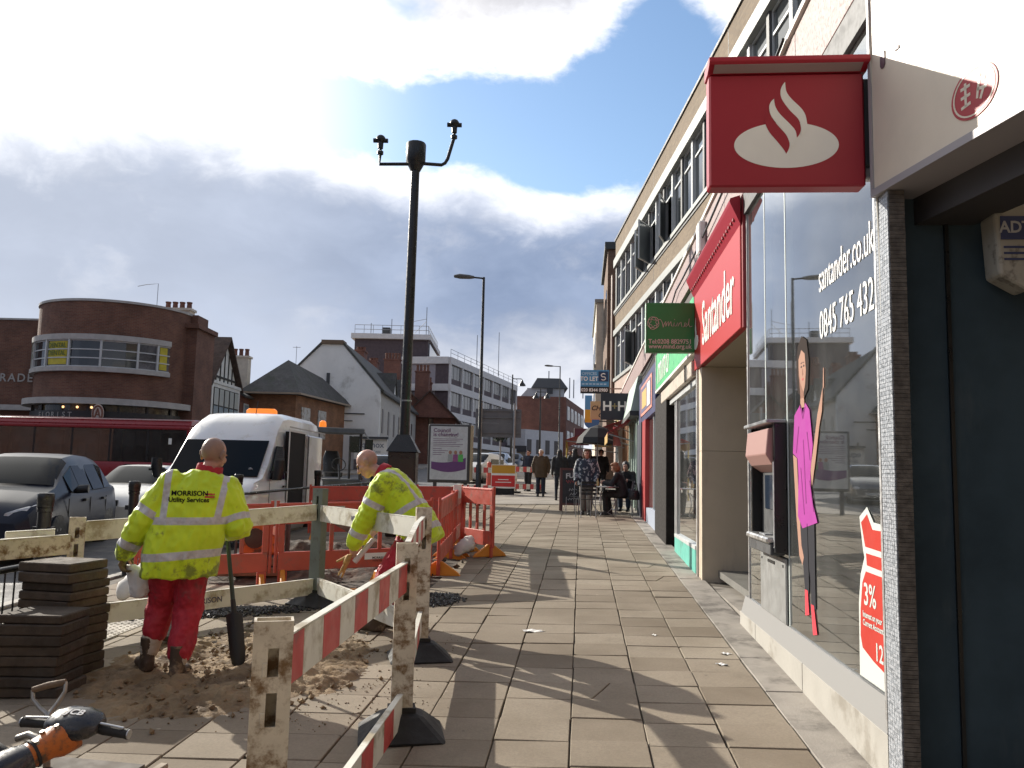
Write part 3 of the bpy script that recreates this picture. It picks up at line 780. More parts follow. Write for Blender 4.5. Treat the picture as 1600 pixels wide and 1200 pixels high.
def flame(parent, ox, oy, oz, sc, xd, name='emblem'):
    """small flame-on-oval emblem standing proud of a fascia; xd reading direction along -Y"""
    def P(pts, dx): return [(ox-dx, oy-x*sc, oz+y*sc) for x, y in pts]
    b = MB()
    ell = [(0.5*math.cos(t*math.pi/12), 0.23*math.sin(t*math.pi/12)-0.25) for t in range(24)]
    b.prism(P(ell, 0), (-0.004, 0, 0)); b.prism(P([(-.05, -.1), (-.16, .2), (0, .55), (.02, .3), (.16, .05), (.16, -.1)], 0.005), (-0.004, 0, 0))
    b.build(name, SIGNW, parent)
flame(bank, -0.022, 7.0, 3.60, 0.42, None)
# lettering on the glass
text('window_lettering', 'santander.co.uk', 0.27, WHITE, bank, (GX-SX-0.004, 1.36, 3.00), (0, -1, 0), (0, 0, 1), sx=0.62, align='LEFT', ext=0.0008)
text('window_lettering', '0845 765 4321', 0.27, WHITE, bank, (GX-SX-0.004, 1.36, 2.68), (0, -1, 0), (0, 0, 1), sx=0.70, align='LEFT', ext=0.0008)

# --- cash machine in the bank front
atm = thing('cash_machine', 'cash machine with dark hooded surround and steel panel in the bank window', 'cash machine', (GX-0.004, 6.60, 0))
def am(name, m, x0, x1, y0, y1, z0, z1, bevel=0): return MB().bx(x0, x1, y0, y1, z0, z1).build(name, m, atm, bevel)
am('cheek', BLACK, -0.095, 0.0, 0.0, 0.05, 1.10, 2.10, 0.006); am('cheek', BLACK, -0.095, 0.0, 0.86, 0.91, 1.10, 2.10, 0.006)
am('cheek_edge', GREY, -0.10, -0.0955, 0.006, 0.044, 1.14, 1.80)
am('back_plate', DGREY, -0.01, 0.0, 0.052, 0.858, 1.10, 2.08)
b = MB(); b.prism([(-0.012, 0.052, 2.08), (-0.13, 0.052, 2.06), (-0.15, 0.052, 1.86), (-0.10, 0.052, 1.78), (-0.012, 0.052, 1.72)], (0, 0.806, 0)); b.build('hood', mat('atm_hood', (0.34, 0.19, 0.17), 0.45), atm, bevel=0.006)
am('hood_cap', GREY, -0.152, 0.0, 0.0, 0.91, 2.102, 2.13, 0.005)
am('screen', mat('screen_dark', (0.02, 0.03, 0.05), 0.1), -0.018, -0.0105, 0.2, 0.7, 1.42, 1.70)
am('shelf', STEEL, -0.15, -0.012, 0.052, 0.858, 1.17, 1.215, 0.012)
am('keypad', GREY, -0.10, -0.03, 0.34, 0.56, 1.216, 1.226, 0.003)
am('shelf_front', DGREY, -0.12, -0.012, 0.052, 0.858, 1.08, 1.168, 0.006)
am('lower_panel', mat('atm_panel', (0.27, 0.275, 0.27), 0.45, metal=0.2, var=0.06), -0.02, -0.002, 0.01, 0.90, 0.57, 1.06, 0.004)
am('receipt_slot', BLACK, -0.026, -0.0205, 0.36, 0.6, 0.985, 1.01)
for yy in (0.08, 0.83): am('bolt', DGREY, -0.026, -0.0205, yy-0.01, yy+0.01, 0.99, 1.01)

# --- printed figure of a woman stuck to the glass
wp = thing('window_poster', 'cut-out print of a woman in a magenta top and dark trousers inside the bank window', 'poster', (GX-0.005, 5.8, 0))
def wpoly(name, m, pts, dx=0.0):
    b = MB(); b.prism([(-dx, (y-5.8), z) for y, z in pts], (-0.0012, 0, 0)); return b.build(name, m, wp)
SKINP = mat('print_skin', (0.36, 0.21, 0.155), 0.8, spec=0.12); MAG = mat('print_magenta', (0.34, 0.05, 0.27), 0.8, spec=0.12, var=0.05); TROU = mat('print_charcoal', (0.028, 0.028, 0.034), 0.8, spec=0.12)
wpoly('hair', mat('print_hair', (0.022, 0.013, 0.010), 0.8, spec=0.12), [(6.27, 2.52), (6.22, 2.64), (6.11, 2.70), (5.98, 2.65), (5.93, 2.50), (5.96, 2.30), (6.08, 2.24), (6.24, 2.30)])
wpoly('face', SKINP, [(6.20, 2.54), (6.12, 2.60), (6.03, 2.56), (6.005, 2.44), (6.03, 2.34), (6.07, 2.29), (6.06, 2.18), (6.17, 2.18), (6.16, 2.32), (6.20, 2.42)], 0.0013)
wpoly('eyes', TROU, [(6.145, 2.475), (6.12, 2.485), (6.10, 2.475), (6.12, 2.468)], 0.0026); wpoly('eyes', TROU, [(6.075, 2.475), (6.055, 2.485), (6.035, 2.475), (6.055, 2.468)], 0.0026)
wpoly('mouth', mat('print_lip', (0.45, 0.10, 0.10), 0.8, spec=0.12), [(6.12, 2.385), (6.09, 2.392), (6.06, 2.385), (6.09, 2.372)], 0.0026)
wpoly('top', MAG, [(6.34, 2.14), (6.16, 2.21), (6.10, 2.13), (6.04, 2.21), (5.93, 2.15), (5.86, 1.9), (5.93, 1.72), (5.92, 1.55), (5.78, 1.38), (6.16, 1.32), (6.28, 1.40), (6.25, 1.70), (6.27, 1.82), (6.40, 1.86)], 0.0013)
wpoly('arm', SKINP, [(6.40, 1.85), (6.29, 1.82), (6.26, 1.55), (6.20, 1.20), (6.14, 1.12), (6.18, 1.06), (6.26, 1.12), (6.33, 1.4)], 0.0004)
wpoly('arm', SKINP, [(5.93, 1.74), (5.86, 1.86), (5.74, 2.10), (5.60, 2.28), (5.63, 2.12), (5.70, 2.02), (5.80, 1.80), (5.90, 1.62)], 0.0004)
wpoly('trousers', TROU, [(6.26, 1.40), (5.86, 1.42), (5.86, 1.15), (5.86, 0.80), (5.96, 0.79), (5.99, 1.05), (6.03, 0.88), (6.12, 0.89), (6.18, 1.15)], 0.0002)
wpoly('shoe', mat('print_shoe', (0.60, 0.06, 0.08), 0.8, spec=0.12), [(6.12, 0.90), (6.05, 0.90), (6.02, 0.74), (6.12, 0.72)], 0.0014)
wpoly('shoe', mat('print_shoe', (0.60, 0.06, 0.08), 0.8, spec=0.12), [(5.97, 0.82), (5.90, 0.82), (5.83, 0.64), (5.93, 0.62)], 0.0014)

MAGD = mat('print_magenta_dark', (0.20, 0.025, 0.16), 0.8, spec=0.12); SKD = mat('print_skin_dark', (0.24, 0.125, 0.09), 0.8, spec=0.12)
for (y0, z0, y1, z1, w_) in ((6.22, 2.05, 6.30, 1.86, .010), (6.0, 2.0, 5.93, 1.80, .010), (6.10, 1.95, 6.05, 1.5, .008), (6.18, 1.75, 6.10, 1.42, .008), (5.95, 1.66, 5.86, 1.45, .008), (6.16, 2.18, 6.10, 2.10, .009), (6.10, 2.10, 6.04, 2.18, .009)):
    wpoly('fold_line', MAGD, [(y0+w_, z0), (y0-w_, z0), (y1-w_, z1), (y1+w_, z1)], 0.0026)
wpoly('brow', TROU, [(6.15, 2.50), (6.10, 2.508), (6.10, 2.50)], 0.0026); wpoly('brow', TROU, [(6.08, 2.508), (6.035, 2.50), (6.08, 2.50)], 0.0026)
wpoly('nose_line', SKD, [(6.09, 2.46), (6.075, 2.415), (6.10, 2.41)], 0.0026); wpoly('jaw_shade', SKD, [(6.20, 2.46), (6.16, 2.36), (6.08, 2.29), (6.06, 2.25), (6.16, 2.25), (6.17, 2.32)], 0.002)
wpoly('finger', SKINP, [(5.60, 2.28), (5.585, 2.40), (5.57, 2.40), (5.575, 2.26)], 0.0004); wpoly('trouser_seam', mat('print_black', (0.01, 0.01, 0.012), 0.8, spec=0.1), [(6.04, 1.36), (6.03, 1.36), (6.0, 0.95), (6.01, 0.95)], 0.0026)
# --- red money-bag poster at the near end of the glass
mbp = thing('window_poster', 'red money bag shaped savings poster with white border low in the bank window', 'poster', (GX-0.005, 4.7, 0))
def mpoly(name, m, pts, dx=0.0):
    b = MB(); b.prism([(-dx, (y-4.7), z) for y, z in pts], (-0.0012, 0, 0)); return b.build(name, m, mbp)
POSTW = mat('poster_white', (0.52, 0.54, 0.51), 0.8, spec=0.12); POSTR = mat('poster_red', (0.42, 0.04, 0.028), 0.8, spec=0.12, var=0.06)
mpoly('poster_border', POSTW, [(4.98, 0.58), (4.97, 0.98), (4.93, 1.14), (4.86, 1.24), (4.88, 1.28), (4.93, 1.46), (4.80, 1.52), (4.70, 1.44), (4.475, 1.43), (4.475, 0.58)])
mpoly('bag_neck', POSTR, [(4.90, 1.43), (4.80, 1.48), (4.72, 1.40), (4.485, 1.40), (4.485, 1.29), (4.84, 1.30)], 0.0013)
mpoly('bag_tie', POSTR, [(4.83, 1.265), (4.485, 1.26), (4.485, 1.19), (4.82, 1.20)], 0.0013)
mpoly('bag_body', POSTR, [(4.84, 1.165), (4.90, 1.10), (4.94, 0.95), (4.95, 0.80), (4.92, 0.74), (4.75, 0.70), (4.485, 0.66), (4.485, 1.16)], 0.0013)
text('lettering', '3%', 0.17, POSTW, mbp, (-0.004, 0.18, 1.035), (0, -1, 0), (0, 0, 1), align='LEFT', ext=0.0006, bold=0.002)
text('lettering', 'Interest on your\nCurrent Account', 0.045, POSTW, mbp, (-0.004, 0.20, 0.905), (0, -1, 0), (0, 0, 1), align='LEFT', ext=0.0006, bold=0.001)
text('lettering', '123', 0.13, POSTW, mbp, (-0.004, 0.02, 0.755), (0, -1, 0), (0, 0, 1), align='LEFT', ext=0.0006, bold=0.002)

# --- projecting bank sign, facing along the street
ps = thing('projecting_sign', 'large red projecting bank sign with white flame and oval emblem on the pillar', 'sign', (1.47, 4.36, 3.2))
W_, H_ = 0.81, 0.70
MB().bx(-W_, 0, 0, 0.11, 0.0, 0.625).build('sign_box', RED, ps, bevel=0.010)
b = MB(); b.prism([(-W_-0.008, -0.065, 0.652), (-W_-0.008, -0.075, 0.665), (-W_-0.008, -0.070, 0.690), (-W_-0.008, -0.055, 0.697), (-W_-0.008, 0.115, 0.700), (-W_-0.008, 0.115, 0.628), (-W_-0.008, -0.002, 0.627)], (W_+0.022, 0, 0)); b.build('lamp_hood', RED, ps, bevel=0.003)
b = MB(); b.prism([(-W_+0.02, -0.063, 0.6505), (-W_+0.02, -0.010, 0.6285), (-W_+0.02, -0.011, 0.6265), (-W_+0.02, -0.064, 0.6485)], (W_-0.04, 0, 0)); b.build('hood_lens', mat('lamp_lens', (0.34, 0.27, 0.27), 0.35), ps)
def E_(pts, dy):  # emblem coordinates in photo units, 960 wide
    return [((x-1390)/960*W_, -dy, (1170-y)/730*0.625) for x, y in pts]
def curve_(pts, tips):
    """closed smooth outline; corners stay sharp at the listed points"""
    n = len(pts); outp = []
    for i in range(n):
        p1, p2 = V(pts[i]), V(pts[(i+1) % n]); p0 = p1 if i in tips else V(pts[i-1]); p3 = p2 if (i+1) % n in tips else V(pts[(i+2) % n])
        for j in range(5):
            t = j/5; outp.append(tuple(0.5*((2*p1)+(p2-p0)*t+(2*p0-5*p1+4*p2-p3)*t*t+(3*p1-p0-3*p2+p3)*t**3)))
    return outp
def lay(name, pts, m, dy, tips=None): b = MB(); b.prism(E_(pts if tips is None else curve_(pts, tips), dy), (0, -0.0012, 0)); return b.build(name, m, ps)
lay('emblem_oval', [(907+322*math.cos(t*math.pi/30), 905+147*math.sin(t*math.pi/30)) for t in range(60)], SIGNW, 0.0005)
lay('emblem_gap', [(772, 748), (800, 815), (850, 880), (888, 930), (906, 962), (922, 930), (926, 890), (905, 838), (855, 778), (822, 730), (806, 690)], RED, 0.0019, (0, 4, 10))
lay('emblem_gap', [(836, 600), (842, 655), (870, 705), (930, 770), (964, 815), (972, 860), (990, 835), (998, 795), (980, 735), (930, 680), (885, 610), (876, 545)], RED, 0.0020, (0, 5, 11))
lay('emblem_flame', [(834, 605), (812, 630), (804, 665), (815, 715), (855, 775), (905, 838), (926, 888), (932, 925), (955, 905), (972, 862), (964, 815), (930, 770), (870, 705), (842, 655)], SIGNW, 0.0033, (0, 7, 9))
lay('emblem_flame', [(904, 496), (884, 525), (875, 562), (884, 610), (930, 680), (982, 738), (999, 792), (996, 850), (1036, 800), (1034, 752), (1026, 712), (1000, 668), (945, 610), (912, 560)], SIGNW, 0.0034, (0, 7, 9))
MB().bx(0.002, 0.060, 0.02, 0.10, 0.12, 0.60).build('bracket', DGREY, ps, bevel=0.005)
MB().bx(0.002, 0.06, 0.03, 0.09, 0.05, 0.115).build('bracket_plate', ALU, ps, bevel=0.01)

# --- mosaic pillar and the dark shop beside it
MOS = mat('mosaic_grout', (0.13, 0.135, 0.14), 0.8)
MOT = mat('mosaic_tile', (0.24, 0.26, 0.285), 0.35, fleck=(0.40, 0.42, 0.45), fleck_scale=55, fleck_thr=0.5, var=0.3, vscale=18)
pil = thing('mosaic_pillar', 'narrow pillar faced with small grey mosaic tiles between the bank glass and a dark doorway', 'pillar', (1.515, 4.19, 0))
MB().bx(0.004, 0.082, 0.004, 0.178, 0.0, 3.13).build('core', MOS, pil)
b = MB(); b2 = MB()
zt = 0.02
while zt < 3.1:
    for i in range(6):
        b.bx(-0.002, 0.004, 0.004+0.029*i, 0.0305+0.029*i, zt, zt+0.0185, 0)
    for i in range(1):
        b2.bx(0.006+0.072*i, 0.080+0.072*i, -0.001-0.002*RNG.random(), 0.004, zt, zt+0.0185)
    zt += 0.0205
tag(b.build('mosaic_tiles', MOT, pil), kind='stuff')
tag(b2.build('brick_slips', mat('dark_brick_slip', (0.115, 0.10, 0.085), 0.75, var=0.4, vscale=20), pil), kind='stuff')
NAVY = mat('dark_teal_panel', (0.050, 0.074, 0.090), 0.85, var=0.25, vscale=1.2, spec=0.08, dirt=(0.075, 0.095, 0.105), dirt_amt=0.3, dirt_scale=2.5, streak=True)
ns = thing('dark_shop', 'shop with a dark unlit doorway recess under a cream fascia', 'shop', (1.68, 4.34, 0))
MB().bx(-0.07, 4.0, 0.0, 0.07, -0.1, 3.4).build('recess_wall', NAVY, ns)
MB().bx(0.16, 0.178, -0.02, -0.002, 0.0, 3.0).build('wall_joint', BLACK, ns)
MB().bx(0.0, 4.0, -3.6, -0.001, -0.2, 0.11).build('step', mat('dark_step', (0.05, 0.05, 0.05), 0.7), ns)
# cream fascia running towards the viewer
fd = V((0.2224, -0.9749, 0)); fn = V((-0.9749, -0.2224, 0))
CREAM = mat('cream_fascia', (0.74, 0.66, 0.54), 0.5, var=0.04)
cfo = V((1.49, 4.30, 0))
def cf(s, n, z): p = cfo+fd*s-fn*n; return (p.x-1.68, p.y-4.34, z)
b = MB()
b.add([cf(0,0,3.16), cf(3.2,0,3.16), cf(3.2,0,5.6), cf(0,0,5.6), cf(0,0.2,3.16), cf(3.2,0.2,3.16), cf(3.2,0.2,5.6), cf(0,0.2,5.6)], [(0,1,2,3),(5,4,7,6),(1,5,6,2),(4,0,3,7),(3,2,6,7),(4,5,1,0)])
b.build('fascia', CREAM, ns)
b = MB(); b.add([cf(0.0,-0.012,3.12), cf(3.2,-0.012,3.12), cf(3.2,-0.012,3.158), cf(0,-0.012,3.158), cf(0,0.21,3.12), cf(3.2,0.21,3.12), cf(3.2,0.21,3.158), cf(0,0.21,3.158)], [(0,1,2,3),(5,4,7,6),(1,5,6,2),(4,0,3,7),(3,2,6,7),(4,5,1,0)])
b.build('fascia_edge', mat('lilac_edge', (0.36, 0.34, 0.36), 0.5), ns)
b = MB(); b.add([cf(0.0,0.212,2.98), cf(3.2,0.212,2.98), cf(3.2,0.212,3.5), cf(0,0.212,3.5), cf(0,0.5,2.98), cf(3.2,0.5,2.98), cf(3.2,0.5,3.5), cf(0,0.5,3.5)], [(0,1,2,3),(5,4,7,6),(1,5,6,2),(4,0,3,7),(3,2,6,7),(4,5,1,0)])
b.build('shutter_housing', mat('shutter_housing', (0.055, 0.05, 0.05), 0.6), ns)
b = MB(); b.add([cf(-0.02,-0.01,3.12), cf(-0.001,-0.01,3.12), cf(-0.001,-0.01,5.6), cf(-0.02,-0.01,5.6), cf(-0.02,0.2,3.12), cf(-0.001,0.2,3.12), cf(-0.001,0.2,5.6), cf(-0.02,0.2,5.6)], [(0,1,2,3),(5,4,7,6),(1,5,6,2),(4,0,3,7),(3,2,6,7),(4,5,1,0)])
b.build('fascia_side_trim', mat('lilac_edge', (0.36, 0.34, 0.36), 0.5), ns)
PURP = mat('dark_plum', (0.10, 0.045, 0.07), 0.5)
b = MB(); b.prism([cf(0.085, -0.001, 3.78), cf(0.095, -0.001, 3.765), cf(0.115, -0.001, 3.765), cf(0.125, -0.001, 3.78), cf(0.125, -0.001, 3.85), cf(0.085, -0.001, 3.85)], tuple(fn*0.004)); b.build('fascia_letter', PURP, ns)  # letters cut short at the shadow edge: sun glare shaped into the print
b = MB(); b.prism([cf(0.21, -0.001, 3.80), cf(0.245, -0.001, 3.80), cf(0.245, -0.001, 3.815), cf(0.21, -0.001, 3.815)], tuple(fn*0.004)); b.build('fascia_letter', PURP, ns)
LR = mat('logo_red', (0.42, 0.03, 0.045), 0.5)
b = MB(); cs, cz = 0.76, 3.33  # logo shrunk towards the shadow; glare over its sunlit part is shaped in
b.prism([cf(cs+0.145*math.cos(t*math.pi/18), -0.001, cz+0.115*math.sin(t*math.pi/18)) for t in range(36)], tuple(fn*0.003)); b.build('fascia_logo', LR, ns)
b = MB()
for t in range(36):
    a0, a1 = t*math.pi/18, (t+1)*math.pi/18
    b.prism([cf(cs+r*math.cos(a), -0.0045, cz+r*0.8*math.sin(a)) for r, a in ((0.122, a0), (0.122, a1), (0.131, a1), (0.131, a0))], tuple(fn*0.001))
for (x0, z0, x1, z1) in ((-.08,.04,-.02,.04),(-.05,.06,-.05,-.045),(-.08,.0,-.02,.0),(-.08,-.045,-.02,-.04),(.01,.05,.07,.03),(.04,.06,.02,-.04),(.02,.0,.08,-.01),(.06,-.01,.04,-.05)):
    ln = V((x1-x0, z1-z0)).normalized(); px, pz = -ln.y*0.007, ln.x*0.007
    b.prism([cf(cs+x0+px, -0.0045, cz+z0+pz), cf(cs+x1+px, -0.0045, cz+z1+pz), cf(cs+x1-px, -0.0045, cz+z1-pz), cf(cs+x0-px, -0.0045, cz+z0-pz)], tuple(fn*0.001))
b.build('fascia_logo_strokes', CREAM, ns)
# alarm box in the recess
ab = thing('alarm_box', 'cream hexagonal alarm box with a blue panel in the dark doorway', 'alarm box', (2.115, 4.14, 2.83)); ab.scale = (0.78, 0.78, 0.86)
hexo = [(-0.13, -0.18), (-0.15, 0.18), (-0.02, 0.24), (0.16, 0.24), (0.22, 0.14), (0.22, -0.20), (0.04, -0.27)]
b = MB(); b.prism([(x, 0.0, z) for x, z in hexo], (0, 0.20, 0)); b.build('casing', mat('alarm_cream', (0.42, 0.40, 0.34), 0.55, var=0.1, dirt=(0.22, 0.2, 0.17), dirt_amt=0.3, dirt_scale=8), ab, bevel=0.022, seg=2)
MB().bx(-0.115, 0.06, -0.006, 0.001, 0.02, 0.155).build('blue_panel', mat('alarm_blue', (0.05, 0.065, 0.16), 0.5), ab)
text('lettering', 'ADT', 0.095, mat('alarm_letter', (0.5, 0.5, 0.5), 0.5), ab, (-0.028, -0.0075, 0.088), (1, 0, 0), (0, 0, 1), ext=0.001, bold=0.002)
b = MB()
for i in range(3): b.bx(-0.10, 0.03+0.02*(i % 2), -0.004, 0.001, -0.03-0.035*i, -0.018-0.035*i)
b.build('small_print', mat('alarm_blue', (0.05, 0.065, 0.16), 0.5), ab)
# cable clipped down the bank's edge
cbl = tag(MB().tube([(1.505, 4.318, 4.9), (1.50, 4.312, 4.3), (1.485, 4.30, 3.9), (1.50, 4.318, 3.4), (1.515, 4.322, 2.9), (1.52, 4.325, 2.3)], 0.006, 6).build('cable', mat('cable_pale', (0.5, 0.48, 0.42), 0.6)), 'pale loose cable hanging down beside the projecting bank sign', 'cable')
# ------------------------------------------------------------------ further shops along the parade
GREEN = mat('charity_green', (0.025, 0.20, 0.05), 0.4, var=0.05)
LGREEN = mat('charity_light_green', (0.10, 0.50, 0.20), 0.35, var=0.08)
TEAL = mat('teal_riser', (0.10, 0.42, 0.34), 0.5, var=0.06, dirt=(0.08, 0.25, 0.2), dirt_amt=0.2)
CHAR = mat('charcoal_stone', (0.020, 0.017, 0.016), 0.7, var=0.15, vscale=6, spec=0.15)
SHUT = mat('shutter_box_beige', (0.46, 0.40, 0.33), 0.55, var=0.06, dirt=(0.26, 0.22, 0.18), dirt_amt=0.3, dirt_scale=5)
def shopbox(root, y0):
    def f(name, m, x0, x1, ya, yb, z0, z1, bevel=0): return MB().bx(x0-SX, x1-SX, ya-y0, yb-y0, z0, z1).build(name, m, root, bevel)
    return f
ch = thing('charity_shop', 'charity shop with light green fascia, shutter box, teal panel under the window and charcoal pillar', 'shop', (SX, 11.4, 0))
f = shopbox(ch, 11.4)
f('fascia', LGREEN, 1.53, 1.66, 11.55, 17.38, 3.45, 4.2)
f('fascia_border', SIGNW, 1.515, 1.66, 11.55, 17.38, 3.40, 3.448)
f('fascia_end', SIGNW, 1.515, 1.66, 17.382, 17.43, 3.40, 4.2)
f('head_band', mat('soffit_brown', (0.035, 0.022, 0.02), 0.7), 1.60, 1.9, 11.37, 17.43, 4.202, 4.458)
f('fascia_back_board', CHAR, 1.62, 1.75, 11.37, 17.43, 3.28, 3.398)  # charcoal board set back under the fascia
f('shutter_box', SHUT, 1.49, 1.75, 11.52, 15.9, 3.06, 3.275, 0.01)
f('shutter_bracket', CHAR, 1.485, 1.50, 12.2, 12.28, 3.06, 3.30)
f('window_head', FRAMEW, 1.56, 1.64, 11.6, 15.0, 2.96, 3.05)
f('side_frame', ALU, 1.57, 1.66, 11.56, 11.64, 0.70, 2.958)
f('window_pane', GLASS, 1.60, 1.612, 11.642, 14.0, 0.76, 2.958)
f('sill', FRAMEW, 1.545, 1.66, 11.56, 14.1, 0.70, 0.758, 0.004)
f('riser', TEAL, 1.55, 1.70, 11.56, 14.1, 0.2, 0.698)
f('mullion', ALU, 1.57, 1.66, 14.002, 14.10, 0.76, 2.958)
f('door_post', FRAMEW, 1.58, 1.66, 14.28, 14.36, 0.44, 2.958)
d_ = f('door', GLASS, 1.90, 1.912, 14.40, 15.0, 0.50, 2.9)
MB().tube([(0.33, 3.12, 1.2), (0.27, 3.12, 1.2), (0.27, 3.12, 1.75), (0.33, 3.12, 1.75)], 0.015, 8).build('handle', STEEL, d_)
f('step', CONC, 1.40, 3.0, 14.11, 15.0, 0.2, 0.47)
f('pillar', CHAR, 1.50, 1.80, 15.02, 17.25, 0.1, 3.278, 0.008)
f('interior_floor', mat('shop_floor', (0.12, 0.11, 0.10), 0.7), 1.71, 6, 11.4, 17.4, 0.46, 0.5)
f('interior_back', mat('shop_back', (0.09, 0.085, 0.08), 0.9), 6.0, 6.1, 11.4, 17.4, 0.4, 3.4)
f('interior_ceiling', mat('shop_ceiling', (0.25, 0.25, 0.24), 0.9), 1.76, 6, 11.4, 17.4, 3.3, 3.38)
f('interior_wall', mat('shop_back', (0.09, 0.085, 0.08), 0.9), 1.81, 6, 17.26, 17.4, 0.4, 3.3)
for i in range(5):
    yy = 11.9+0.42*i
    g = RNG.choice([(0.02, 0.03, 0.06), (0.20, 0.03, 0.03), (0.05, 0.12, 0.06), (0.12, 0.10, 0.08), (0.25, 0.22, 0.2)])
    b = MB(); b.loft([((0.55, yy-11.4, 0.95+0.12*j), (0.10+0.05*math.sin(j*0.9), 0, 0), (0, 0.16+0.05*math.cos(j*0.8), 0)) for j in range(9)], 10)
    b.tube([(0.55, yy-11.4, 0.48), (0.55, yy-11.4, 2.0)], 0.015, 6)
    b.build('dressed_dummy', mat('garment_%d' % i, g, 0.8), ch, smooth=60)
f('display_shelf', mat('shelf_pale', (0.35, 0.33, 0.30), 0.6), 1.75, 2.05, 11.8, 13.9, 1.30, 1.33)
for i in range(9):
    f('shelf_item', mat('shelf_item_%d' % (i % 4), [(0.3, 0.28, 0.22), (0.08, 0.12, 0.25), (0.3, 0.06, 0.05), (0.12, 0.22, 0.12)][i % 4], 0.6), 1.80, 1.98, 11.85+0.22*i, 11.97+0.22*i, 1.331, 1.42+0.12*RNG.random())
text('lettering', 'mind', 0.85, SIGNW, ch, (-0.023, 4.6, 3.82), (0, -1, 0), (0, 0, 1), sx=1.3, shear=0.3)
# projecting charity sign
cs_ = thing('projecting_sign', 'dark green projecting charity sign with pink flower scribble and phone number', 'sign', (1.53, 11.46, 3.38))
MB().bx(-0.66, 0, 0, 0.14, 0, 0.69).build('sign_box', GREEN, cs_, bevel=0.006)
MB().bx(-0.668, -0.661, -0.003, 0.143, -0.003, 0.693).build('edge_trim', mat('pale_green_trim', (0.45, 0.62, 0.5), 0.5), cs_)
PKL = mat('sign_pink_line', (0.60, 0.46, 0.40), 0.5)
b = MB(); pts = []
for t in range(60):
    a = t/59*2*math.pi*3
    r = 0.035+0.055*abs(math.cos(a*0.83+0.4))
    pts.append((-0.565+r*math.cos(a)*0.9, -0.006, 0.405+r*math.sin(a)))
b.tube(pts, 0.0042, 5)
def script(pts): b.tube([(-0.66+0.66*x, -0.006, 0.69*z) for x, z in pts], 0.0042, 5)
script([(.24, .65), (.29, .66), (.33, .60), (.345, .52)])
script([(.345, .50), (.37, .57), (.40, .62), (.405, .52), (.425, .58), (.455, .62), (.46, .52), (.48, .58), (.505, .62), (.52, .53), (.55, .52), (.58, .60), (.585, .53), (.61, .52), (.65, .60), (.655, .52), (.68, .58), (.715, .61), (.73, .52), (.77, .51), (.84, .58), (.80, .60), (.785, .54), (.82, .51), (.87, .57), (.885, .68), (.875, .56), (.90, .51), (.95, .53)])
b.ball((-0.66+0.66*.585, -0.006, 0.69*.66), 0.006, 6, 5)
b.build('flower_scribble', PKL, cs_, smooth=60)
text('lettering', 'Tel:0208 8829751', 0.088, PKL, cs_, (-0.335, -0.004, 0.145), (1, 0, 0), (0, 0, 1), sx=0.92, bold=0.0015, ext=0.002)
text('lettering', 'www.mind.org.uk', 0.088, PKL, cs_, (-0.335, -0.004, 0.078), (1, 0, 0), (0, 0, 1), sx=0.92, bold=0.0015, ext=0.002)
# reflectionless return: blue shop
BLUE = mat('navy_fascia', (0.045, 0.05, 0.13), 0.4, var=0.08)
bs = thing('blue_shop', 'shop with navy fascia holding a framed orange poster and a red pillar', 'shop', (SX, 17.44, 0))
f = shopbox(bs, 17.44)
f('fascia', BLUE, 1.52, 1.66, 17.46, 22.45, 3.05, 4.1)
f('head_band', CHAR, 1.60, 1.9, 17.46, 22.45, 4.102, 4.458)
f('poster_frame', mat('salmon_frame', (0.62, 0.24, 0.18), 0.5), 1.505, 1.518, 18.2, 21.6, 3.2, 3.95)
f('poster_field', mat('poster_navy', (0.10, 0.09, 0.18), 0.5), 1.499, 1.504, 18.4, 21.4, 3.27, 3.88)
f('poster_print', mat('poster_orange', (0.65, 0.35, 0.10), 0.5), 1.494, 1.4985, 19.6, 21.0, 3.36, 3.78)
f('poster_print', SIGNW, 1.494, 1.4985, 18.6, 19.4, 3.3, 3.84)
f('red_pillar', mat('red_pilaster', (0.34, 0.02, 0.022), 0.45), 1.50, 1.7, 19.9, 20.9, 0.3, 3.045)
f('navy_pillar', mat('navy_pilaster', (0.02, 0.025, 0.05), 0.5), 1.48, 1.7, 21.0, 22.4, 0.3, 3.045)
f('riser', mat('blue_grey_riser', (0.30, 0.34, 0.42), 0.5), 1.53, 1.7, 17.47, 19.89, 0.2, 0.97)
f('window_pane', GLASS, 1.60, 1.612, 17.47, 19.89, 0.975, 3.045)
f('window_bar', FRAMEW, 1.58, 1.64, 18.6, 18.66, 0.975, 3.045)
f('interior_back', mat('shop_back', (0.09, 0.085, 0.08), 0.9), 3.6, 3.7, 17.44, 22.45, 0.4, 3.4)
f('interior_floor', mat('shop_floor', (0.12, 0.11, 0.10), 0.7), 1.71, 3.6, 17.44, 22.4, 0.5, 0.56)
f('display_panel', mat('display_card', (0.4, 0.36, 0.3), 0.7), 1.9, 1.92, 17.7, 18.5, 1.5, 2.5)
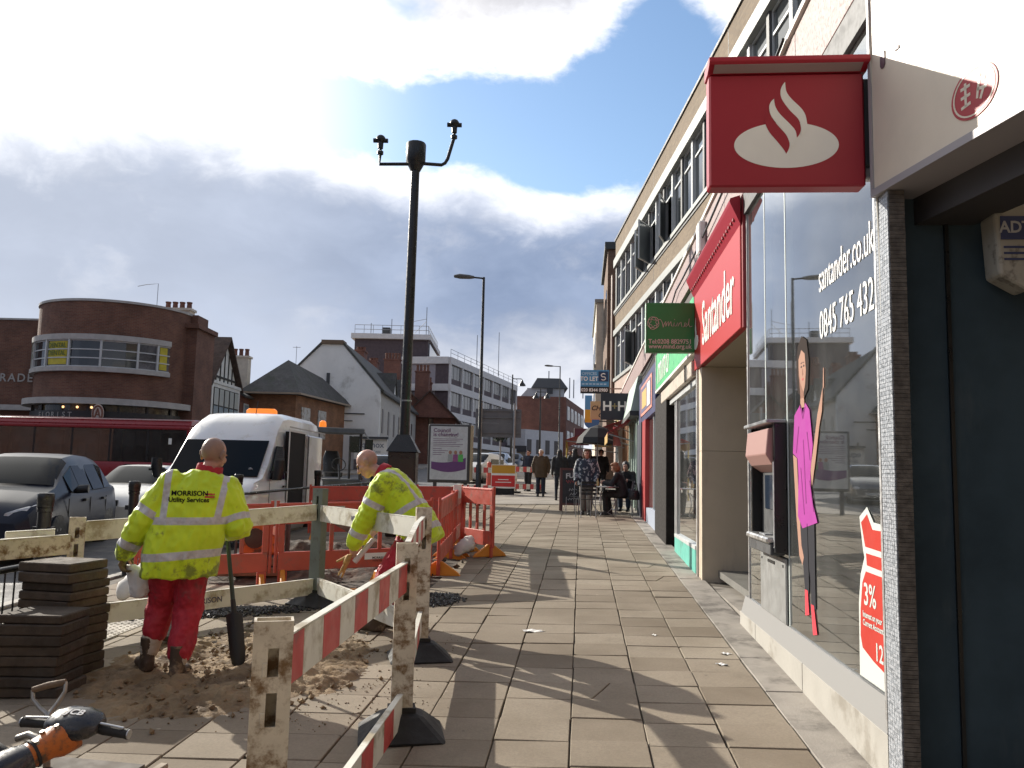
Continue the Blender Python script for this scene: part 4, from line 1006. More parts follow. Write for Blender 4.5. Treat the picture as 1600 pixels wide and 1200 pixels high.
# green cafe
PGREEN = mat('pale_sage', (0.36, 0.46, 0.40), 0.5, var=0.06)
cf_ = thing('cafe', 'pale sage green cafe front with folding glass doors', 'shop', (SX, 22.5, 0))
f = shopbox(cf_, 22.5)
b = MB(); b.prism([(-0.25, 0.02, 3.45), (-0.05, 0.02, 4.4), (0.1, 0.02, 4.4), (0.1, 0.02, 3.45)], (0, 4.6, 0)); b.build('fascia', PGREEN, cf_)
f('fascia_cornice', mat('dark_cornice', (0.04, 0.05, 0.05), 0.6), 1.28, 1.66, 22.52, 27.1, 3.32, 3.448)
for yy in (22.55, 23.5, 24.5, 25.6, 26.9):
    f('door_frame', PGREEN, 1.52, 1.62, yy, yy+0.16, 0.5, 3.31)
for ya, yb in ((22.72, 23.49), (23.67, 24.49), (24.67, 25.59), (25.77, 26.89)):
    f('door_pane', GLASS, 1.56, 1.57, ya, yb, 0.75, 3.3); f('door_kick', PGREEN, 1.54, 1.60, ya, yb, 0.5, 0.749)
f('interior_back', mat('shop_back', (0.09, 0.085, 0.08), 0.9), 3.6, 3.7, 22.46, 38, 0.4, 4.3)
f('interior_floor', mat('shop_floor', (0.12, 0.11, 0.10), 0.7), 1.6, 3.6, 22.46, 38, 0.6, 0.66)
# the rest of the row
for (ya, yb, cw, cfas, lab) in ((27.15, 31.0, (0.30, 0.15, 0.07), (0.16, 0.03, 0.03), 'orange brown shopfront under a dark red fascia beyond the cafe'), (31.05, 34.4, (0.60, 0.58, 0.52), (0.35, 0.33, 0.30), 'cream shopfront with white posts between two awnings'), (34.45, 38.2, (0.10, 0.12, 0.13), (0.30, 0.25, 0.08), 'dark shopfront at the far end under the office block')):
    r = thing('terrace_shop', lab, 'shop', (SX, ya, 0)); f = shopbox(r, ya)
    f('fascia', mat('fascia_%d' % int(ya), cfas, 0.5, var=0.1), 1.50, 1.66, ya, yb, 3.5, 4.45)
    for i in range(5):
        yy = ya+(yb-ya-0.2)*i/4
        f('post', mat('post_%d' % int(ya), cw, 0.6, var=0.1), 1.50, 1.64, yy, yy+0.2, 0.6, 3.49)
    f('riser', mat('post_%d' % int(ya), cw, 0.6), 1.55, 1.62, ya, yb, 0.6, 1.3)
    f('window_pane', GLASS, 1.58, 1.59, ya, yb, 1.3, 3.49)
# buildings beyond the office block
eb = thing('corner_block', 'tall cream and brown building beyond the office block with a dark cornice', 'building', (1.15, 39.5, 0))
MB().bx(0, 12, 0, 7.5, 0.5, 12.6).build('wall', brick_mat('brown_brick', (0.14, 0.08, 0.055), (0.20, 0.12, 0.08), (0.16, 0.13, 0.1)), eb)
MB().bx(-0.15, 12, -0.12, 7.6, 12.602, 12.95).build('cornice', mat('dark_cornice', (0.04, 0.05, 0.05), 0.6), eb)
for i in range(3):
    for j in range(2): MB().bx(-0.03, 0.0, 0.8+2.3*i, 2.0+2.3*i, 5.2+3.4*j, 7.4+3.4*j).build('window', WINGLASS, eb)
eb = thing('corner_block', 'cream rendered building furthest along the row of shops', 'building', (0.75, 47.2, 0))
MB().bx(0, 12, 0, 12, 0.5, 11.6).build('wall', mat('cream_render', (0.60, 0.54, 0.44), 0.8, var=0.1), eb)
for i in range(2):
    MB().bx(-0.12, 0.0, -0.02, 12, 4.8+3.0*i, 5.05+3.0*i).build('string_course', TRIM, eb)
MB().bx(-0.1, 12, -0.1, 12.1, 11.602, 11.8).build('cornice', TRIM, eb)
for i in range(5):
    for j in range(2): MB().bx(-0.03, 0.0, 0.7+2.2*i, 1.9+2.2*i, 5.3+3.0*j, 7.0+3.0*j).build('window', WINGLASS, eb)

# --- projecting signs further along
def psign(label, y, x0, x1, z0, z1, m, cat='sign', th=0.12, arm=True):
    r = thing('projecting_sign', label, cat, (1.55, y, 0))
    MB().bx(x0-1.55, x1-1.55, 0, th, z0, z1).build('board', m, r, bevel=0.006)
    if arm: MB().bx(x1-1.55, 0.06, th*0.3, th*0.7, (z0+z1)/2-0.03, (z0+z1)/2+0.03).build('arm', DGREY, r)
    return r
NAV = mat('sign_navy', (0.018, 0.022, 0.035), 0.4)
s1 = psign('black projecting sign with white letters H+H', 27.0, 0.60, 1.50, 3.50, 4.37, NAV)
text('lettering', 'H', 0.42, SIGNW, s1, (1.05-1.55-0.24, -0.004, 3.93), (1, 0, 0), (0, 0, 1), bold=0.012); text('lettering', 'H', 0.42, SIGNW, s1, (1.05-1.55+0.24, -0.004, 3.93), (1, 0, 0), (0, 0, 1), bold=0.012)
text('lettering', '+', 0.36, mat('sign_olive', (0.30, 0.24, 0.10), 0.5), s1, (1.05-1.55, -0.004, 3.93), (1, 0, 0), (0, 0, 1), bold=0.004)
s2 = psign('beige projecting grill restaurant sign partly behind the black sign', 33.0, 0.33, 1.46, 3.92, 4.64, mat('sign_beige', (0.50, 0.40, 0.20), 0.5, var=0.05))
INK = mat('sign_ink', (0.03, 0.02, 0.015), 0.5)
text('lettering', 'CHICKEN', 0.26, INK, s2, (0.92-1.55, -0.004, 4.36), (1, 0, 0), (0, 0, 1), shear=0.25, bold=0.006)
text('lettering', 'GRILL', 0.26, INK, s2, (0.96-1.55, -0.004, 4.08), (1, 0, 0), (0, 0, 1), shear=0.25, bold=0.006)
s3 = psign('blue and black letting agent board reading offices to let', 34.5, -0.08, 1.10, 5.12, 6.08, mat('agent_blue', (0.07, 0.25, 0.44), 0.5, var=0.05), th=0.05, arm=False)
MB().bx(1.10-1.55, 1.9-1.55, 0.0, 0.04, 5.28, 5.33).build('arm', mat('arm_rust', (0.25, 0.15, 0.12), 0.6), s3)
MB().bx(-0.08-1.55, 1.10-1.55, -0.012, -0.002, 5.09, 5.38).build('black_strip', BLACK, s3)
MB().bx(0.66-1.55, 1.07-1.55, -0.012, -0.002, 5.60, 6.02).build('agent_panel', mat('agent_navy', (0.015, 0.04, 0.10), 0.5), s3)
text('lettering', 'OFFICES', 0.17, mat('agent_pale', (0.40, 0.55, 0.68), 0.5), s3, (0.28-1.55, -0.008, 5.92), (1, 0, 0), (0, 0, 1), bold=0.004)
text('lettering', 'TO LET', 0.25, SIGNW, s3, (0.28-1.55, -0.008, 5.70), (1, 0, 0), (0, 0, 1), bold=0.006, sx=0.9)
b = MB()
for i in range(7): b.bx(-0.02-1.55+0.15*i, 0.09-1.55+0.15*i, -0.006, -0.001, 5.46, 5.52)
tag(b.build('small_print', mat('agent_pale', (0.40, 0.55, 0.68), 0.5), s3), kind='stuff')
text('lettering', '020 8344 0980', 0.19, SIGNW, s3, (0.50-1.55, -0.016, 5.235), (1, 0, 0), (0, 0, 1), bold=0.005, sx=0.95)
b = MB(); b.tube([(0.865-1.55+0.09*math.cos(a), -0.016, 5.86+0.07*math.sin(a)) for a in [rad(q) for q in range(30, 271, 20)]]+[(0.865-1.55+0.09*math.cos(a), -0.016, 5.73+0.07*math.sin(a)) for a in [rad(q) for q in range(90, -151, -20)]], 0.02, 6); b.build('agent_emblem', SIGNW, s3)
s4 = psign('small yellow projecting sign with black print above the awning', 33.6, 0.52, 1.20, 2.86, 3.18, mat('sign_yellow', (0.62, 0.36, 0.03), 0.5), th=0.08)
b = MB()
for i in range(5): b.bx(0.76-1.55+0.08*i, 0.81-1.55+0.08*i, -0.006, 0.0, 2.96, 3.08-0.02*(i % 2))
tag(b.build('small_print', INK, s4), kind='stuff')
MB().bx(0.56-1.55, 0.68-1.55, -0.006, 0.0, 2.94, 3.06).build('mark', INK, s4)
s5 = thing('projecting_sign', 'round bright blue projecting sign beyond the grill sign', 'sign', (0.42, 36.0, 4.05))
MB().cyl((0, 0, 0), (0, 0.1, 0), 0.33, n=24).build('disc', mat('sign_blue', (0.03, 0.14, 0.40), 0.4), s5); MB().bx(0.3, 1.1, 0.03, 0.07, -0.03, 0.03).build('arm', DGREY, s5)
s6 = thing('projecting_sign', 'yellow and blue upright projecting sign at the edge of the grill sign', 'sign', (0.12, 35.4, 0))
MB().bx(0, 0.3, 0, 0.1, 4.5, 5.1).build('blue_panel', mat('sign_sky', (0.10, 0.30, 0.52), 0.4), s6); MB().bx(0, 0.3, 0, 0.1, 3.95, 4.498).build('yellow_panel', mat('sign_yellow', (0.62, 0.36, 0.03), 0.5), s6); MB().bx(0.3, 1.4, 0.03, 0.07, 4.6, 4.65).build('arm', DGREY, s6)
s7 = psign('dark maroon square projecting sign with a white edge far along the row', 40.0, -0.35, 0.35, 3.15, 3.95, mat('sign_maroon', (0.10, 0.02, 0.03), 0.4))
MB().bx(-0.37-1.55, -0.352-1.55, 0, 0.12, 3.13, 3.97).build('edge_trim', SIGNW, s7)
# --- awnings
AWR = mat('awning_red', (0.26, 0.018, 0.022), 0.75, var=0.15, vscale=4)
def awning(label, y0, y1, xo, zt, zb, trim):
    r = thing('awning', label, 'awning', (1.5, y0, 0))
    b = MB(); L = y1-y0
    b.prism([(0, 0, zt), (xo-1.5, 0, zb), (xo-1.5, 0, zb-0.03), (0, 0, zt-0.03)], (0, L, 0)); b.build('canopy', AWR, r)
    b = MB()
    for i in range(12): b.bx(xo-1.512, xo-1.5, L*i/12+0.004, L*(i+1)/12-0.004, zb-0.30+0.02*(i % 2), zb-0.03)
    b.build('valance', mat('awning_trim', trim, 0.7), r)
    for yy in (0.05, L-0.05): MB().tube([(0, yy, zb-0.25), (xo-1.48, yy, zb-0.05)], 0.02, 6).build('arm', GREY, r)
    return r
awning('dark red awning with pale yellow edge over the pavement', 29.5, 35.5, -0.55, 3.7, 2.95, (0.42, 0.26, 0.06))
awning('short dark red awning over the cafe tables', 24.2, 27.0, 0.75, 3.4, 2.95, (0.22, 0.05, 0.04))
tag(MB().tube([(-0.52, 29.6, gz(-.5, 29.6)), (-0.52, 29.6, 2.95)], 0.025, 8).build('awning_post', mat('post_yellow', (0.50, 0.36, 0.06), 0.5)), 'thin yellow post holding up the red awning corner', 'post')
fl = thing('furled_flag', 'small furled pink and red flag hanging from the shopfront', 'flag', (0.98, 25.0, 2.6))
b = MB(); b.loft([((0.02*i, 0, 0.55-0.14*i), (0.05+0.018*i, 0, 0), (0, 0.03+0.008*i, 0)) for i in range(5)], 8); b.build('cloth', mat('flag_pink', (0.55, 0.18, 0.17), 0.8), fl, smooth=60)
MB().tube([(0, 0, 0.6), (0.55, 0, 0.35)], 0.012, 6).build('pole', GREY, fl)
# closed dark parasol by the cafe
um = thing('parasol', 'dark parasol standing open behind the cafe tables', 'parasol', (0.55, 29.2, gz(.5, 29.2)))
b = MB(); n8 = 8
b.lathe((0, 0, 0), [(0.02, 2.55), (0.35, 2.42), (0.68, 2.1), (0.74, 1.9), (0.70, 1.88), (0.6, 2.05)], 8); b.build('canopy', mat('parasol_black', (0.02, 0.022, 0.025), 0.8), um)
MB().tube([(0, 0, 0.03), (0, 0, 2.5)], 0.022, 8).build('pole', GREY, um); MB().cyl((0, 0, 0), (0, 0, 0.06), 0.25, n=16).build('base', DGREY, um)

# --- cafe furniture
tb = thing('cafe_table', 'round metal cafe table with curved leg on the pavement', 'table', (0.55, 21.4, gz(.55, 21.4)))
MB().lathe((0, 0, 0.72), [(0.40, 0), (0.42, 0.008), (0.42, 0.022), (0.40, 0.03)], 24).build('table_top', STEEL, tb, smooth=40)
for a in range(3):
    q = a*2*math.pi/3+0.3; c, s = math.cos(q), math.sin(q)
    MB().tube([(c*0.34*math.sin(t*math.pi/8)**1+c*0.0, s*0.34*math.sin(t*math.pi/8), 0.72-0.72*t/8) if t < 8 else (c*0.02, s*0.02, 0.0) for t in range(1, 8)]+[(c*0.30, s*0.30, 0.01)], 0.014, 6).build('leg', GREY, tb)
def chair(label, x, y, rz, grp='cafe chairs'):
    r = thing('cafe_chair', label, 'chair', (x, y, gz(x, y)), rz, grp)
    b = MB()
    for i in range(6): b.bx(-0.2, 0.2, -0.19+0.065*i, -0.14+0.065*i, 0.44, 0.455)
    b.build('seat', BLACK, r)
    for sx_ in (-1, 1):
        MB().tube([(0.19*sx_, 0.20, 0), (0.19*sx_, 0.18, 0.44)], 0.011, 6).build('leg', GREY, r)
        MB().tube([(0.19*sx_, -0.24, 0), (0.19*sx_, -0.19, 0.45), (0.19*sx_, -0.25, 0.88)], 0.011, 6).build('leg', GREY, r)
    b = MB()
    for i in range(4): b.bx(-0.19, 0.19, -0.245-0.012*i, -0.23-0.012*i, 0.56+0.09*i, 0.62+0.09*i)
    b.build('backrest', BLACK, r); return r
chair('black slatted cafe chair in front of the standing woman', 0.12, 20.9, 0.3)
chair('black slatted cafe chair under the seated woman', 1.08, 21.5, 1.45)
chair('black slatted cafe chair beside the sandwich board', -0.12, 22.0, 2.6)
chair('black slatted cafe chair empty behind the table', 0.75, 22.3, 3.0)
tb2 = thing('cafe_table', 'second cafe table further back by the glass doors', 'table', (1.05, 23.6, gz(1, 23.6)))
MB().lathe((0, 0, 0.72), [(0.33, 0), (0.35, 0.008), (0.35, 0.022), (0.33, 0.03)], 20).build('table_top', STEEL, tb2, smooth=40); MB().tube([(0, 0, 0.0), (0, 0, 0.72)], 0.03, 8).build('leg', GREY, tb2); MB().cyl((0, 0, 0), (0, 0, 0.03), 0.2, n=14).build('foot', GREY, tb2)
for (x, y, c, h, lab) in ((0.42, 21.3, (0.35, 0.28, 0.12), 0.2, 'amber glass bottle standing on the cafe table'), (0.62, 21.45, (0.55, 0.55, 0.52), 0.09, 'small white cup on the cafe table')):
    b = MB(); r_ = 0.035
    b.lathe((0, 0, 0), [(r_, 0), (r_, h*0.55), (r_*0.4, h*0.75), (r_*0.35, h)] if h > 0.1 else [(0.03, 0), (0.04, h), (0.034, h), (0.025, 0.01)], 12)
    o = b.build('bottle' if h > 0.1 else 'cup', mat('tableware_%d' % int(h*100), c, 0.25), smooth=40); o.location = (x, y, gz(.55, 21.4)+0.75); tag(o, lab, 'bottle' if h > 0.1 else 'cup')
# sandwich board
sb = thing('sandwich_board', 'black chalk sandwich board with a wooden frame standing outside the cafe', 'sandwich board', (-0.22, 23.2, gz(-.22, 23.2)), 0.12)
for s_ in (1, -1):
    M = Matrix.Rotation(rad(9)*s_, 4, 'X')
    b = MB(); b.M = Matrix.Translation((0, -0.20*s_, 0)) @ Matrix.Rotation(-rad(9)*s_, 4, 'X')
    b.bx(-0.30, 0.30, -0.012, 0.012, 0.22, 1.12); pnl = b.build('chalk_panel', mat('chalkboard', (0.03, 0.03, 0.033), 0.7, var=0.2), sb)
    b2_ = MB(); b2_.M = b.M
    b2_.bx(-0.36, -0.301, -0.02, 0.02, 0.0, 1.18); b2_.bx(0.301, 0.36, -0.02, 0.02, 0.0, 1.18); b2_.bx(-0.301, 0.301, -0.02, 0.02, 1.121, 1.18); b2_.bx(-0.301, 0.301, -0.02, 0.02, 0.16, 0.219)
    b2_.build('wooden_frame', mat('maroon_wood', (0.10, 0.035, 0.03), 0.6), sb)
CHK = mat('chalk_white', (0.6, 0.6, 0.58), 0.8); CHR = mat('chalk_red', (0.5, 0.08, 0.08), 0.8)
yd = V((0, math.sin(rad(9)), math.cos(rad(9))))
text('chalk_lettering', 'FULL', 0.20, CHK, sb, V((0.0, -0.216, 0))+yd*0.98, (1, 0.0, 0.15), yd, bold=0.004)
for (m_, x0, zc, amp, n) in ((CHR, -0.20, 0.80, 0.05, 18), (CHK, -0.12, 0.58, 0.04, 10), (CHK, -0.10, 0.46, 0.04, 9), (CHK, -0.16, 0.32, 0.03, 12)):
    b = MB(); b.tube([V((x0+0.024*t, -0.214, 0))+yd*(zc+amp*math.sin(t*2.1+zc*9)+0.008*t*0.3) for t in range(n)], 0.006, 5); b.build('chalk_scrawl', m_, sb)
# ------------------------------------------------------------------ the far side of the street (in its own shade)
def wc(xc, zc): return (xc*math.cos(YAW)-zc*math.sin(YAW), xc*math.sin(YAW)+zc*math.cos(YAW))
def place(name, label, cat, xc, zc, group=None):
    x, y = wc(xc, zc); r = thing(name, label, cat, (x, y, 0), YAW, group)
    def f(n, m, x0, x1, y0, y1, z0, z1, parent=None, bevel=0): return MB().bx(x0-xc, x1-xc, y0-zc, y1-zc, z0, z1).build(n, m, parent or r, bevel)
    return r, f
RBRICK = brick_mat('red_brown_brick', (0.125, 0.052, 0.034), (0.175, 0.075, 0.045), (0.15, 0.11, 0.085), big=0.3)
RBRICK2 = brick_mat('dull_red_brick', (0.15, 0.055, 0.04), (0.20, 0.075, 0.05), (0.15, 0.11, 0.09), big=0.25)
STONE = mat('grey_stone_trim', (0.40, 0.39, 0.37), 0.8, var=0.1)
ROOF = mat('slate_roof', (0.075, 0.072, 0.068), 0.8, var=0.25, vscale=3, bump=0.6, bscale=12, dirt=(0.05, 0.055, 0.04), dirt_amt=0.4, dirt_scale=1.5)
TILE = mat('brown_tile_roof', (0.075, 0.05, 0.038), 0.85, var=0.3, vscale=3, bump=0.6, bscale=12)
POT = mat('chimney_pot', (0.17, 0.075, 0.05), 0.8, var=0.2)
CREAMW = mat('cream_wall', (0.55, 0.50, 0.42), 0.85, var=0.1)
WHITEW = mat('white_render', (0.72, 0.72, 0.70), 0.85, var=0.06, vscale=0.6, dirt=(0.5, 0.49, 0.46), dirt_amt=0.3, dirt_scale=0.5)
TIMB = mat('dark_timber', (0.03, 0.026, 0.022), 0.7)
def chimney(parent, x, y, z0, z1, wx, wy, npots, wallm=None, tall=0.35):
    b = MB(); b.bx(x-wx/2, x+wx/2, y-wy/2, y+wy/2, z0, z1); b.bx(x-wx/2-0.08, x+wx/2+0.08, y-wy/2-0.08, y+wy/2+0.08, z1, z1+0.14)
    c = b.build('chimney', wallm or RBRICK, parent)
    for i in range(npots):
        MB().lathe((x-wx/2+wx*(i+0.5)/npots, y, z1+0.14), [(0.15, 0), (0.13, tall*0.8), (0.16, tall*0.82), (0.16, tall)], 10).build('chimney_pot', POT, c)
    return c
# --- round-fronted corner building
r, f = place('corner_building', 'dark brick corner building with a bowed front and ribbon of white framed windows', 'building', -21.1, 44.2)
CX, CY, R0 = 0.0, 0.0, 3.85
def arc(name, m, rad_, z0, z1, a0=-200, a1=20, th=0.25, n=44, parent=None, inner=None):
    b = MB()
    for i in range(n):
        t0, t1 = rad(a0+(a1-a0)*i/n), rad(a0+(a1-a0)*(i+1)/n)
        ri = (inner if inner is not None else rad_-th)
        P = [(rad_*math.cos(t0), rad_*math.sin(t0)), (rad_*math.cos(t1), rad_*math.sin(t1)), (ri*math.cos(t1), ri*math.sin(t1)), (ri*math.cos(t0), ri*math.sin(t0))]
        bb = len(b.v)
        b.v += [V((x, y, z0)) for x, y in P]+[V((x, y, z1)) for x, y in P]
        b.f += [(bb+0, bb+1, bb+5, bb+4), (bb+4, bb+5, bb+6, bb+7), (bb+2, bb+3, bb+7, bb+6), (bb+1, bb+0, bb+3, bb+2)]; b.mi += [0]*4
        if i == 0: b.f.append((bb+3, bb+0, bb+4, bb+7)); b.mi.append(0)
        if i == n-1: b.f.append((bb+1, bb+2, bb+6, bb+5)); b.mi.append(0)
    o = b.build(name, m, parent or r, uv=False)
    me = o.data; l = me.uv_layers.new(name='UVMap')
    for p in me.polygons:
        for li in p.loop_indices:
            c = me.vertices[me.loops[li].vertex_index].co
            an = math.atan2(c.y, c.x); an = an-2*math.pi if an > math.pi/2 else an
            l.data[li].uv = (an*rad_, c.z) if abs(p.normal.z) < 0.7 else (c.x, c.y)
    return o
arc('upper_wall', RBRICK, R0, 8.06, 9.72)
arc('coping', STONE, R0+0.06, 9.722, 9.84, inner=R0-0.4)
arc('wall', RBRICK, R0, 4.95, 6.22)
arc('window_head', STONE, R0+0.22, 7.78, 8.058, -178, -28, inner=R0-0.3)
arc('window_sill', STONE, R0+0.24, 6.222, 6.44, -178, -28, inner=R0-0.3)
arc('upper_return', RBRICK, R0, 6.222, 8.058, -28, 20); arc('upper_return', RBRICK, R0, 6.222, 8.058, -200, -178)
YEL = mat('poster_yellow', (0.50, 0.42, 0.03), 0.6, var=0.12)
edges = [-178, -166, -153, -139, -118.5, -98, -76, -52, -38, -28]
DKW = mat('dim_window', (0.10, 0.10, 0.11), 0.25, var=0.6, vscale=0.8)
yel_text = mat('poster_green_ink', (0.10, 0.14, 0.02), 0.6)
for i in range(9):
    a0, a1 = edges[i], edges[i+1]
    post = i in (0, 2, 4, 7, 8)
    w_ = arc('window', FRAMEW, R0+0.14, 6.442, 6.50, a0, a1, th=0.08, n=3)
    for z in (6.86, 7.28, 7.72): arc('glazing_bar', FRAMEW, R0+0.14, z, z+0.055, a0, a1, th=0.08, n=3, parent=w_)
    arc('pane', WINGLASS if not post else DKW, R0+0.09, 6.50, 7.775, a0, a1, th=0.03, n=3, parent=w_)
    am_ = rad(a0); b = MB(); b.M = Matrix.Rotation(am_, 4, 'Z'); b.bx(R0+0.02, R0+0.19, -0.05, 0.05, 6.442, 7.778); b.build('mullion', FRAMEW, w_)
    if i in (2, 4, 8, 0):
        arc('poster', YEL, R0+0.105, 6.55, 7.70, a0+2, a1-(2 if i != 2 else 3), th=0.01, n=3, parent=w_)
        a_ = rad((a0+a1)/2); nx, ny = math.cos(a_), math.sin(a_)
        for zz, s_ in ((7.48, 'DENTAL'), (7.10, 'DENTAL')) if i in (2, 4) else ():
            text('lettering', s_, 0.34, yel_text, w_, (nx*(R0+0.135), ny*(R0+0.135), zz), (-ny, nx, 0), (0, 0, 1), bold=0.006, sx=0.85)
arc('shop_canopy', STONE, R0+0.45, 4.62, 4.92, -176, -8, inner=R0-0.3)
FLOR = arc('shop_fascia', mat('florist_fascia', (0.022, 0.022, 0.024), 0.5), R0+0.06, 3.86, 4.30, -172, -12)
for ch_, an in zip('FLORIST', [-122+4.6*i for i in range(7)]):
    a_ = rad(an); nx, ny = math.cos(a_), math.sin(a_)
    text('lettering', ch_, 0.36, mat('fascia_letter_grey', (0.34, 0.33, 0.31), 0.5), FLOR, (nx*(R0+0.075), ny*(R0+0.075), 4.08), (-ny, nx, 0), (0, 0, 1), bold=0.004)
SHOPG = mat('painted_lit_glass', (0.05, 0.045, 0.035), 0.2, var=0.7, vscale=1.5, dirt=(0.20, 0.17, 0.09), dirt_amt=0.35, dirt_scale=1.6)  # warm patches in the glass colour stand for the lit interior
arc('transom_window', SHOPG, R0-0.05, 4.30, 4.62, -172, -12, th=0.05); arc('shop_window', SHOPG, R0-0.05, 1.0, 3.86, -172, -12, th=0.05)
for i in range(8):
    b = MB(); b.M = Matrix.Rotation(rad(-172+160*(i+0.5)/8), 4, 'Z'); b.bx(R0-0.06, R0+0.04, -0.05, 0.05, 1.0, 4.61); b.build('shop_mullion', mat('florist_fascia', (0.022, 0.022, 0.024), 0.5), r)
for an in (-101, -90, -80):
    a_ = rad(an); MB().ball((math.cos(a_)*(R0-0.02), math.sin(a_)*(R0-0.02), 4.47), 0.06, 8, 6).build('shop_lamp', mat('warm_lamp', (1, .6, .3), 0.4, emit=(1.0, 0.55, 0.25), estr=1.6), r)
a_ = rad(-74); nx, ny = math.cos(a_), math.sin(a_)
b = MB(); b.M = Matrix.Translation((nx*(R0+0.5), ny*(R0+0.5), 4.15)) @ Matrix.Rotation(a_, 4, 'Z')
b.loft([((0.0, 0, 0), (0, 0.27, 0), (0, 0, 0.46)), ((0.08, 0, 0), (0, 0.27, 0), (0, 0, 0.46))], 20); rp = b.build('roundel', mat('roundel_white', (0.6, 0.52, 0.46), 0.5), r)
b = MB(); b.M = Matrix.Translation((nx*(R0+0.585), ny*(R0+0.585), 4.15)) @ Matrix.Rotation(a_, 4, 'Z')
b.tube([(0, 0.21*math.cos(t*math.pi/10), 0.37*math.sin(t*math.pi/10)) for t in range(21)], 0.045, 6); b.tube([(0, 0.0, 0.25), (0, 0.12, -0.22)], 0.04, 6); b.tube([(0, 0, 0.25), (0, -0.12, -0.22)], 0.04, 6); b.tube([(0, -.1, -.05), (0, .1, -.05)], 0.03, 6); b.build('roundel_emblem', mat('roundel_brown', (0.20, 0.08, 0.05), 0.5), rp)
f('wing_wall', RBRICK, -42, -23.9, 44.6, 46, 0.6, 9.42); f('wing_coping', STONE, -42, -23.9, 44.55, 46.1, 9.422, 9.52)
f('wing_canopy', STONE, -42, -24.3, 44.1, 44.598, 4.5, 4.78)
text('lettering', 'PARADE', 0.62, mat('fascia_letter_grey', (0.34, 0.33, 0.31), 0.5), r, (-27.15+21.1, 44.57-44.2, 6.25), (1, 0, 0), (0, 0, 1), spacing=1.25, bold=0.01)
f('roof', ROOF, -42, -17.8, 46.01, 47.5, 9.16, 9.2); f('back_mass', RBRICK, -23.8, -17.66, 45.2, 47.5, 0.6, 9.15)
f('pier', RBRICK, -17.65, -16.75, 43.6, 46.2, 0.6, 9.0); f('pier_cap', RBRICK, -17.75, -16.6, 43.4, 46.3, 9.002, 9.25)
f('pier_stack', RBRICK, -17.55, -16.9, 44.0, 45.5, 9.252, 9.8); f('drainpipe', BLACK, -17.9, -17.75, 43.1, 43.3, 1.0, 8.6)
chimney(r, -19.0+21.1, 46.5-44.2, 9.0, 10.45, 1.6, 0.7, 4, CREAMW, 0.4)
b = MB(); b.tube([(0.72, 2.6, 9.5), (0.72, 2.6, 12.1), (0.0, 2.6, 12.02), (-0.45, 2.6, 11.92)], 0.018, 5); b.build('aerial', GREY, r)
# --- mock tudor gabled house
r, f = place('gabled_house', 'mock tudor house with a white and timbered gable beside the brick corner building', 'house', -17.6, 48)
f('wall', RBRICK, -25, -17.62, 47.8, 53, 0.8, 6.7)
def roof_prism(r, ox, oy, x0, x1, y0, y1, z0, z1, m, over=0.3, along='x', name='roof', gable=None):
    if gable is not None:
        b = MB(); xm = (x0+x1)/2; b.prism([(x0-ox, y0+0.3-oy, z0), (x1-ox, y0+0.3-oy, z0), (xm-ox, y0+0.3-oy, z1)], (0, y1-y0-0.6, 0)); b.build('gable', gable, r)
    b = MB(); t = 0.14
    if along == 'x':
        ym = (y0+y1)/2; s = (z1-z0)/((y1-y0)/2)
        b.prism([(x0-ox, y0-over-oy, z0-over*s), (x0-ox, ym-oy, z1), (x0-ox, ym-oy, z1+t), (x0-ox, y0-over-oy-0.04, z0-over*s+t)], (x1-x0, 0, 0))
        b.prism([(x0-ox, y1+over-oy, z0-over*s), (x0-ox, ym-oy, z1), (x0-ox, ym-oy, z1+t), (x0-ox, y1+over-oy+0.04, z0-over*s+t)], (x1-x0, 0, 0))
    else:
        xm = (x0+x1)/2; s = (z1-z0)/((x1-x0)/2)
        b.prism([(x0-over-ox, y0-oy, z0-over*s), (xm-ox, y0-oy, z1), (xm-ox, y0-oy, z1+t), (x0-over-ox-.04, y0-oy, z0-over*s+t)], (0, y1-y0, 0))
        b.prism([(x1+over-ox, y0-oy, z0-over*s), (xm-ox, y0-oy, z1), (xm-ox, y0-oy, z1+t), (x1+over-ox+.04, y0-oy, z0-over*s+t)], (0, y1-y0, 0))
    return b.build(name, m, r)
roof_prism(r, -17.6, 48, -25, -17.25, 48, 53, 6.75, 9.55, TILE)
b = MB(); b.prism([(0, 0, 6.7), (0, 5, 6.7), (0, 2.5, 9.5)], (-0.2, 0, 0)); b.build('gable', mat('tudor_white', (0.62, 0.63, 0.60), 0.8, var=0.08), r)
b = MB(); b.bx(0, 0.22, 0.0, 5, 3.3, 6.62); b.build('bay_wall', mat('tudor_white', (0.62, 0.63, 0.60), 0.8), r)
for i in range(7):
    yy = 0.35+0.7*i; zt = 6.75+min(yy, 5-yy)*1.1
    MB().bx(0.001, 0.05, yy, yy+0.09, 6.85, zt-0.15).build('timber_strip', TIMB, r)
MB().bx(0.0, 0.28, -0.05, 5.05, 6.622, 6.80).build('gable_beam', mat('tudor_white', (0.62, 0.63, 0.60), 0.8), r)
MB().bx(0.001, 0.06, 0.5, 4.5, 7.05, 7.17).build('timber_strip', TIMB, r)
for i in range(5):
    w_ = MB().bx(0.221, 0.26, 0.3+0.9*i, 1.06+0.9*i, 3.5, 6.4).build('window', TIMB, r)
    MB().bx(0.262, 0.27, 0.34+0.9*i, 1.02+0.9*i, 3.55, 5.3).build('pane', mat('sky_pane', (0.30, 0.38, 0.42), 0.15, spec=0.8), w_)
    MB().bx(0.262, 0.27, 0.34+0.9*i, 1.02+0.9*i, 5.38, 6.35).build('pane', mat('pale_pane', (0.42, 0.45, 0.43), 0.3), w_)
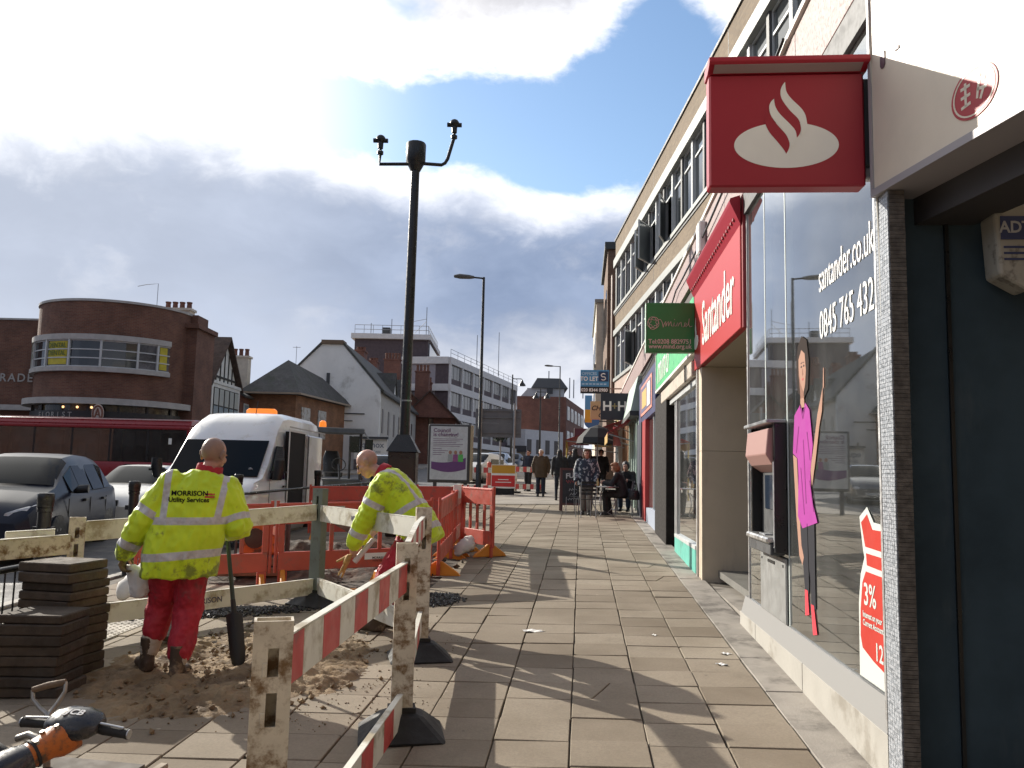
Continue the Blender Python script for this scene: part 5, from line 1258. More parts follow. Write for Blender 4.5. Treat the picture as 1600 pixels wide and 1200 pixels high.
# --- low dark terrace with tall sash windows
r, f = place('terraced_house', 'dark brick terrace with tall white sash windows and a cream chimney', 'house', -17.4, 53.2)
f('wall', RBRICK2, -24, -17.4, 53.2, 60, 0.9, 6.4); roof_prism(r, -17.4, 53.2, -24, -17.4, 53.2, 61, 6.4, 8.2, ROOF, along='y', gable=RBRICK2)
for i in range(4):
    w_ = f('window', FRAMEW, -17.42, -17.36, 53.9+1.5*i, 54.9+1.5*i, 3.4, 5.9); f('pane', mat('sky_pane', (0.30, 0.38, 0.42), 0.15), -17.358, -17.352, 54.0+1.5*i, 54.8+1.5*i, 3.5, 4.6, w_); f('pane', mat('sky_pane', (0.3, 0.38, 0.42), 0.15), -17.358, -17.352, 54.0+1.5*i, 54.8+1.5*i, 4.7, 5.8, w_)
chimney(r, -1.1, 3.0, 6.5, 9.15, 1.2, 0.7, 3, CREAMW, 0.5)
# --- brick house with hipped roof
r, f = place('hipped_house', 'brick house with a dark hipped slate roof in front of the white gable', 'house', -14.3, 55)
OW = brick_mat('orange_brick', (0.20, 0.085, 0.04), (0.27, 0.12, 0.055), (0.2, 0.15, 0.1), big=0.3)
P = [(-3.2, 0), (0, 0), (1.45, 9.0), (-2.0, 9.4)]
b = MB(); b.prism([(x, y, 1.0) for x, y in P], (0, 0, 5.75)); b.build('wall', OW, r)
O_ = [(-3.7, -0.5), (0.35, -0.5), (1.95, 9.5), (-2.4, 9.9)]; b = MB()
b.add([(x, y, 6.62) for x, y in O_]+[(x, y, 6.75) for x, y in O_]+[(-1.45, 3.0, 9.35), (0.0, 7.4, 8.6)], [(3,2,1,0),(0,1,5,4),(1,2,6,5),(2,3,7,6),(3,0,4,7),(4,5,8),(5,6,9,8),(6,7,9),(7,4,8,9)]); b.build('roof', ROOF, r)
MB().beam((0.36, -0.51, 6.68), (1.96, 9.5, 6.68), 0.12, 0.12).build('gutter', mat('gutter_buff', (0.30, 0.24, 0.18), 0.6), r); MB().beam((-3.7, -0.52, 6.68), (0.35, -0.52, 6.68), 0.12, 0.12).build('gutter', mat('gutter_buff', (0.30, 0.24, 0.18), 0.6), r)
MB().bx(-2.9, -1.3, -0.05, 0.001, 3.6, 5.6).build('window', mat('dark_window', (0.06, 0.05, 0.05), 0.3), r)  # window in one even dark colour
for t in (0.10, 0.42):
    p0 = V((0, 0, 0)).lerp(V((1.45, 9, 0)), t); p1 = V((0, 0, 0)).lerp(V((1.45, 9, 0)), t+0.16)
    MB().beam((p0.x+0.03, p0.y, 4.9), (p1.x+0.03, p1.y, 4.9), 0.06, 2.0).build('window', mat('pale_window', (0.40, 0.40, 0.38), 0.4, dirt=(0.2, 0.15, 0.1), dirt_amt=0.5, dirt_scale=3), r)
# --- tall white gable end of a terrace
r, f = place('white_gable_house', 'tall white rendered gable end of a terrace with a dark dormered roof', 'house', -10.15, 64)
G_ = [(-17.5, 1.2), (-17.5, 8.6), (-16.5, 9.75), (-14.8, 11.45), (-13.2, 11.45), (-10.15, 8.0), (-10.15, 1.2)]
b = MB(); b.prism([(x+10.15, 0, z) for x, z in G_], (0, 0.4, 0)); b.build('gable_wall', WHITEW, r)
b = MB(); b.prism([(x+10.15, 0.41, z) for x, z in G_], (0, 24, 0)); b.build('terrace_mass', mat('terrace_wall', (0.42, 0.40, 0.37), 0.85, var=0.1), r)
for (xa, za, xb, zb) in ((-17.7, 8.45, -14.8, 11.5), (-13.2, 11.5, -9.85, 7.72)):
    b = MB(); b.prism([(xa+10.15, -0.1, za), (xb+10.15, -0.1, zb), (xb+10.15, -0.1, zb+0.22), (xa+10.15, -0.1, za+0.22)], (0, 24.6, 0)); b.build('roof', ROOF, r)
f('ridge_stack', mat('ridge_brown', (0.16, 0.11, 0.075), 0.85), -14.85, -13.15, 63.8, 65.2, 11.46, 11.78)
f('vent_pipe', DGREY, -14.35, -14.1, 63.9, 63.998, 6.3, 9.2)
f('gas_pipe', DGREY, -14.0, -11.3, 63.92, 63.99, 6.05, 6.13); f('gas_pipe', DGREY, -12.9, -12.2, 63.92, 63.99, 5.5, 5.56); f('gas_pipe', DGREY, -11.6, -11.5, 63.92, 63.99, 2.7, 4.6)
for i in range(3):
    y0 = 8.0+5.2*i
    b = MB(); b.prism([(-0.25, y0, 8.0), (-0.25, y0+2.6, 8.0), (-0.25, y0+1.3, 10.2)], (-2.2, 0, 0)); b.build('dormer', WHITEW, r)
    b = MB()
    for s_ in (0, 1):
        e = y0-0.25 if s_ == 0 else y0+2.85
        b.prism([(-0.1, e, 7.75), (-0.1, y0+1.3, 10.22), (-0.1, y0+1.3, 10.42), (-0.1, e, 7.95)], (-2.9, 0, 0))
    b.build('dormer_roof', ROOF, r)
for i in range(7): f('window', mat('dark_window', (0.06, 0.05, 0.05), 0.3), -10.16, -10.12, 65.2+3.2*i, 66.0+3.2*i, 4.7, 6.6)
f('shop_board', SIGNW, -11.9, -9.4, 63.5, 63.6, 2.6, 4.15); f('shop_front', mat('dim_shopfront', (0.12, 0.10, 0.10), 0.6, var=0.5), -11.9, -9.4, 63.52, 63.6, 1.3, 2.59)
f('shop_canopy', DGREY, -11.9, -9.3, 63.2, 63.5, 4.16, 4.32)
SLG = mat('sign_slate_ink', (0.22, 0.24, 0.27), 0.5)
text('lettering', 'equinox', 0.62, SLG, r, (-10.65+10.15, -0.51, 3.70), (1, 0, 0), (0, 0, 1), bold=0.01); text('lettering', 'DENTAL CARE', 0.24, SLG, r, (-10.65+10.15, -0.51, 3.18), (1, 0, 0), (0, 0, 1))
for (x, y, n) in ((-13.6, 74, 3), (-13.6, 81, 3)): chimney(r, x+10.15, y-64, 10.9, 12.3, 0.8, 1.6, n, RBRICK2)
b = MB(); b.tube([(-6.9, 1, 9.8), (-6.9, 1, 11.4)], 0.02, 5); b.tube([(-7.2, 1, 11.3), (-6.6, 1, 11.3)], 0.02, 5); b.build('aerial', GREY, r)
# --- red brick terrace with chimneys
r, f = place('brick_terrace', 'red brown brick terrace with tall chimney stack below the white flats', 'house', -9.0, 90)
f('wall', RBRICK2, -16, -9.0, 90, 112, 1.5, 8.4); roof_prism(r, -9.0, 90, -16, -9.0, 89.5, 112, 8.4, 11.6, TILE, along='y', gable=RBRICK2)
for i in range(6): f('bay', mat('bay_buff', (0.34, 0.28, 0.23), 0.7), -8.99, -8.5, 90.6+3.5*i, 91.5+3.5*i, 4.2, 7.6)
chimney(r, -0.8, 0.5, 8, 12.6, 1.5, 1.0, 4, RBRICK2, 0.7); chimney(r, -1.2, 8, 8, 12.2, 1.4, 1.0, 4, RBRICK2, 0.6); chimney(r, -4.5, 3, 8, 14.2, 1.8, 1.0, 5, RBRICK2, 0.7)
r, f = place('brick_terrace', 'lower dark gabled terrace house standing before the modern flats', 'house', -6.8, 91)
f('wall', RBRICK2, -8.4, -6.0, 90, 99, 1.5, 7.6); roof_prism(r, -6.8, 92, -11.5, -6.0, 89.5, 99, 7.6, 10.4, TILE, along='y', gable=RBRICK2)
b = MB()
for i in range(5): b.bx(0.801, 0.86, -1.5+1.7*i, -0.7+1.7*i, 4.6, 7.0)
b.build('windows', CREAMW, r)['kind'] = 'stuff'
# --- modern flats with white bands
A_, B_, C_ = V((-13.5, 101)), V((-7.7, 100)), V((0.6, 131))
r, f = place('flats', 'modern flats with white concrete bands, purple brown panels and a rooftop railing', 'building', -7.7, 100)
def seg(name, m, a, b_, z0, z1, off=0.0, th=0.4, t0=0.0, t1=1.0):
    a, b_ = a.lerp(b_, t0), a.lerp(b_, t1); n = V(((b_-a).y, -(b_-a).x)).normalized()
    q = [a+n*off, b_+n*off, b_+n*(off-th), a+n*(off-th)]
    m_ = MB(); m_.prism([(p.x+7.7, p.y-100, z0) for p in q], (0, 0, z1-z0)); return m_.build(name, m, r)
BANDW = mat('band_white', (0.66, 0.63, 0.61), 0.7, var=0.06); PURB = mat('purple_brown_panel', (0.085, 0.06, 0.065), 0.7, var=0.15); LIL = mat('lilac_render', (0.30, 0.27, 0.29), 0.8, var=0.08)
q = [A_, B_, C_, C_+V((-12, 4)), A_+V((3, 34))]
b = MB(); b.prism([(p.x+7.7, p.y-100, 2.0) for p in [V((-13.3, 101.3)), V((-7.9, 100.4)), V((0.2, 131)), V((-11, 135)), V((-14, 133))]], (0, 0, 13.6)); b.build('core', PURB, r)
for i, zt in enumerate((15.75, 12.45, 9.1, 5.75)):
    seg('band', BANDW, A_, B_, zt-0.85, zt, 0.3, 1.0); seg('band', BANDW, B_, C_, zt-0.85, zt, 0.3, 1.0)
    if i == 3: continue
    zb = zt-3.3
    seg('panel', LIL, A_, B_, zb, zt-0.86, 0.02, 0.3, 0.0, 0.72); seg('panel', PURB, A_, B_, zb, zt-0.86, 0.02, 0.3, 0.72, 1.0)
    for k_ in range(7):
        t0, t1 = k_/7, (k_+1)/7
        seg('fin', BANDW, B_, C_, zb, zt-0.86, 0.25, 0.6, t0, t0+0.012)
        seg('spandrel', PURB, B_, C_, zb, zb+0.75, 0.04, 0.3, t0+0.013, t1)
        for s_ in range(3):
            ta = t0+0.016+(t1-t0-0.02)*s_/3; tb_ = ta+(t1-t0-0.02)/3-0.004
            seg('window', mat('flat_window_%d' % ((k_*3+s_+i) % 3), [(0.05, 0.055, 0.06), (0.22, 0.24, 0.26), (0.36, 0.38, 0.40)][(k_*3+s_*2+i*(i+1)) % 3 if i else 0], 0.2), B_, C_, zb+0.76, zt-0.87, 0.03, 0.2, ta, tb_)
seg('end_fin', BANDW, B_, C_, 2.2, 15.0, 0.26, 0.6, 0.992, 1.0)
f('penthouse', PURB, -19.8, -10.6, 103, 116, 13, 18.2); f('penthouse_roof', BANDW, -20.2, -10.3, 102.5, 117, 18.22, 18.85)
f('penthouse_window', WINGLASS, -10.59, -10.5, 104, 115, 16.3, 17.9)
b = MB()
for (x0, y0, x1, y1, z) in ((-19.8, 102.8, -10.6, 102.8, 18.85), (-10.6, 102.8, -10.6, 116, 18.85)):
    for zz in (0.55, 1.1): b.tube([(x0+7.7, y0-100, z+zz), (x1+7.7, y1-100, z+zz)], 0.035, 5)
    for i in range(9):
        t = i/8; b.tube([(x0+(x1-x0)*t+7.7, y0+(y1-y0)*t-100, z), (x0+(x1-x0)*t+7.7, y0+(y1-y0)*t-100, z+1.1)], 0.03, 5)
for t in range(13):
    p = B_.lerp(C_, t/12); p2 = B_.lerp(C_, min(1, (t+1)/12))
    b.tube([(p.x+7.9, p.y-100, 15.75), (p.x+7.9, p.y-100, 16.7)], 0.03, 5)
    for zz in (16.25, 16.7): b.tube([(p.x+7.9, p.y-100, zz), (p2.x+7.9, p2.y-100, zz)], 0.03, 5)
b.build('roof_railing', GREY, r)
b = MB()
for (x, y, z0, z1) in ((-13.2, 103, 18.8, 23.3), (-10.9, 103, 18.8, 22.4), (-18, 104, 18.8, 20.4), (-15.4, 104, 18.8, 21.0), (-4.6, 106, 15.7, 19.5), (-2.0, 118, 15.7, 22)): b.tube([(x+7.7, y-100, z0), (x+7.7, y-100, z1)], 0.05, 5)
b.tube([(-13.2+7.7, 3, 20.4), (-10.9+7.7, 3, 20.9)], 0.03, 5); b.tube([(-12.4+7.7, 3, 19), (-10.9+7.7, 3, 20.6)], 0.03, 5)
b.build('masts', GREY, r); f('roof_plant', DGREY, -16.6, -15.6, 104, 105, 18.86, 19.9)
# --- red brick block closing the view
r, f = place('brick_block', 'dark red brick block with a grey mansard closing the view down the street', 'building', 0, 140)
f('wall', RBRICK2, 0, 9.2, 140, 166, 2.5, 15.0); b = MB()
P = [(9.21, 0), (14.5, 26), (9.21, 26)]; b.prism([(x, y, 2.5) for x, y in P], (0, 0, 12.4)); b.build('side_wing', RBRICK2, r)
for i in range(5):
    for j in range(3):
        t = (i+0.25)/5.3; p = V((9.21, 0)).lerp(V((14.5, 26)), t); p2 = V((9.21, 0)).lerp(V((14.5, 26)), t+0.11)
        w_ = MB().beam((p.x+0.05, p.y, 12.4-4.2*j), (p2.x+0.05, p2.y, 12.4-4.2*j), 0.1, 2.3).build('window', FRAMEW, r)
        MB().beam((p.x+0.12, p.y+0.2, 12.2-4.2*j), (p2.x+0.12, p2.y-0.2, 12.2-4.2*j), 0.06, 1.5).build('pane', mat('dark_window', (0.06, 0.05, 0.05), 0.3), w_)
f('attic_wall', mat('attic_pale', (0.50, 0.51, 0.52), 0.7), 2.6, 9.0, 142, 160, 15.01, 16.6)
b = MB(); b.prism([(3.3, 1.5, 16.62), (9.6, 1.5, 16.62), (8.3, 1.5, 18.3), (4.3, 1.5, 18.3)], (0, 18, 0)); b.build('mansard', mat('mansard_grey', (0.10, 0.105, 0.11), 0.7), r)
b = MB(); b.prism([(1.4, 2.2, 15.01), (2.59, 2.2, 15.01), (2.59, 2.2, 16.4)], (0, 10, 0)); b.build('lean_to', mat('attic_pale', (0.5, 0.51, 0.52), 0.7), r)
b = MB()
for (x, z1) in ((6.3, 19.6), (9.9, 18.5), (10.6, 18.2), (12.2, 16.8)): b.tube([(x, 2, 15), (x, 2, z1)], 0.10, 5)
b.build('masts', GREY, r)
f('satellite_dish', DGREY, 6.0, 7.0, 141.2, 141.4, 15.6, 16.5)
r, f = place('white_shop_row', 'white painted two storey shop row below the red brick block', 'building', -3.0, 128)
b = MB(); P = [(-1.2, 0), (5.2, -1.0), (11.4, 6.0), (11.4, 9), (-1.2, 9)]
b.prism([(x, y, 2.5) for x, y in P], (0, 0, 6.2)); b.build('wall', mat('white_shop_wall', (0.58, 0.56, 0.56), 0.8, var=0.06), r)
for i in range(4):
    p = V((5.2, -1.0)).lerp(V((11.4, 6.0)), (i+0.2)/4.2); p2 = V((5.2, -1.0)).lerp(V((11.4, 6.0)), (i+0.65)/4.2)
    MB().beam((p.x+0.03, p.y-0.03, 6.1), (p2.x+0.03, p2.y-0.03, 6.1), 0.06, 2.2).build('window', mat('dark_window', (0.06, 0.05, 0.05), 0.3), r)
MB().bx(-1.2, 5.3, -2.4, -1.1, 2.5, 5.2).build('shop_wing', mat('tan_shop', (0.24, 0.19, 0.14), 0.7, var=0.3), r); MB().bx(-1.3, 5.4, -2.6, -1.0, 5.2, 6.1).build('shop_fascia', mat('dark_shop_fascia', (0.05, 0.045, 0.045), 0.6), r)
b = MB(); b.beam((5.22, -1.12, 4.2), (11.42, 5.88, 4.2), 0.1, 0.25); b.build('string_course', mat('dark_shop_fascia', (0.05, 0.045, 0.045), 0.6), r)
r, f = place('shop_row', 'low tan shopfronts in shade at the foot of the flats', 'shop', -7.4, 98)
b = MB(); b.prism([(0.8, -1.2, 2.3), (8.3, 29, 2.3), (7.9, 29.2, 2.3), (0.3, -1.0, 2.3)], (0, 0, 2.6)); b.build('shop_wall', mat('tan_shop', (0.24, 0.19, 0.14), 0.7, var=0.5, vscale=0.3), r)
b = MB(); b.prism([(1.2, -1.4, 4.91), (8.7, 29, 4.91), (7.9, 29.2, 4.91), (0.3, -1.0, 4.91)], (0, 0, 0.7)); b.build('shop_fascia', BANDW, r)
# pavement on the far side
b = MB(); pts = [(-60, 38.5), (-20, 38.5), (-13.2, 43), (-8, 64), (-7, 90), (-6, 100), (3, 131), (8, 137), (40, 150), (40, 170), (-60, 170)]
P = [wc(*p) for p in pts]; b.prism([(x, y, GR*y+rz_+0.005) for x, y in P], (0, 0, 0.12)); tag(b.build('far_pavement', mat('paving_far', (0.26, 0.232, 0.196), 0.85)), kind='structure')
# ------------------------------------------------------------------ the street behind the viewer (seen in reflections)
for (lab, xa, xb, ya, yb, h, m) in (('buff brick parade continuing behind the viewer on the shop side', 2.6, 14, -45, 1.2, 11.5, BUFF), ('red brick terrace behind the viewer across the road', -46, -27, -45, 8, 9.0, RBRICK2), ('brick block closing the street behind the viewer', -26, 2.5, -75, -60, 11, RBRICK)):
    r = thing('street_block', lab, 'building', ((xa+xb)/2, (ya+yb)/2, -2)); cx, cy = (xa+xb)/2, (ya+yb)/2
    MB().bx(xa-cx, xb-cx, ya-cy, yb-cy, 0, h+2).build('wall', m, r)
    MB().bx(xa-cx-0.2, xb-cx+0.2, ya-cy-0.2, yb-cy+0.2, h+2.001, h+2.3).build('coping', STONE, r)
# ------------------------------------------------------------------ street furniture
# --- camera pole
px_, py_ = -3.49, 16.2
r = thing('camera_pole', 'tall black camera pole with two bracket arms and a flared equipment cabinet at its foot', 'pole', (px_, py_, gz(px_, py_)), 0.10)
g0 = gz(px_, py_)
b = MB(); b.tube([(0, 0, 1.9), (0.03, 0, 7.95-g0)], [0.105, 0.088], 16); b.build('shaft', BLACK, r, smooth=50)
MB().bx(-0.27, 0.27, -0.27, 0.27, 0, 1.62).build('cabinet', BLACK, r, bevel=0.012)
b = MB(); b.prism([(-0.33, -0.30, 1.622), (0.33, -0.30, 1.622), (0.12, -0.12, 1.96), (-0.12, -0.12, 1.96)], (0, 0.001, 0))
b = MB(); b.add([(-.31,-.31,1.622),(.31,-.31,1.622),(.31,.31,1.622),(-.31,.31,1.622),(-.12,-.12,1.96),(.12,-.12,1.96),(.12,.12,1.96),(-.12,.12,1.96)], [(3,2,1,0),(4,5,6,7),(0,1,5,4),(1,2,6,5),(2,3,7,6),(3,0,4,7)]); b.build('flared_collar', BLACK, r)
MB().bx(-0.24, 0.24, -0.285, -0.272, 0.15, 1.5).build('cabinet_door', mat('black_paint2', (0.016, 0.017, 0.018), 0.3), r, bevel=0.004)
b = MB(); b.loft([((0.03, 0, 7.78-g0), (0.10, 0, 0), (0, 0.10, 0)), ((0.03, 0, 7.98-g0), (0.20, 0, 0), (0, 0.20, 0)), ((0.03, 0, 8.33-g0), (0.205, 0, 0), (0, 0.205, 0)), ((0.03, 0, 8.37-g0), (0.19, 0, 0), (0, 0.19, 0)), ((0.03, 0, 8.40-g0), (0.05, 0, 0), (0, 0.05, 0))], 14); b.build('head_drum', BLACK, r, smooth=40)
for s_, pts in ((-1, [(-0.10, 0, 7.93-g0), (-0.70, 0, 7.91-g0), (-0.70, 0, 8.14-g0)]), (1, [(0.12, 0, 7.95-g0), (0.56, 0, 7.93-g0), (0.63, 0, 7.97-g0), (0.68, 0, 8.06-g0), (0.80, 0, 8.52-g0)])):
    a = MB().tube(pts, 0.036, 10).build('arm', BLACK, r, smooth=50); e = V(pts[-1])
    b = MB(); b.lathe(e, [(0.065, -0.02), (0.065, 0.04), (0.03, 0.06), (0.03, 0.09), (0.055, 0.10), (0.06, 0.24)], 12)
    b.ball(e+V((0, 0, 0.30)), (0.10, 0.10, 0.09), 12, 8); b.loft([(e+V((-0.15, 0, 0.27)), (0, 0.05, 0), (0, 0, 0.045)), (e+V((0.15, 0, 0.27)), (0, 0.05, 0), (0, 0, 0.045))], 10)
    b.build('camera_unit', BLACK, a, smooth=50)
b = MB(); b.prism([(-0.075, 0.10, 0), (0.075, 0.10, 0), (0.03, 0.10, 0.12), (-0.03, 0.10, 0.12)], (0, 0.06, 0)); b.M = Matrix.Identity(4)
MB().lathe((0.016, 0, 2.62), [(0.112, 0), (0.112, 0.03)], 14).build('band_clamp', GREY, r)
# --- street lamps
def lamp(label, x, y, zt, arm, hd=1):
    g = gz(x, y); r = thing('street_lamp', label, 'street lamp', (x, y, g), 0.0, 'lamps along the kerb')
    h = zt-g
    b = MB(); b.tube([(0, 0, 0), (0, 0, 1.2), (0, 0, 1.25), (0, 0, h)], [0.085, 0.085, 0.055, 0.04], 12); b.build('column', BLACK, r, smooth=50)
    MB().tube([(0, 0, h-0.08), (-0.05, 0, h-0.03), (-arm, 0, h)], 0.028, 8).build('arm', BLACK, r)
    b = MB(); b.loft([((-arm+0.05, 0, h), (0, 0.04, 0), (0, 0, 0.04)), ((-arm-0.1, 0, h+0.01), (0, 0.10, 0), (0, 0, 0.065)), ((-arm-0.4, 0, h+0.03), (0, 0.15, 0), (0, 0, 0.075)), ((-arm-0.58, 0, h+0.03), (0, 0.08, 0), (0, 0, 0.04))], 12); b.build('lantern', mat('lantern_grey', (0.10, 0.10, 0.10), 0.5), r, smooth=50)
    return r
lamp('black street lamp with one short arm behind the council notice board', -3.1, 25.2, 7.75, 0.35)
lamp('farther street lamp with a longer arm and a reddish lantern beyond the walkers', -1.62, 60, 9.6, 0.55)
def bell_lamp(label, x, y, zt, arm):
    g = gz(x, y); r = thing('heritage_lamp', label, 'street lamp', (x, y, g), 0)
    h = zt-g; b = MB(); b.tube([(0, 0, 0), (0, 0, h+0.3)], [0.09, 0.045], 10); b.build('column', BLACK, r)
    for s_ in (arm if isinstance(arm, tuple) else (arm,)):
        MB().tube([(0, 0, h), (s_*0.9, 0, h), (s_, 0, h-0.06)], 0.03, 6).build('arm', BLACK, r)
        b = MB(); b.lathe((s_, 0, h-0.5), [(0.26, 0), (0.22, 0.12), (0.10, 0.26), (0.05, 0.42)], 12); b.build('bell_shade', BLACK, r, smooth=50)
    return r
bell_lamp('black heritage lamp with a single bell shade beside the white flats', -4.9, 58, 8.4, 0.68)
bell_lamp('twin bell heritage lamp standing in front of the red brick block', -3.2, 64, 8.1, (-0.35, 0.5))
# --- back of a large road sign
r = thing('road_sign', 'large grey road sign seen from behind on two posts beside the kerb', 'road sign', (-3.62, 36, gz(-3.6, 36)), 0.05)
g = gz(-3.6, 36)
SB = mat('sign_back_grey', (0.115, 0.122, 0.13), 0.55, var=0.08)
for i in range(2):
    for j in range(2): MB().bx(-1.0+1.0*i+0.004, 0.0+1.0*i-0.004, 0, 0.04, 3.27-g+0.62*j+0.003, 3.89-g+0.62*j-0.003).build('sign_panel', SB, r)
for z in (3.45, 4.1, 4.4): MB().bx(-0.95, 0.95, -0.05, -0.002, z-g, z-g+0.05).build('rail', SB, r)
for x in (-0.75, 0.70): MB().tube([(x, -0.10, 0), (x, -0.10, 4.75-g)], 0.05, 10).build('post', GREY, r)
# --- council poster board
r = thing('notice_board', 'free standing council poster board with a purple wave and three small figures', 'notice board', (-4.0, 25.2, gz(-4, 25.2)), 0.0)
g = gz(-4, 25.2)
MB().bx(-0.68, 0.62, 0, 0.22, 1.38-g, 3.16-g).build('cabinet', mat('board_charcoal', (0.05, 0.05, 0.052), 0.5), r, bevel=0.04, seg=2)
MB().bx(0.60, 0.70, 0.03, 0.16, 1.45-g, 3.14-g).build('side_trim', mat('side_trim_gold', (0.42, 0.34, 0.22), 0.5), r, bevel=0.02)
PPR = mat('poster_paper', (0.50, 0.53, 0.55), 0.25, var=0.06)
MB().bx(-0.60, 0.54, -0.012, -0.001, 1.47-g, 3.09-g).build('poster', PPR, r)
PUR = mat('poster_purple', (0.13, 0.05, 0.17), 0.35)
top_ = [(-0.56+1.06*t/10, -0.018, 2.02-g-0.05*math.sin(t/10*math.pi*1.0+0.1)+0.12*(t/10)**2) for t in range(11)]
bot_ = [(0.50-1.06*t/10, -0.018, 1.80-g-0.10*math.sin(t/10*math.pi)) for t in range(11)]
b = MB(); b.prism(top_+bot_, (0, 0.005, 0)); b.build('purple_wave', PUR, r)
PI = mat('poster_ink', (0.13, 0.05, 0.13), 0.5)
text('lettering', 'Council\nis changing!', 0.17, PI, r, (-0.52, -0.014, 2.90-g), (1, 0, 0), (0, 0, 1), align='LEFT', line=0.75, bold=0.003)
b = MB()
for i in range(9):
    z = 2.70-g-0.055*i if i < 5 else 2.40-g-0.06*(i-5)
    b.bx(-0.52, (0.4 if i < 5 else -0.05)-0.1*(i % 3), -0.015, -0.0125, z, z+0.014)
tag(b.build('text_lines', PI, r), kind='stuff')
for x, c in ((0.02, (0.30, 0.33, 0.34)), (0.18, (0.26, 0.08, 0.22)), (0.34, (0.10, 0.42, 0.10))):
    b = MB(); b.prism([(x-0.08, -0.022, 2.02-g), (x+0.08, -0.022, 2.02-g), (x+0.07, -0.022, 2.24-g), (x-0.07, -0.022, 2.24-g)], (0, 0.004, 0)); fg = b.build('printed_figure', mat('figure_%d' % int(x*100), c, 0.5), r)
    b = MB(); b.prism([(x+0.05*math.cos(t*math.pi/6), -0.024, 2.30-g+0.06*math.sin(t*math.pi/6)) for t in range(12)], (0, 0.004, 0)); b.build('printed_head', SKINP, fg)
for x in (-0.5, 0.44): MB().bx(x, x+0.1, 0.06, 0.16, 0, 1.38-g).build('leg', DGREY, r)
# --- bollard posts and pedestrian rails along the kerb
BP = [(-5.14, 7.7), (-5.97, 10.8), (-5.88, 14.0), (-5.45, 17.0), (-4.9, 19.4)]
labs = ['black guard rail post nearest the slab stack, beside the dark car', 'black guard rail post in front of the pale silver car', 'black guard rail post in front of the white van bonnet', 'black guard rail post in front of the van side door', 'black guard rail post behind the bending worker']
r0 = None
for i, (x, y) in enumerate(BP):
    if r0 is None:
        r0 = thing('rail_post', labs[0], 'post', (x, y, gz(x, y)), 0, 'guard rail posts along the kerb')
        b = MB(); b.lathe((0, 0, 0), [(0.085, 0), (0.085, 0.08), (0.062, 0.10), (0.062, 1.06), (0.072, 1.065), (0.072, 1.10), (0.062, 1.105)], 16); b.build('post', BLACK, r0, smooth=40)
        b = MB(); b.lathe((0, 0, 1.106), [(0.074, 0), (0.074, 0.05), (0.078, 0.055), (0.078, 0.125), (0.07, 0.135), (0.0005, 0.14)], 16); b.build('cap', BLACK, r0, smooth=40)
        MB().bx(-0.10, 0.10, -0.03, 0.03, 0.86, 0.92).build('rail_lug', BLACK, r0)
        remember(r0)
    else:
        o = copy_tree(r0); o.location = (x, y, gz(x, y)); o['label'] = labs[i]
def railing(name, label, a, b_, bars, z0, z1, sp=0.11, rr=0.024):
    a, b_ = V((a[0], a[1], gz(*a))), V((b_[0], b_[1], gz(*b_)))
    r = thing(name, label, 'railing', a); d_ = b_-a
    MB().tube([(0, 0, z1), tuple(d_+V((0, 0, z1)))], rr, 8).build('top_rail', BLACK, r, smooth=50)
    if bars:
        MB().tube([(0, 0, z0), tuple(d_+V((0, 0, z0)))], rr*0.7, 8).build('bottom_rail', BLACK, r, smooth=50)
        n = int(d_.length/sp)
        bar = None
        for i in range(1, n):
            p = d_*(i/n)
            o = MB().tube([(0, 0, z0), (0, 0, z1)], 0.007, 5).build('bar', BLACK, r) if bar is None else bpy.data.objects.new('bar', bar.data)
            if bar is None: bar = o
            else: COL.objects.link(o); o.parent = r
            o.location = p
    return r
railing('guard_rail', 'single black rail running between the posts in front of the van', BP[2], BP[3], False, 0, 0.9)
railing('guard_rail', 'single black rail leading behind the bending worker', BP[3], BP[4], False, 0, 0.9)
railing('guard_rail', 'barred black railing behind the bonnet of the dark car', BP[1], BP[2], True, 0.12, 0.9)
railing('guard_rail', 'thick black rail curving from the near post out of the picture', BP[0], (-5.2, 4.6), False, 0, 0.82, rr=0.04)
railing('railing_panel', 'black railing panel with close vertical bars leaning beside the slab stack', (-4.15, 6.15), (-4.32, 3.9), True, 0.10, 0.78, sp=0.095, rr=0.026)
# --- pole with a dark hanging ball further up the street
r = thing('planter_post', 'pole carrying a dark round hanging planter near the grey road sign', 'planter', (-3.9, 40, gz(-3.9, 40)))
MB().tube([(0, 0, 0), (0, 0, 2.3)], 0.04, 8).build('pole', GREY, r)
b = MB()
for _ in range(120):
    v = V((RNG.gauss(0, 1), RNG.gauss(0, 1), RNG.gauss(0, 1))).normalized()*RNG.uniform(0.3, 0.6); c = V((0, 0, 2.55))+V((v.x, v.y, v.z*0.8))
    n1 = V((RNG.gauss(0, 1), RNG.gauss(0, 1), RNG.gauss(0, 1))).normalized()*0.12; n2 = n1.orthogonal().normalized()*0.08
    b.quad(c-n1, c+n2, c+n1, c-n2)
tag(b.build('foliage', mat('planter_foliage', (0.03, 0.04, 0.025), 0.8), r), kind='stuff')
MB().lathe((0, 0, 2.2), [(0.1, 0), (0.3, 0.15), (0.36, 0.3)], 10).build('basket', DGREY, r)
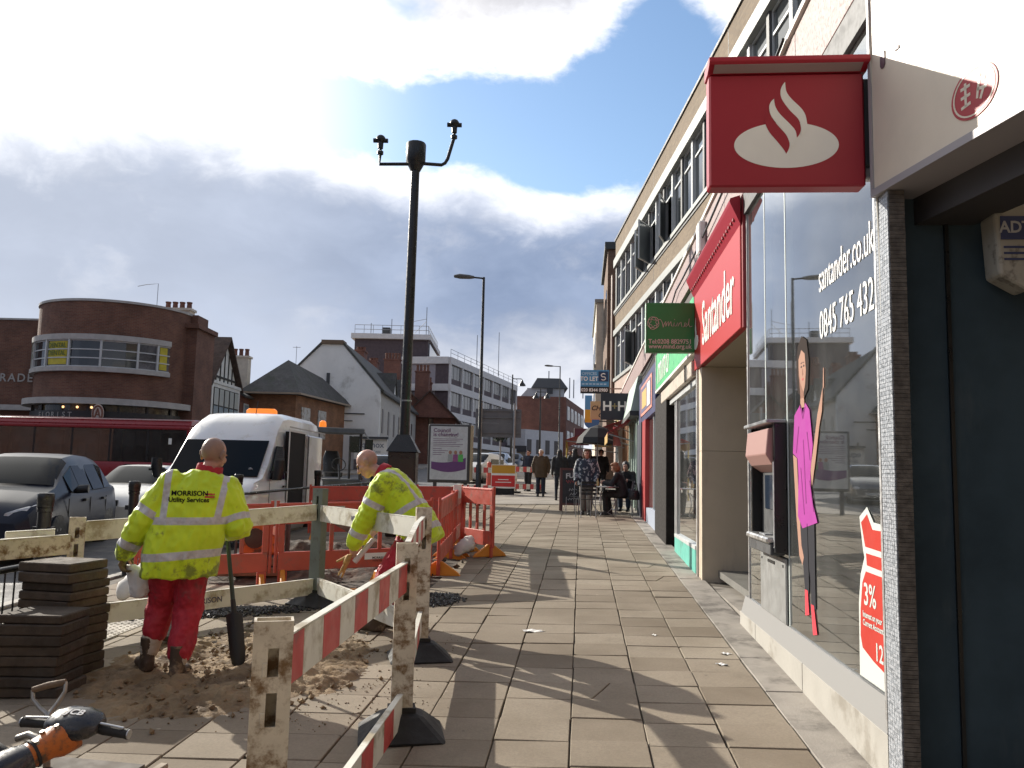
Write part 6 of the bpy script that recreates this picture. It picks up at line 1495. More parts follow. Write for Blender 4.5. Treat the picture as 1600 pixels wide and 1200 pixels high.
# --- distant plank barriers and works sign
RB = mat('barrier_orange_red', (0.50, 0.082, 0.05), 0.5, var=0.1, vscale=2.5, dirt=(0.30, 0.11, 0.075), dirt_amt=0.4, dirt_scale=4)
BRED = mat('plank_red', (0.50, 0.06, 0.055), 0.5, var=0.08, dirt=(0.30, 0.08, 0.07), dirt_amt=0.3, dirt_scale=5)
BWHT = mat('plank_white', (0.66, 0.645, 0.565), 0.5, var=0.08, dirt=(0.33, 0.28, 0.19), dirt_amt=0.45, dirt_scale=3.5)
PLW = mat('post_dirty_white', (0.60, 0.54, 0.43), 0.5, var=0.14, vscale=4, dirt=(0.17, 0.095, 0.038), dirt_amt=0.56, dirt_scale=9.0, bump=0.15)
def far_barrier(label, x0, x1, y):
    g = gz((x0+x1)/2, y); r = thing('plank_barrier', label, 'barrier', ((x0+x1)/2, y, g), 0, 'red and white barriers across the far pavement'); L = (x1-x0)/2
    for z in (0.15, 0.82):
        n = 7
        for i in range(n): MB().bx(-L+2*L*i/n+0.001, -L+2*L*(i+1)/n-0.001, -0.02, 0.02, z, z+0.2).build('stripe', BRED if i % 2 == 0 else BWHT, r)
    for s_ in (-1, 1): MB().bx(s_*L-0.05, s_*L+0.05, 0.021, 0.09, 0, 1.1).build('post', PLW, r); MB().bx(s_*L-0.2, s_*L+0.2, -0.2, 0.25, 0, 0.06).build('foot', RUBBER, r)
far_barrier('striped plank barrier beyond the lamp and the notice board', -4.4, -3.15, 31.5)
far_barrier('striped plank barrier standing beside the man in the brown coat', -2.55, -1.55, 32.6)
r = thing('works_sign', 'yellow and red information sign strapped to a far barrier', 'sign', (-2.92, 31.4, gz(-2.9, 31.4)))
MB().bx(-0.46, 0.46, 0, 0.03, 0.25, 1.12).build('board', SIGNW, r); MB().bx(-0.44, 0.44, -0.006, -0.001, 0.80, 1.10).build('yellow_panel', mat('sign_amber', (0.55, 0.28, 0.02), 0.5), r); MB().bx(-0.44, 0.44, -0.006, -0.001, 0.30, 0.72).build('red_panel', mat('sign_bright_red', (0.60, 0.03, 0.03), 0.5), r)
b = MB(); b.bx(-0.2, 0.2, -0.009, -0.0065, 0.55, 0.58); b.bx(-0.3, 0.3, -0.009, -0.0065, 0.45, 0.48); tag(b.build('small_print', SIGNW, r), kind='stuff'); MB().bx(-0.4, 0.4, 0.04, 0.3, 0, 0.24).build('foot', RUBBER, r)
r = thing('traffic_cone', 'small orange bollard cone beyond the striped barrier', 'traffic cone', (-3.75, 34, gz(-3.75, 34)))
MB().lathe((0, 0, 0), [(0.14, 0), (0.11, 0.1), (0.09, 1.15), (0.05, 1.2)], 12).build('cone', RB, r); MB().bx(-.2, .2, -.2, .2, 0, 0.05).build('base', RUBBER, r)
# litter on the slabs
for (x, y, a, w_, h_, lab) in ((-0.42, 7.82, 0.3, 0.20, 0.10, 'white paper scrap lying near the middle of the pavement'), (1.19, 7.09, 0.5, 0.085, 0.055, 'small white paper scrap near the bank plinth, farther of two'), (1.10, 6.74, -0.2, 0.09, 0.05, 'small white paper scrap near the bank plinth, nearer of two'), (0.67, 7.73, 0.2, 0.05, 0.04, 'tiny pale scrap on the pavement in line with the cash machine')):
    b = MB(); n = 4; vs = [(w_*(i/n-.5), h_*(j/n-.5), 0.006+0.006*math.sin(i*2.1+j)) for i in range(n+1) for j in range(n+1)]
    b.add(vs, [(i*(n+1)+j, (i+1)*(n+1)+j, (i+1)*(n+1)+j+1, i*(n+1)+j+1) for i in range(n) for j in range(n)])
    o = b.build('paper_scrap', mat('paper_white', (0.75, 0.74, 0.70), 0.7)); o.location = (x, y, gz(x, y)); o.rotation_euler = (0.02, 0.02, a); tag(o, lab, 'litter', 'paper litter on the pavement')
# ------------------------------------------------------------------ vehicles
def car_body(root, st, name, paint, glassm, nseat=None):
    """st: stations (y, zbot, zbelt, zroof, wlow, wbelt, wroof); front of the car at y=0 looking to -y"""
    b = MB(); n = len(st); ring = []
    for (y, zb, zl, zr, wl, wb, wr) in st:
        half = [(wl*0.90, zb), (wl*0.985, zb+0.12), (wl, zb+(zl-zb)*0.5), (wb*1.0, zl-0.05), (wb*0.965, zl), (wr*1.03, zr-0.10*(1 if zr-zl > 0.2 else 0)-0.012), (wr*0.86, zr-0.012), (wr*0.5, zr), (0, zr+0.004)]
        half = [(x, z) for x, z in half]
        ring.append([(x, y, z) for x, z in half])
    m = len(ring[0]); vs = []
    for rg in ring:
        vs += [(x, y, z) for x, y, z in rg]+[(-x, y, z) for x, y, z in rg[-2::-1]]
    T = 2*m-1; fs = []; mi = []
    for i in range(n-1):
        for j in range(T-1):
            fs.append((i*T+j, i*T+j+1, (i+1)*T+j+1, (i+1)*T+j))
    fs.append(tuple(range(T))); fs.append(tuple((n-1)*T+j for j in range(T-1, -1, -1)))
    for i in range(n-1): fs.append((i*T+T-1, i*T, (i+1)*T, (i+1)*T+T-1))
    b.add(vs, fs)
    o = b.build(name, paint, root, smooth=35)
    return o, ring
def wheel(root, x, y, rr, w_, rimm, side):
    b = MB(); P = [(rr*0.62, -w_/2), (rr*0.93, -w_/2), (rr, -w_*0.35), (rr, w_*0.35), (rr*0.93, w_/2), (rr*0.62, w_/2)]
    b.M = Matrix.Translation((x, y, rr)) @ Matrix.Rotation(math.pi/2, 4, 'Y')
    b.lathe((0, 0, 0), P, 24); wh = b.build('wheel', RUBBER, root, smooth=40)
    b2 = MB(); b2.M = b.M
    s = w_/2*side
    b2.lathe((0, 0, 0), [(rr*0.60, s*0.95), (rr*0.64, s*1.02), (rr*0.56, s*0.75), (rr*0.15, s*0.8), (rr*0.12, s*0.95), (0.001, s*0.95)], 24, cap=False)
    for i in range(7):
        a = i*2*math.pi/7; c, sn = math.cos(a), math.sin(a)
        b2.beam((c*rr*0.12, sn*rr*0.12, s*0.92), (c*rr*0.60, sn*rr*0.60, s*0.98), rr*0.13, 0.015)
    b2.build('rim', rimm, wh, smooth=40)
    b3 = MB(); b3.M = b.M; b3.cyl((0, 0, s*0.3), (0, 0, s*0.55), rr*0.58, n=20); b3.build('hub', BLACK, wh)
    return wh
def pane(root, name, pts, m, off=0.006, parent=None):
    n = V((0, 0, 0))
    P = [V(p) for p in pts]
    for i in range(len(P)): n += P[i].cross(P[(i+1) % len(P)])
    n.normalize(); c = sum(P, V((0, 0, 0)))/len(P)
    out_ = V((c.x, c.y-2.0, c.z-0.7))
    if n.dot(out_) < 0: n = -n
    b = MB(); b.prism([p+n*off for p in P], -n*0.02); return b.build(name, m, parent or root)
CARGLASS = mat('car_glass', (0.010, 0.012, 0.013), 0.05, spec=0.1)
LENS = mat('headlamp_lens', (0.50, 0.52, 0.54), 0.08, spec=1.0, var=0.3, vscale=9)
RIM = mat('alloy_rim', (0.50, 0.50, 0.52), 0.3, metal=0.8)
PLATE = mat('number_plate', (0.70, 0.70, 0.66), 0.5)
def screen(root, ring, i0, i1, name='windscreen'):
    """curved glass lying just over the body between two stations"""
    rows = []
    for i in range(i0, i1+1):
        P = [V((x, y, z)) for x, y, z in ring[i][5:9]]
        e = 0.10 if i in (i0, i1) else 0.0
        half = [P[0].lerp(P[1], 0.25), P[1], P[2], P[3]]
        rows.append(half+[V((-q.x, q.y, q.z)) for q in half[-2::-1]])
    k_ = len(rows[0]); rows[0] = [a.lerp(c, 0.12) for a, c in zip(rows[0], rows[1])]; rows[-1] = [a.lerp(c, 0.12) for a, c in zip(rows[-1], rows[-2])]
    b = MB(); n_ = V((0, -0.55, 0.83))*0.014; vs = []
    for rw in rows: vs += [q+n_ for q in rw]
    b.add(vs, [(i*k_+j, i*k_+j+1, (i+1)*k_+j+1, (i+1)*k_+j) for i in range(len(rows)-1) for j in range(k_-1)])
    return b.build(name, CARGLASS, root, smooth=60)
def make_car(name, label, xf, yf, head, st, paint, dims):
    r = thing(name, label, 'car', (xf, yf, gz(xf, yf)), head)
    L, W = dims['L'], dims['W']
    body, ring = car_body(r, st, 'body', paint, CARGLASS)
    def at(i, j, s=1): x, y, z = ring[i][j]; return V((x*s, y, z))
    ws0, ws1 = dims['ws']; rs0, rs1 = dims['rs']
    # windscreen between stations ws0 -> ws1 (cowl -> roof)
    def mixp(a, b_, t): return a.lerp(b_, t)
    screen(r, ring, ws0, ws1)
    for s in (-1, 1):
        for (i0, i1, k0, k1) in dims['side']:
            a, b_, c, d_ = at(i0, 4, s), at(i1, 4, s), at(i1, 5, s), at(i0, 5, s)
            bot0, bot1 = a.lerp(b_, k0)+V((0, 0, 0.03)), a.lerp(b_, k1)+V((0, 0, 0.03)); top0, top1 = d_.lerp(c, k0), d_.lerp(c, k1)
            n = V((s, 0, 0.25)).normalized(); b = MB(); P = [bot0, bot1, top1.lerp(bot1, 0.06), top0.lerp(bot0, 0.06)]
            b.prism([p+n*0.014 for p in P], -n*0.02); b.build('side_window', CARGLASS, r)
        for yy in dims['wheels']: wheel(r, s*(W/2-0.10), yy, dims['wr'], 0.20, RIM, s); 
        for yy in dims['wheels']:
            b = MB()
            P = [(s*(W/2+0.004), yy+(dims['wr']+0.055)*math.cos(rad(t)), dims['wr']+(dims['wr']+0.055)*math.sin(rad(t))) for t in range(-14, 195, 11)]
            b.prism(P, (-s*0.02, 0, 0)); b.build('wheel_arch', BLACK, r)
        a = at(dims['mir'], 4, s); b = MB(); b.loft([(a+V((s*0.02, 0.02, 0.04)), (0, 0.03, 0), (0, 0, 0.03)), (a+V((s*0.10, 0.0, 0.08)), (0, 0.05, 0), (0, 0, 0.07)), (a+V((s*0.24, 0.02, 0.09)), (0, 0.05, 0), (0, 0, 0.07))], 10); b.build('mirror', BLACK if dims.get('blackmir') else paint, r, smooth=50)
        hy, hx, hz = dims['lamp']; b = MB()
        b.loft([((s*(hx-0.16), hy-0.03, hz-0.02), (0.03, 0, 0), (0, 0, 0.04)), ((s*hx, hy+0.05, hz), (0.08, 0.0, 0), (0, 0.05, 0.085)), ((s*(hx+0.14), hy+0.22, hz+0.06), (0.05, 0.05, 0), (0, 0.06, 0.075)), ((s*(hx+0.17), hy+0.40, hz+0.11), (0.01, 0.03, 0), (0, 0, 0.03))], 12); b.build('headlight', LENS, r, smooth=60)
    y0 = dims['nose']
    MB().bx(-0.26, 0.26, y0-0.025, y0+0.02, 0.36, 0.47).build('number_plate', PLATE, r)
    MB().bx(-W*0.36, W*0.36, y0-0.01, y0+0.05, 0.20, 0.32).build('lower_grille', BLACK, r); b = MB(); b.bx(-0.30, -0.02, y0-0.0, y0+0.06, 0.58, 0.70); b.bx(0.02, 0.30, y0, y0+0.06, 0.58, 0.70); b.build('grille', BLACK, r)
    for s in (-1, 1):
        for yy in dims['handles']: MB().bx(s*(W/2)-0.02, s*(W/2)+0.028, yy, yy+0.16, 0.86, 0.90).build('door_handle', BLACK, r)
        for yy in dims['seams']: MB().bx(s*(W/2)-0.01, s*(W/2)+0.003, yy, yy+0.010, 0.28, 0.92).build('door_seam', BLACK, r)
    MB().tube([(-0.45, dims['wip'], dims['wz']), (0.0, dims['wip']+0.10, dims['wz']+0.05), (0.5, dims['wip']+0.12, dims['wz']+0.06)], 0.010, 5).build('wiper', BLACK, r)
    return r
# compact MPV, dark metallic blue
NB = mat('dark_blue_paint', (0.013, 0.018, 0.032), 0.33, coat=0.05, spec=0.25)
st = [(0.0, 0.30, 0.60, 0.62, 0.62, 0.60, 0.45), (0.10, 0.22, 0.72, 0.76, 0.78, 0.74, 0.58), (0.40, 0.20, 0.86, 0.92, 0.87, 0.80, 0.66), (0.80, 0.20, 0.93, 1.03, 0.905, 0.83, 0.70), (1.05, 0.20, 0.96, 1.09, 0.91, 0.85, 0.72), (1.55, 0.20, 0.98, 1.40, 0.91, 0.87, 0.66), (1.95, 0.20, 0.99, 1.56, 0.91, 0.875, 0.62), (2.5, 0.20, 1.0, 1.62, 0.91, 0.88, 0.62), (3.2, 0.20, 1.02, 1.60, 0.91, 0.88, 0.61), (3.75, 0.22, 1.04, 1.54, 0.90, 0.86, 0.58), (4.08, 0.26, 1.06, 1.28, 0.87, 0.82, 0.60), (4.22, 0.34, 1.0, 1.06, 0.80, 0.74, 0.62)]
ch_ = 0.27
make_car('car', 'dark blue compact people carrier waiting beside the slab stack', -8.95, 11.65, ch_, st, NB, dict(L=4.22, W=1.81, ws=(4, 6), rs=(9, 10), side=((5, 6, -0.1, 0.95), (6, 8, 0.0, 0.46), (6, 8, 0.52, 1.0), (8, 9, 0.1, 0.9)), wheels=(0.86, 3.5), wr=0.315, mir=5, lamp=(0.10, 0.61, 0.73), nose=0.0, handles=(2.0, 3.0), seams=(1.25, 2.35, 3.25), wip=1.10, wz=1.12, blackmir=True))
mpv = bpy.data.objects['car']; mpv.scale = (1.06, 1.04, 1.06)
MB().bx(0.42, 0.52, 1.40, 1.41, 1.17, 1.30).build('permit_sticker', mat('sticker_pale', (0.35, 0.42, 0.36), 0.6), mpv)
# pale silver hatchback behind it
SILV = mat('silver_paint', (0.52, 0.52, 0.51), 0.35, metal=0.2, coat=0.3)
st2 = [(0.0, 0.28, 0.56, 0.58, 0.62, 0.58, 0.45), (0.10, 0.20, 0.66, 0.70, 0.76, 0.72, 0.58), (0.45, 0.18, 0.76, 0.84, 0.84, 0.78, 0.64), (0.95, 0.18, 0.84, 0.94, 0.86, 0.80, 0.68), (1.25, 0.18, 0.86, 0.98, 0.86, 0.82, 0.70), (1.75, 0.18, 0.88, 1.26, 0.86, 0.83, 0.62), (2.10, 0.18, 0.89, 1.40, 0.86, 0.835, 0.58), (2.6, 0.18, 0.90, 1.43, 0.86, 0.84, 0.58), (3.2, 0.18, 0.92, 1.40, 0.86, 0.83, 0.56), (3.7, 0.22, 0.94, 1.28, 0.84, 0.80, 0.52), (4.1, 0.30, 0.92, 0.98, 0.78, 0.74, 0.6)]
make_car('car', 'pale silver hatchback between the dark car and the white van', -9.62, 16.2, 0.16, st2, SILV, dict(L=4.1, W=1.72, ws=(4, 6), rs=(8, 9), side=((5, 6, -0.1, 0.95), (6, 7, 0.0, 1.0), (7, 9, 0.05, 0.8)), wheels=(0.85, 3.35), wr=0.30, mir=5, lamp=(0.10, 0.57, 0.63), nose=0.0, handles=(2.1, 3.0), seams=(1.4, 2.45, 3.2), wip=1.30, wz=1.0))
# --- high roof van
VW = mat('van_white', (0.74, 0.75, 0.75), 0.28, coat=0.6, dirt=(0.60, 0.59, 0.54), dirt_amt=0.3, dirt_scale=2.5)
vx, vy = wc(-5.50, 14.7); van = thing('van', 'white high roof van with an open side door and orange roof beacon', 'van', (vx, vy, gz(vx, vy)), YAW-0.02)
W = 0.985
vst = [(0.0, 0.30, 0.72, 0.74, 0.78, 0.76, 0.60), (0.08, 0.24, 0.92, 0.96, 0.92, 0.88, 0.74), (0.40, 0.22, 1.12, 1.20, 0.97, 0.94, 0.86), (0.75, 0.22, 1.18, 1.29, 0.985, 0.955, 0.90), (1.12, 0.22, 1.22, 1.64, 0.985, 0.965, 0.88), (1.46, 0.22, 1.26, 1.98, 0.985, 0.97, 0.86), (1.80, 0.22, 1.26, 2.32, 0.985, 0.97, 0.83), (2.20, 0.22, 1.26, 2.54, 0.985, 0.97, 0.80), (2.6, 0.22, 1.26, 2.60, 0.985, 0.97, 0.80), (4.9, 0.22, 1.26, 2.60, 0.985, 0.97, 0.80), (5.25, 0.26, 1.24, 2.52, 0.96, 0.95, 0.76)]
vb, vr = car_body(van, vst, 'body', VW, CARGLASS)
def VP(i, j, s=1): x, y, z = vr[i][j]; return V((x*s, y, z))
a, b_ = VP(3, 6, -1), VP(3, 6, 1); c, d_ = VP(5, 6, 1), VP(5, 6, -1)
pane(van, 'windscreen', [a.lerp(b_, -.04)+V((0,0,.03)), b_.lerp(a, -.04)+V((0,0,.03)), c+V((0.06,0,.02)), d_+V((-.06,0,.02))], CARGLASS, 0.016)
MB().bx(-0.42, 0.42, -0.012, 0.06, 0.66, 0.86).build('grille', BLACK, van); MB().bx(-0.26, 0.26, -0.03, -0.013, 0.42, 0.53).build('number_plate', PLATE, van); MB().bx(-0.93, 0.93, -0.02, 0.30, 0.26, 0.58).build('bumper', DGREY, van, bevel=0.03)
for s in (-1, 1):
    b = MB(); b.loft([((s*0.62, 0.02, 0.80), (0.05, 0, 0), (0, 0.03, 0.09)), ((s*0.78, 0.12, 0.86), (0.07, 0.05, 0), (0, 0.05, 0.13)), ((s*0.90, 0.34, 0.98), (0.03, 0.05, 0), (0, 0.05, 0.12))], 12); b.build('headlight', LENS, van, smooth=60)
    P = [V((s*0.985, 1.02, 1.26)), V((s*0.985, 1.95, 1.26)), V((s*0.93, 1.95, 1.90)), V((s*0.93, 1.52, 1.90))]; n = V((s, 0, 0.08)).normalized()
    b = MB(); b.prism([p+n*0.008 for p in P], -n*0.02); b.build('side_window', CARGLASS, van)
    b = MB(); b.bx(min(s*0.99, s*1.30), max(s*0.99, s*1.30), 0.98, 1.06, 1.38, 1.42); b.loft([((s*1.12, 1.0, 1.25), (0.09, 0, 0), (0, 0.05, 0)), ((s*1.16, 1.0, 1.45), (0.11, 0, 0), (0, 0.06, 0)), ((s*1.16, 1.0, 1.62), (0.10, 0, 0), (0, 0.05, 0))], 10); b.build('mirror', BLACK, van, smooth=50)
    for yy in (0.95, 4.2): wheel(van, s*0.87, yy, 0.34, 0.22, mat('wheel_trim_grey', (0.35, 0.35, 0.36), 0.4, metal=0.5), s)
    for yy in (0.95, 4.2): b = MB(); b.prism([(s*0.990, yy+0.41*math.cos(rad(t)), 0.34+0.41*math.sin(rad(t))) for t in range(-14, 195, 11)], (-s*0.02, 0, 0)); b.build('wheel_arch', BLACK, van)
# open side door: dark panel painted as the shaded load space, in a frame
b = MB(); b.bx(0.90, 0.992, 2.18, 3.34, 0.46, 2.22); b.build('bay_shade_panel', mat('load_space_shade', (0.012, 0.012, 0.013), 0.9), van)
b = MB(); b.bx(0.991, 1.0, 2.12, 2.18, 0.44, 2.27); b.bx(0.991, 1.0, 3.34, 3.40, 0.44, 2.27); b.bx(0.991, 1.0, 2.18, 3.34, 2.22, 2.27); b.build('door_frame', VW, van)
MB().bx(1.0, 1.05, 3.36, 4.62, 0.50, 2.20).build('sliding_door', VW, van, bevel=0.02); MB().bx(1.051, 1.058, 3.36, 3.44, 0.52, 2.18).build('door_edge', BLACK, van)
MB().bx(0.988, 0.995, 2.15, 5.1, 2.30, 2.325).build('roof_seam', mat('seam_grey', (0.4, 0.4, 0.4), 0.5), van); MB().bx(0.99, 1.02, 3.4, 5.0, 1.32, 1.36).build('door_track', DGREY, van)
OR = mat('beacon_orange', (0.85, 0.22, 0.015), 0.15, spec=0.8, emit=(1.0, 0.25, 0.02), estr=0.5)
b = MB(); b.loft([((0.0, 3.4, 2.60+0.012), (0.34, 0, 0), (0, 0.10, 0)), ((0.0, 3.4, 2.72), (0.33, 0, 0), (0, 0.095, 0)), ((0.0, 3.4, 2.76), (0.28, 0, 0), (0, 0.07, 0))], 16, sq=4); b.build('beacon', OR, van, smooth=40)
MB().bx(-0.36, 0.36, 3.29, 3.51, 2.602, 2.625).build('beacon_base', DGREY, van); MB().tube([(0.2, 2.4, 2.58), (0.2, 2.5, 2.85)], 0.008, 5).build('aerial', BLACK, van)
MB().tube([(-0.6, 0.80, 1.36), (0.0, 0.90, 1.44), (0.6, 0.92, 1.46)], 0.012, 5).build('wiper', BLACK, van)
b = MB(); b.tube([(0.62+0.045*math.cos(t*math.pi/8), 0.90, 1.50+0.045*math.sin(t*math.pi/8)) for t in range(17)], 0.006, 5); 
MB().cyl((0.66, 0.872, 1.43), (0.66, 0.880, 1.435), 0.045, n=16).build('tax_disc', mat('disc_pale', (0.42, 0.45, 0.5), 0.6), van)
for yy in (1.0, 2.08): MB().bx(0.986, 0.9915, yy, yy+0.012, 0.40, 1.24).build('door_seam', BLACK, van)
MB().bx(0.986, 1.02, 1.85, 2.02, 1.10, 1.14).build('door_handle', BLACK, van); MB().bx(0.984, 1.0, 1.1, 4.9, 0.62, 0.70).build('side_rub_strip', DGREY, van)
b = MB(); b.loft([((0, 0.055, 0.98), (0.11, 0, 0), (0, 0.01, 0.045)), ((0, 0.035, 0.975), (0.105, 0, 0), (0, 0.01, 0.042))], 18); b.build('badge', mat('badge_blue', (0.03, 0.06, 0.20), 0.3), van)
# --- single deck bus crossing behind
bxx, byy = wc(-13.3, 34.5); bus = thing('bus', 'red single deck bus passing behind the cars with dark windows', 'bus', (bxx, byy, gz(bxx, byy)), YAW+0.03)
BR = mat('bus_red', (0.25, 0.012, 0.018), 0.35, coat=0.2, var=0.05)
for nm, z0, z1 in (('body', 0.30, 1.05), ('upper_panel', 2.40, 2.56)): MB().bx(-11.0, 0, 0, 2.5, z0, z1).build(nm, BR, bus, bevel=0.05, seg=2, smooth=40)
b = MB(); b.prism([(0, 0.05, 2.562), (0, 0.2, 2.80), (0, 0.7, 2.87), (0, 1.8, 2.87), (0, 2.3, 2.80), (0, 2.45, 2.562)], (-11.0, 0, 0)); b.build('roof', BR, bus, bevel=0.04, smooth=40)
MB().bx(-11.0, 0.0, 0.14, 0.2, 2.805, 2.83).build('roof_gutter', mat('bus_gutter', (0.42, 0.38, 0.37), 0.4), bus)
BGL = glass_mat('bus_tinted_glass', (0.30, 0.34, 0.32), 0.02)
for i in range(7):
    x0 = -10.9+1.54*i
    MB().bx(x0, x0+1.46, 0.03, 0.04, 1.052, 2.398).build('window', BGL, bus); MB().bx(x0, x0+1.46, 2.46, 2.47, 1.052, 2.398).build('window', BGL, bus)
    MB().bx(x0+1.462, x0+1.538, 0.02, 0.08, 1.052, 2.398).build('window_pillar', BLACK, bus); MB().bx(x0+1.462, x0+1.538, 2.42, 2.48, 1.052, 2.398).build('window_pillar', BLACK, bus)
MB().bx(-10.98, -10.9, 0.02, 2.48, 1.052, 2.398).build('rear_wall', BR, bus)
MB().bx(-0.12, -0.02, 0.02, 0.3, 1.052, 2.398).build('front_pillar', BR, bus); MB().bx(-0.03, -0.02, 0.3, 2.4, 1.052, 2.398).build('windscreen', BGL, bus)
SEATM = mat('bus_seat', (0.05, 0.09, 0.045), 0.8)
for i in range(9):
    for yy in (0.55, 1.9):
        b = MB(); b.loft([((-10.2+1.0*i, yy, 1.0), (0.06, 0, 0), (0, 0.40, 0)), ((-10.25+1.0*i, yy, 1.5), (0.06, 0, 0), (0, 0.40, 0)), ((-10.28+1.0*i, yy, 1.75), (0.05, 0, 0), (0, 0.30, 0))], 10, sq=4); b.build('seat_back', SEATM, bus, smooth=50)
for x in (-7.9, -5.4, -3.2, -1.6): MB().tube([(x, 1.1, 1.0), (x, 1.1, 2.39)], 0.025, 6).build('grab_pole', mat('pole_lime', (0.45, 0.50, 0.08), 0.4), bus)
MB().bx(-1.3, -1.26, 0.3, 1.2, 1.06, 2.2).build('driver_screen', mat('bus_amber', (0.35, 0.16, 0.02), 0.5), bus); MB().bx(-0.85, -0.72, 0.021, 0.029, 1.8, 2.05).build('notice', SIGNW, bus); MB().bx(-6.9, -6.2, 0.05, 0.06, 1.2, 2.0).build('window_advert', mat('advert_pale', (0.26, 0.27, 0.20), 0.6, var=0.3), bus)
for x in (-8.6, -2.4): wheel(bus, x, 0.0, 0.48, 0.28, RIM, -1) if False else MB().cyl((x, -0.02, 0.48), (x, 0.28, 0.48), 0.48, n=24).build('wheel', RUBBER, bus)
# --- roller with canopy behind the van
rx_, ry_ = wc(-4.75, 22.5); rol = thing('roller', 'small works roller with black canopy, seat and orange beacon behind the van', 'roller', (rx_, ry_, gz(rx_, ry_)), YAW+0.4)
YB = mat('plant_grey', (0.05, 0.052, 0.05), 0.6, var=0.3)
b = MB(); b.prism([(-0.62, -0.85, 2.18), (0.62, -0.85, 2.18), (0.66, -0.70, 2.34), (-0.66, -0.70, 2.34)], (0, 1.5, 0.04)); b.build('canopy', YB, rol, bevel=0.03)
for x, y in ((-0.56, -0.7), (0.56, -0.7), (-0.56, 0.62), (0.56, 0.62)): MB().tube([(x, y, 0.8), (x, y, 2.19)], 0.035, 8).build('post', BLACK, rol)
b = MB(); b.loft([((0, 0.05, 1.05), (0.24, 0, 0), (0, 0.22, 0)), ((0, 0.05, 1.17), (0.25, 0, 0), (0, 0.23, 0))], 14, sq=4); b.loft([((0, 0.25, 1.18), (0.23, 0, 0), (0, 0.07, 0)), ((0, 0.32, 1.55), (0.24, 0, 0), (0, 0.07, 0)), ((0, 0.35, 1.75), (0.17, 0, 0), (0, 0.05, 0))], 14, sq=3); b.build('seat', BLACK, rol, smooth=50)
MB().bx(-0.55, 0.55, -1.0, 0.9, 0.45, 1.0).build('chassis', YB, rol, bevel=0.05)
for y in (-1.05, 0.95): MB().cyl((-0.5, y, 0.36), (0.5, y, 0.36), 0.36, n=24).build('drum', STEEL, rol, smooth=40)
MB().tube([(0.05, -0.62, 1.0), (0.05, -0.45, 1.38)], 0.03, 8).build('steering_column', BLACK, rol); MB().tube([(0.05+0.18*math.cos(t*math.pi/8), -0.45+0.07*math.sin(t*math.pi/8), 1.38+0.16*math.sin(t*math.pi/8)) for t in range(17)], 0.014, 6).build('steering_wheel', BLACK, rol)
MB().lathe((-0.3, 0.2, 2.38), [(0.10, 0), (0.10, 0.05), (0.09, 0.14), (0.04, 0.18)], 12).build('beacon', OR, rol)
MB().tube([(0.68, -0.6, 1.2), (0.85, -0.75, 1.5), (0.82, -0.7, 2.0), (0.66, -0.6, 2.25)], 0.02, 6).build('grab_rail', GREY, rol); MB().bx(0.66, 0.86, -0.8, -0.72, 1.75, 2.05).build('mirror', BLACK, rol); MB().bx(0.25, 0.5, -0.8, -0.72, 1.7, 2.12).build('lamp_box', BLACK, rol)
# --- traffic far up the street
def far_car(label, xc, zc, paint, kind, head=0.0):
    x, y = wc(xc, zc); r = thing('car', label, 'car', (x, y, gz(x, y)), head, 'traffic far up the street')
    body, ring = car_body(r, st2 if kind == 0 else st, 'body', paint, CARGLASS)
    P = [(-0.66, 1.30, 1.0), (0.66, 1.30, 1.0), (0.54, 1.98, 1.36), (-0.54, 1.98, 1.36)] if kind == 0 else [(-0.70, 1.10, 1.13), (0.70, 1.10, 1.13), (0.58, 1.85, 1.53), (-0.58, 1.85, 1.53)]
    screen(r, ring, 4, 6)
    for s in (-1, 1):
        for yy in (0.86, 3.4): MB().cyl((s*0.72, yy, 0.31), (s*0.88, yy, 0.31), 0.31, n=16).build('wheel', RUBBER, r)
        MB().ball((s*0.58, 0.06, 0.64), (0.14, 0.08, 0.07), 8, 6).build('headlight', LENS, r)
    MB().bx(-0.25, 0.25, -0.02, 0.0, 0.38, 0.48).build('number_plate', PLATE, r); MB().bx(0.84, 0.875, 1.7, 3.3, 0.95, 1.28).build('side_window', CARGLASS, r)
    return r
BK = mat('black_car_paint', (0.012, 0.012, 0.014), 0.2, coat=1.0); GP = mat('grey_car_paint', (0.12, 0.125, 0.13), 0.25, metal=0.5, coat=1.0)
far_car('white and black car parked beyond the notice board', -2.4, 42, SILV, 1, -0.3)
far_car('black car in the queue beyond the grey road sign', -1.3, 52, BK, 1, -0.1)
far_car('dark grey car behind the black pole cabinet', -5.2, 34, GP, 1, 0.2)
far_car('black hatchback far down the road by the tan shops', -3.6, 62, BK, 0, -0.1)
far_car('dark people carrier farthest away near the brick block', -0.2, 70, NB, 1, -0.1)
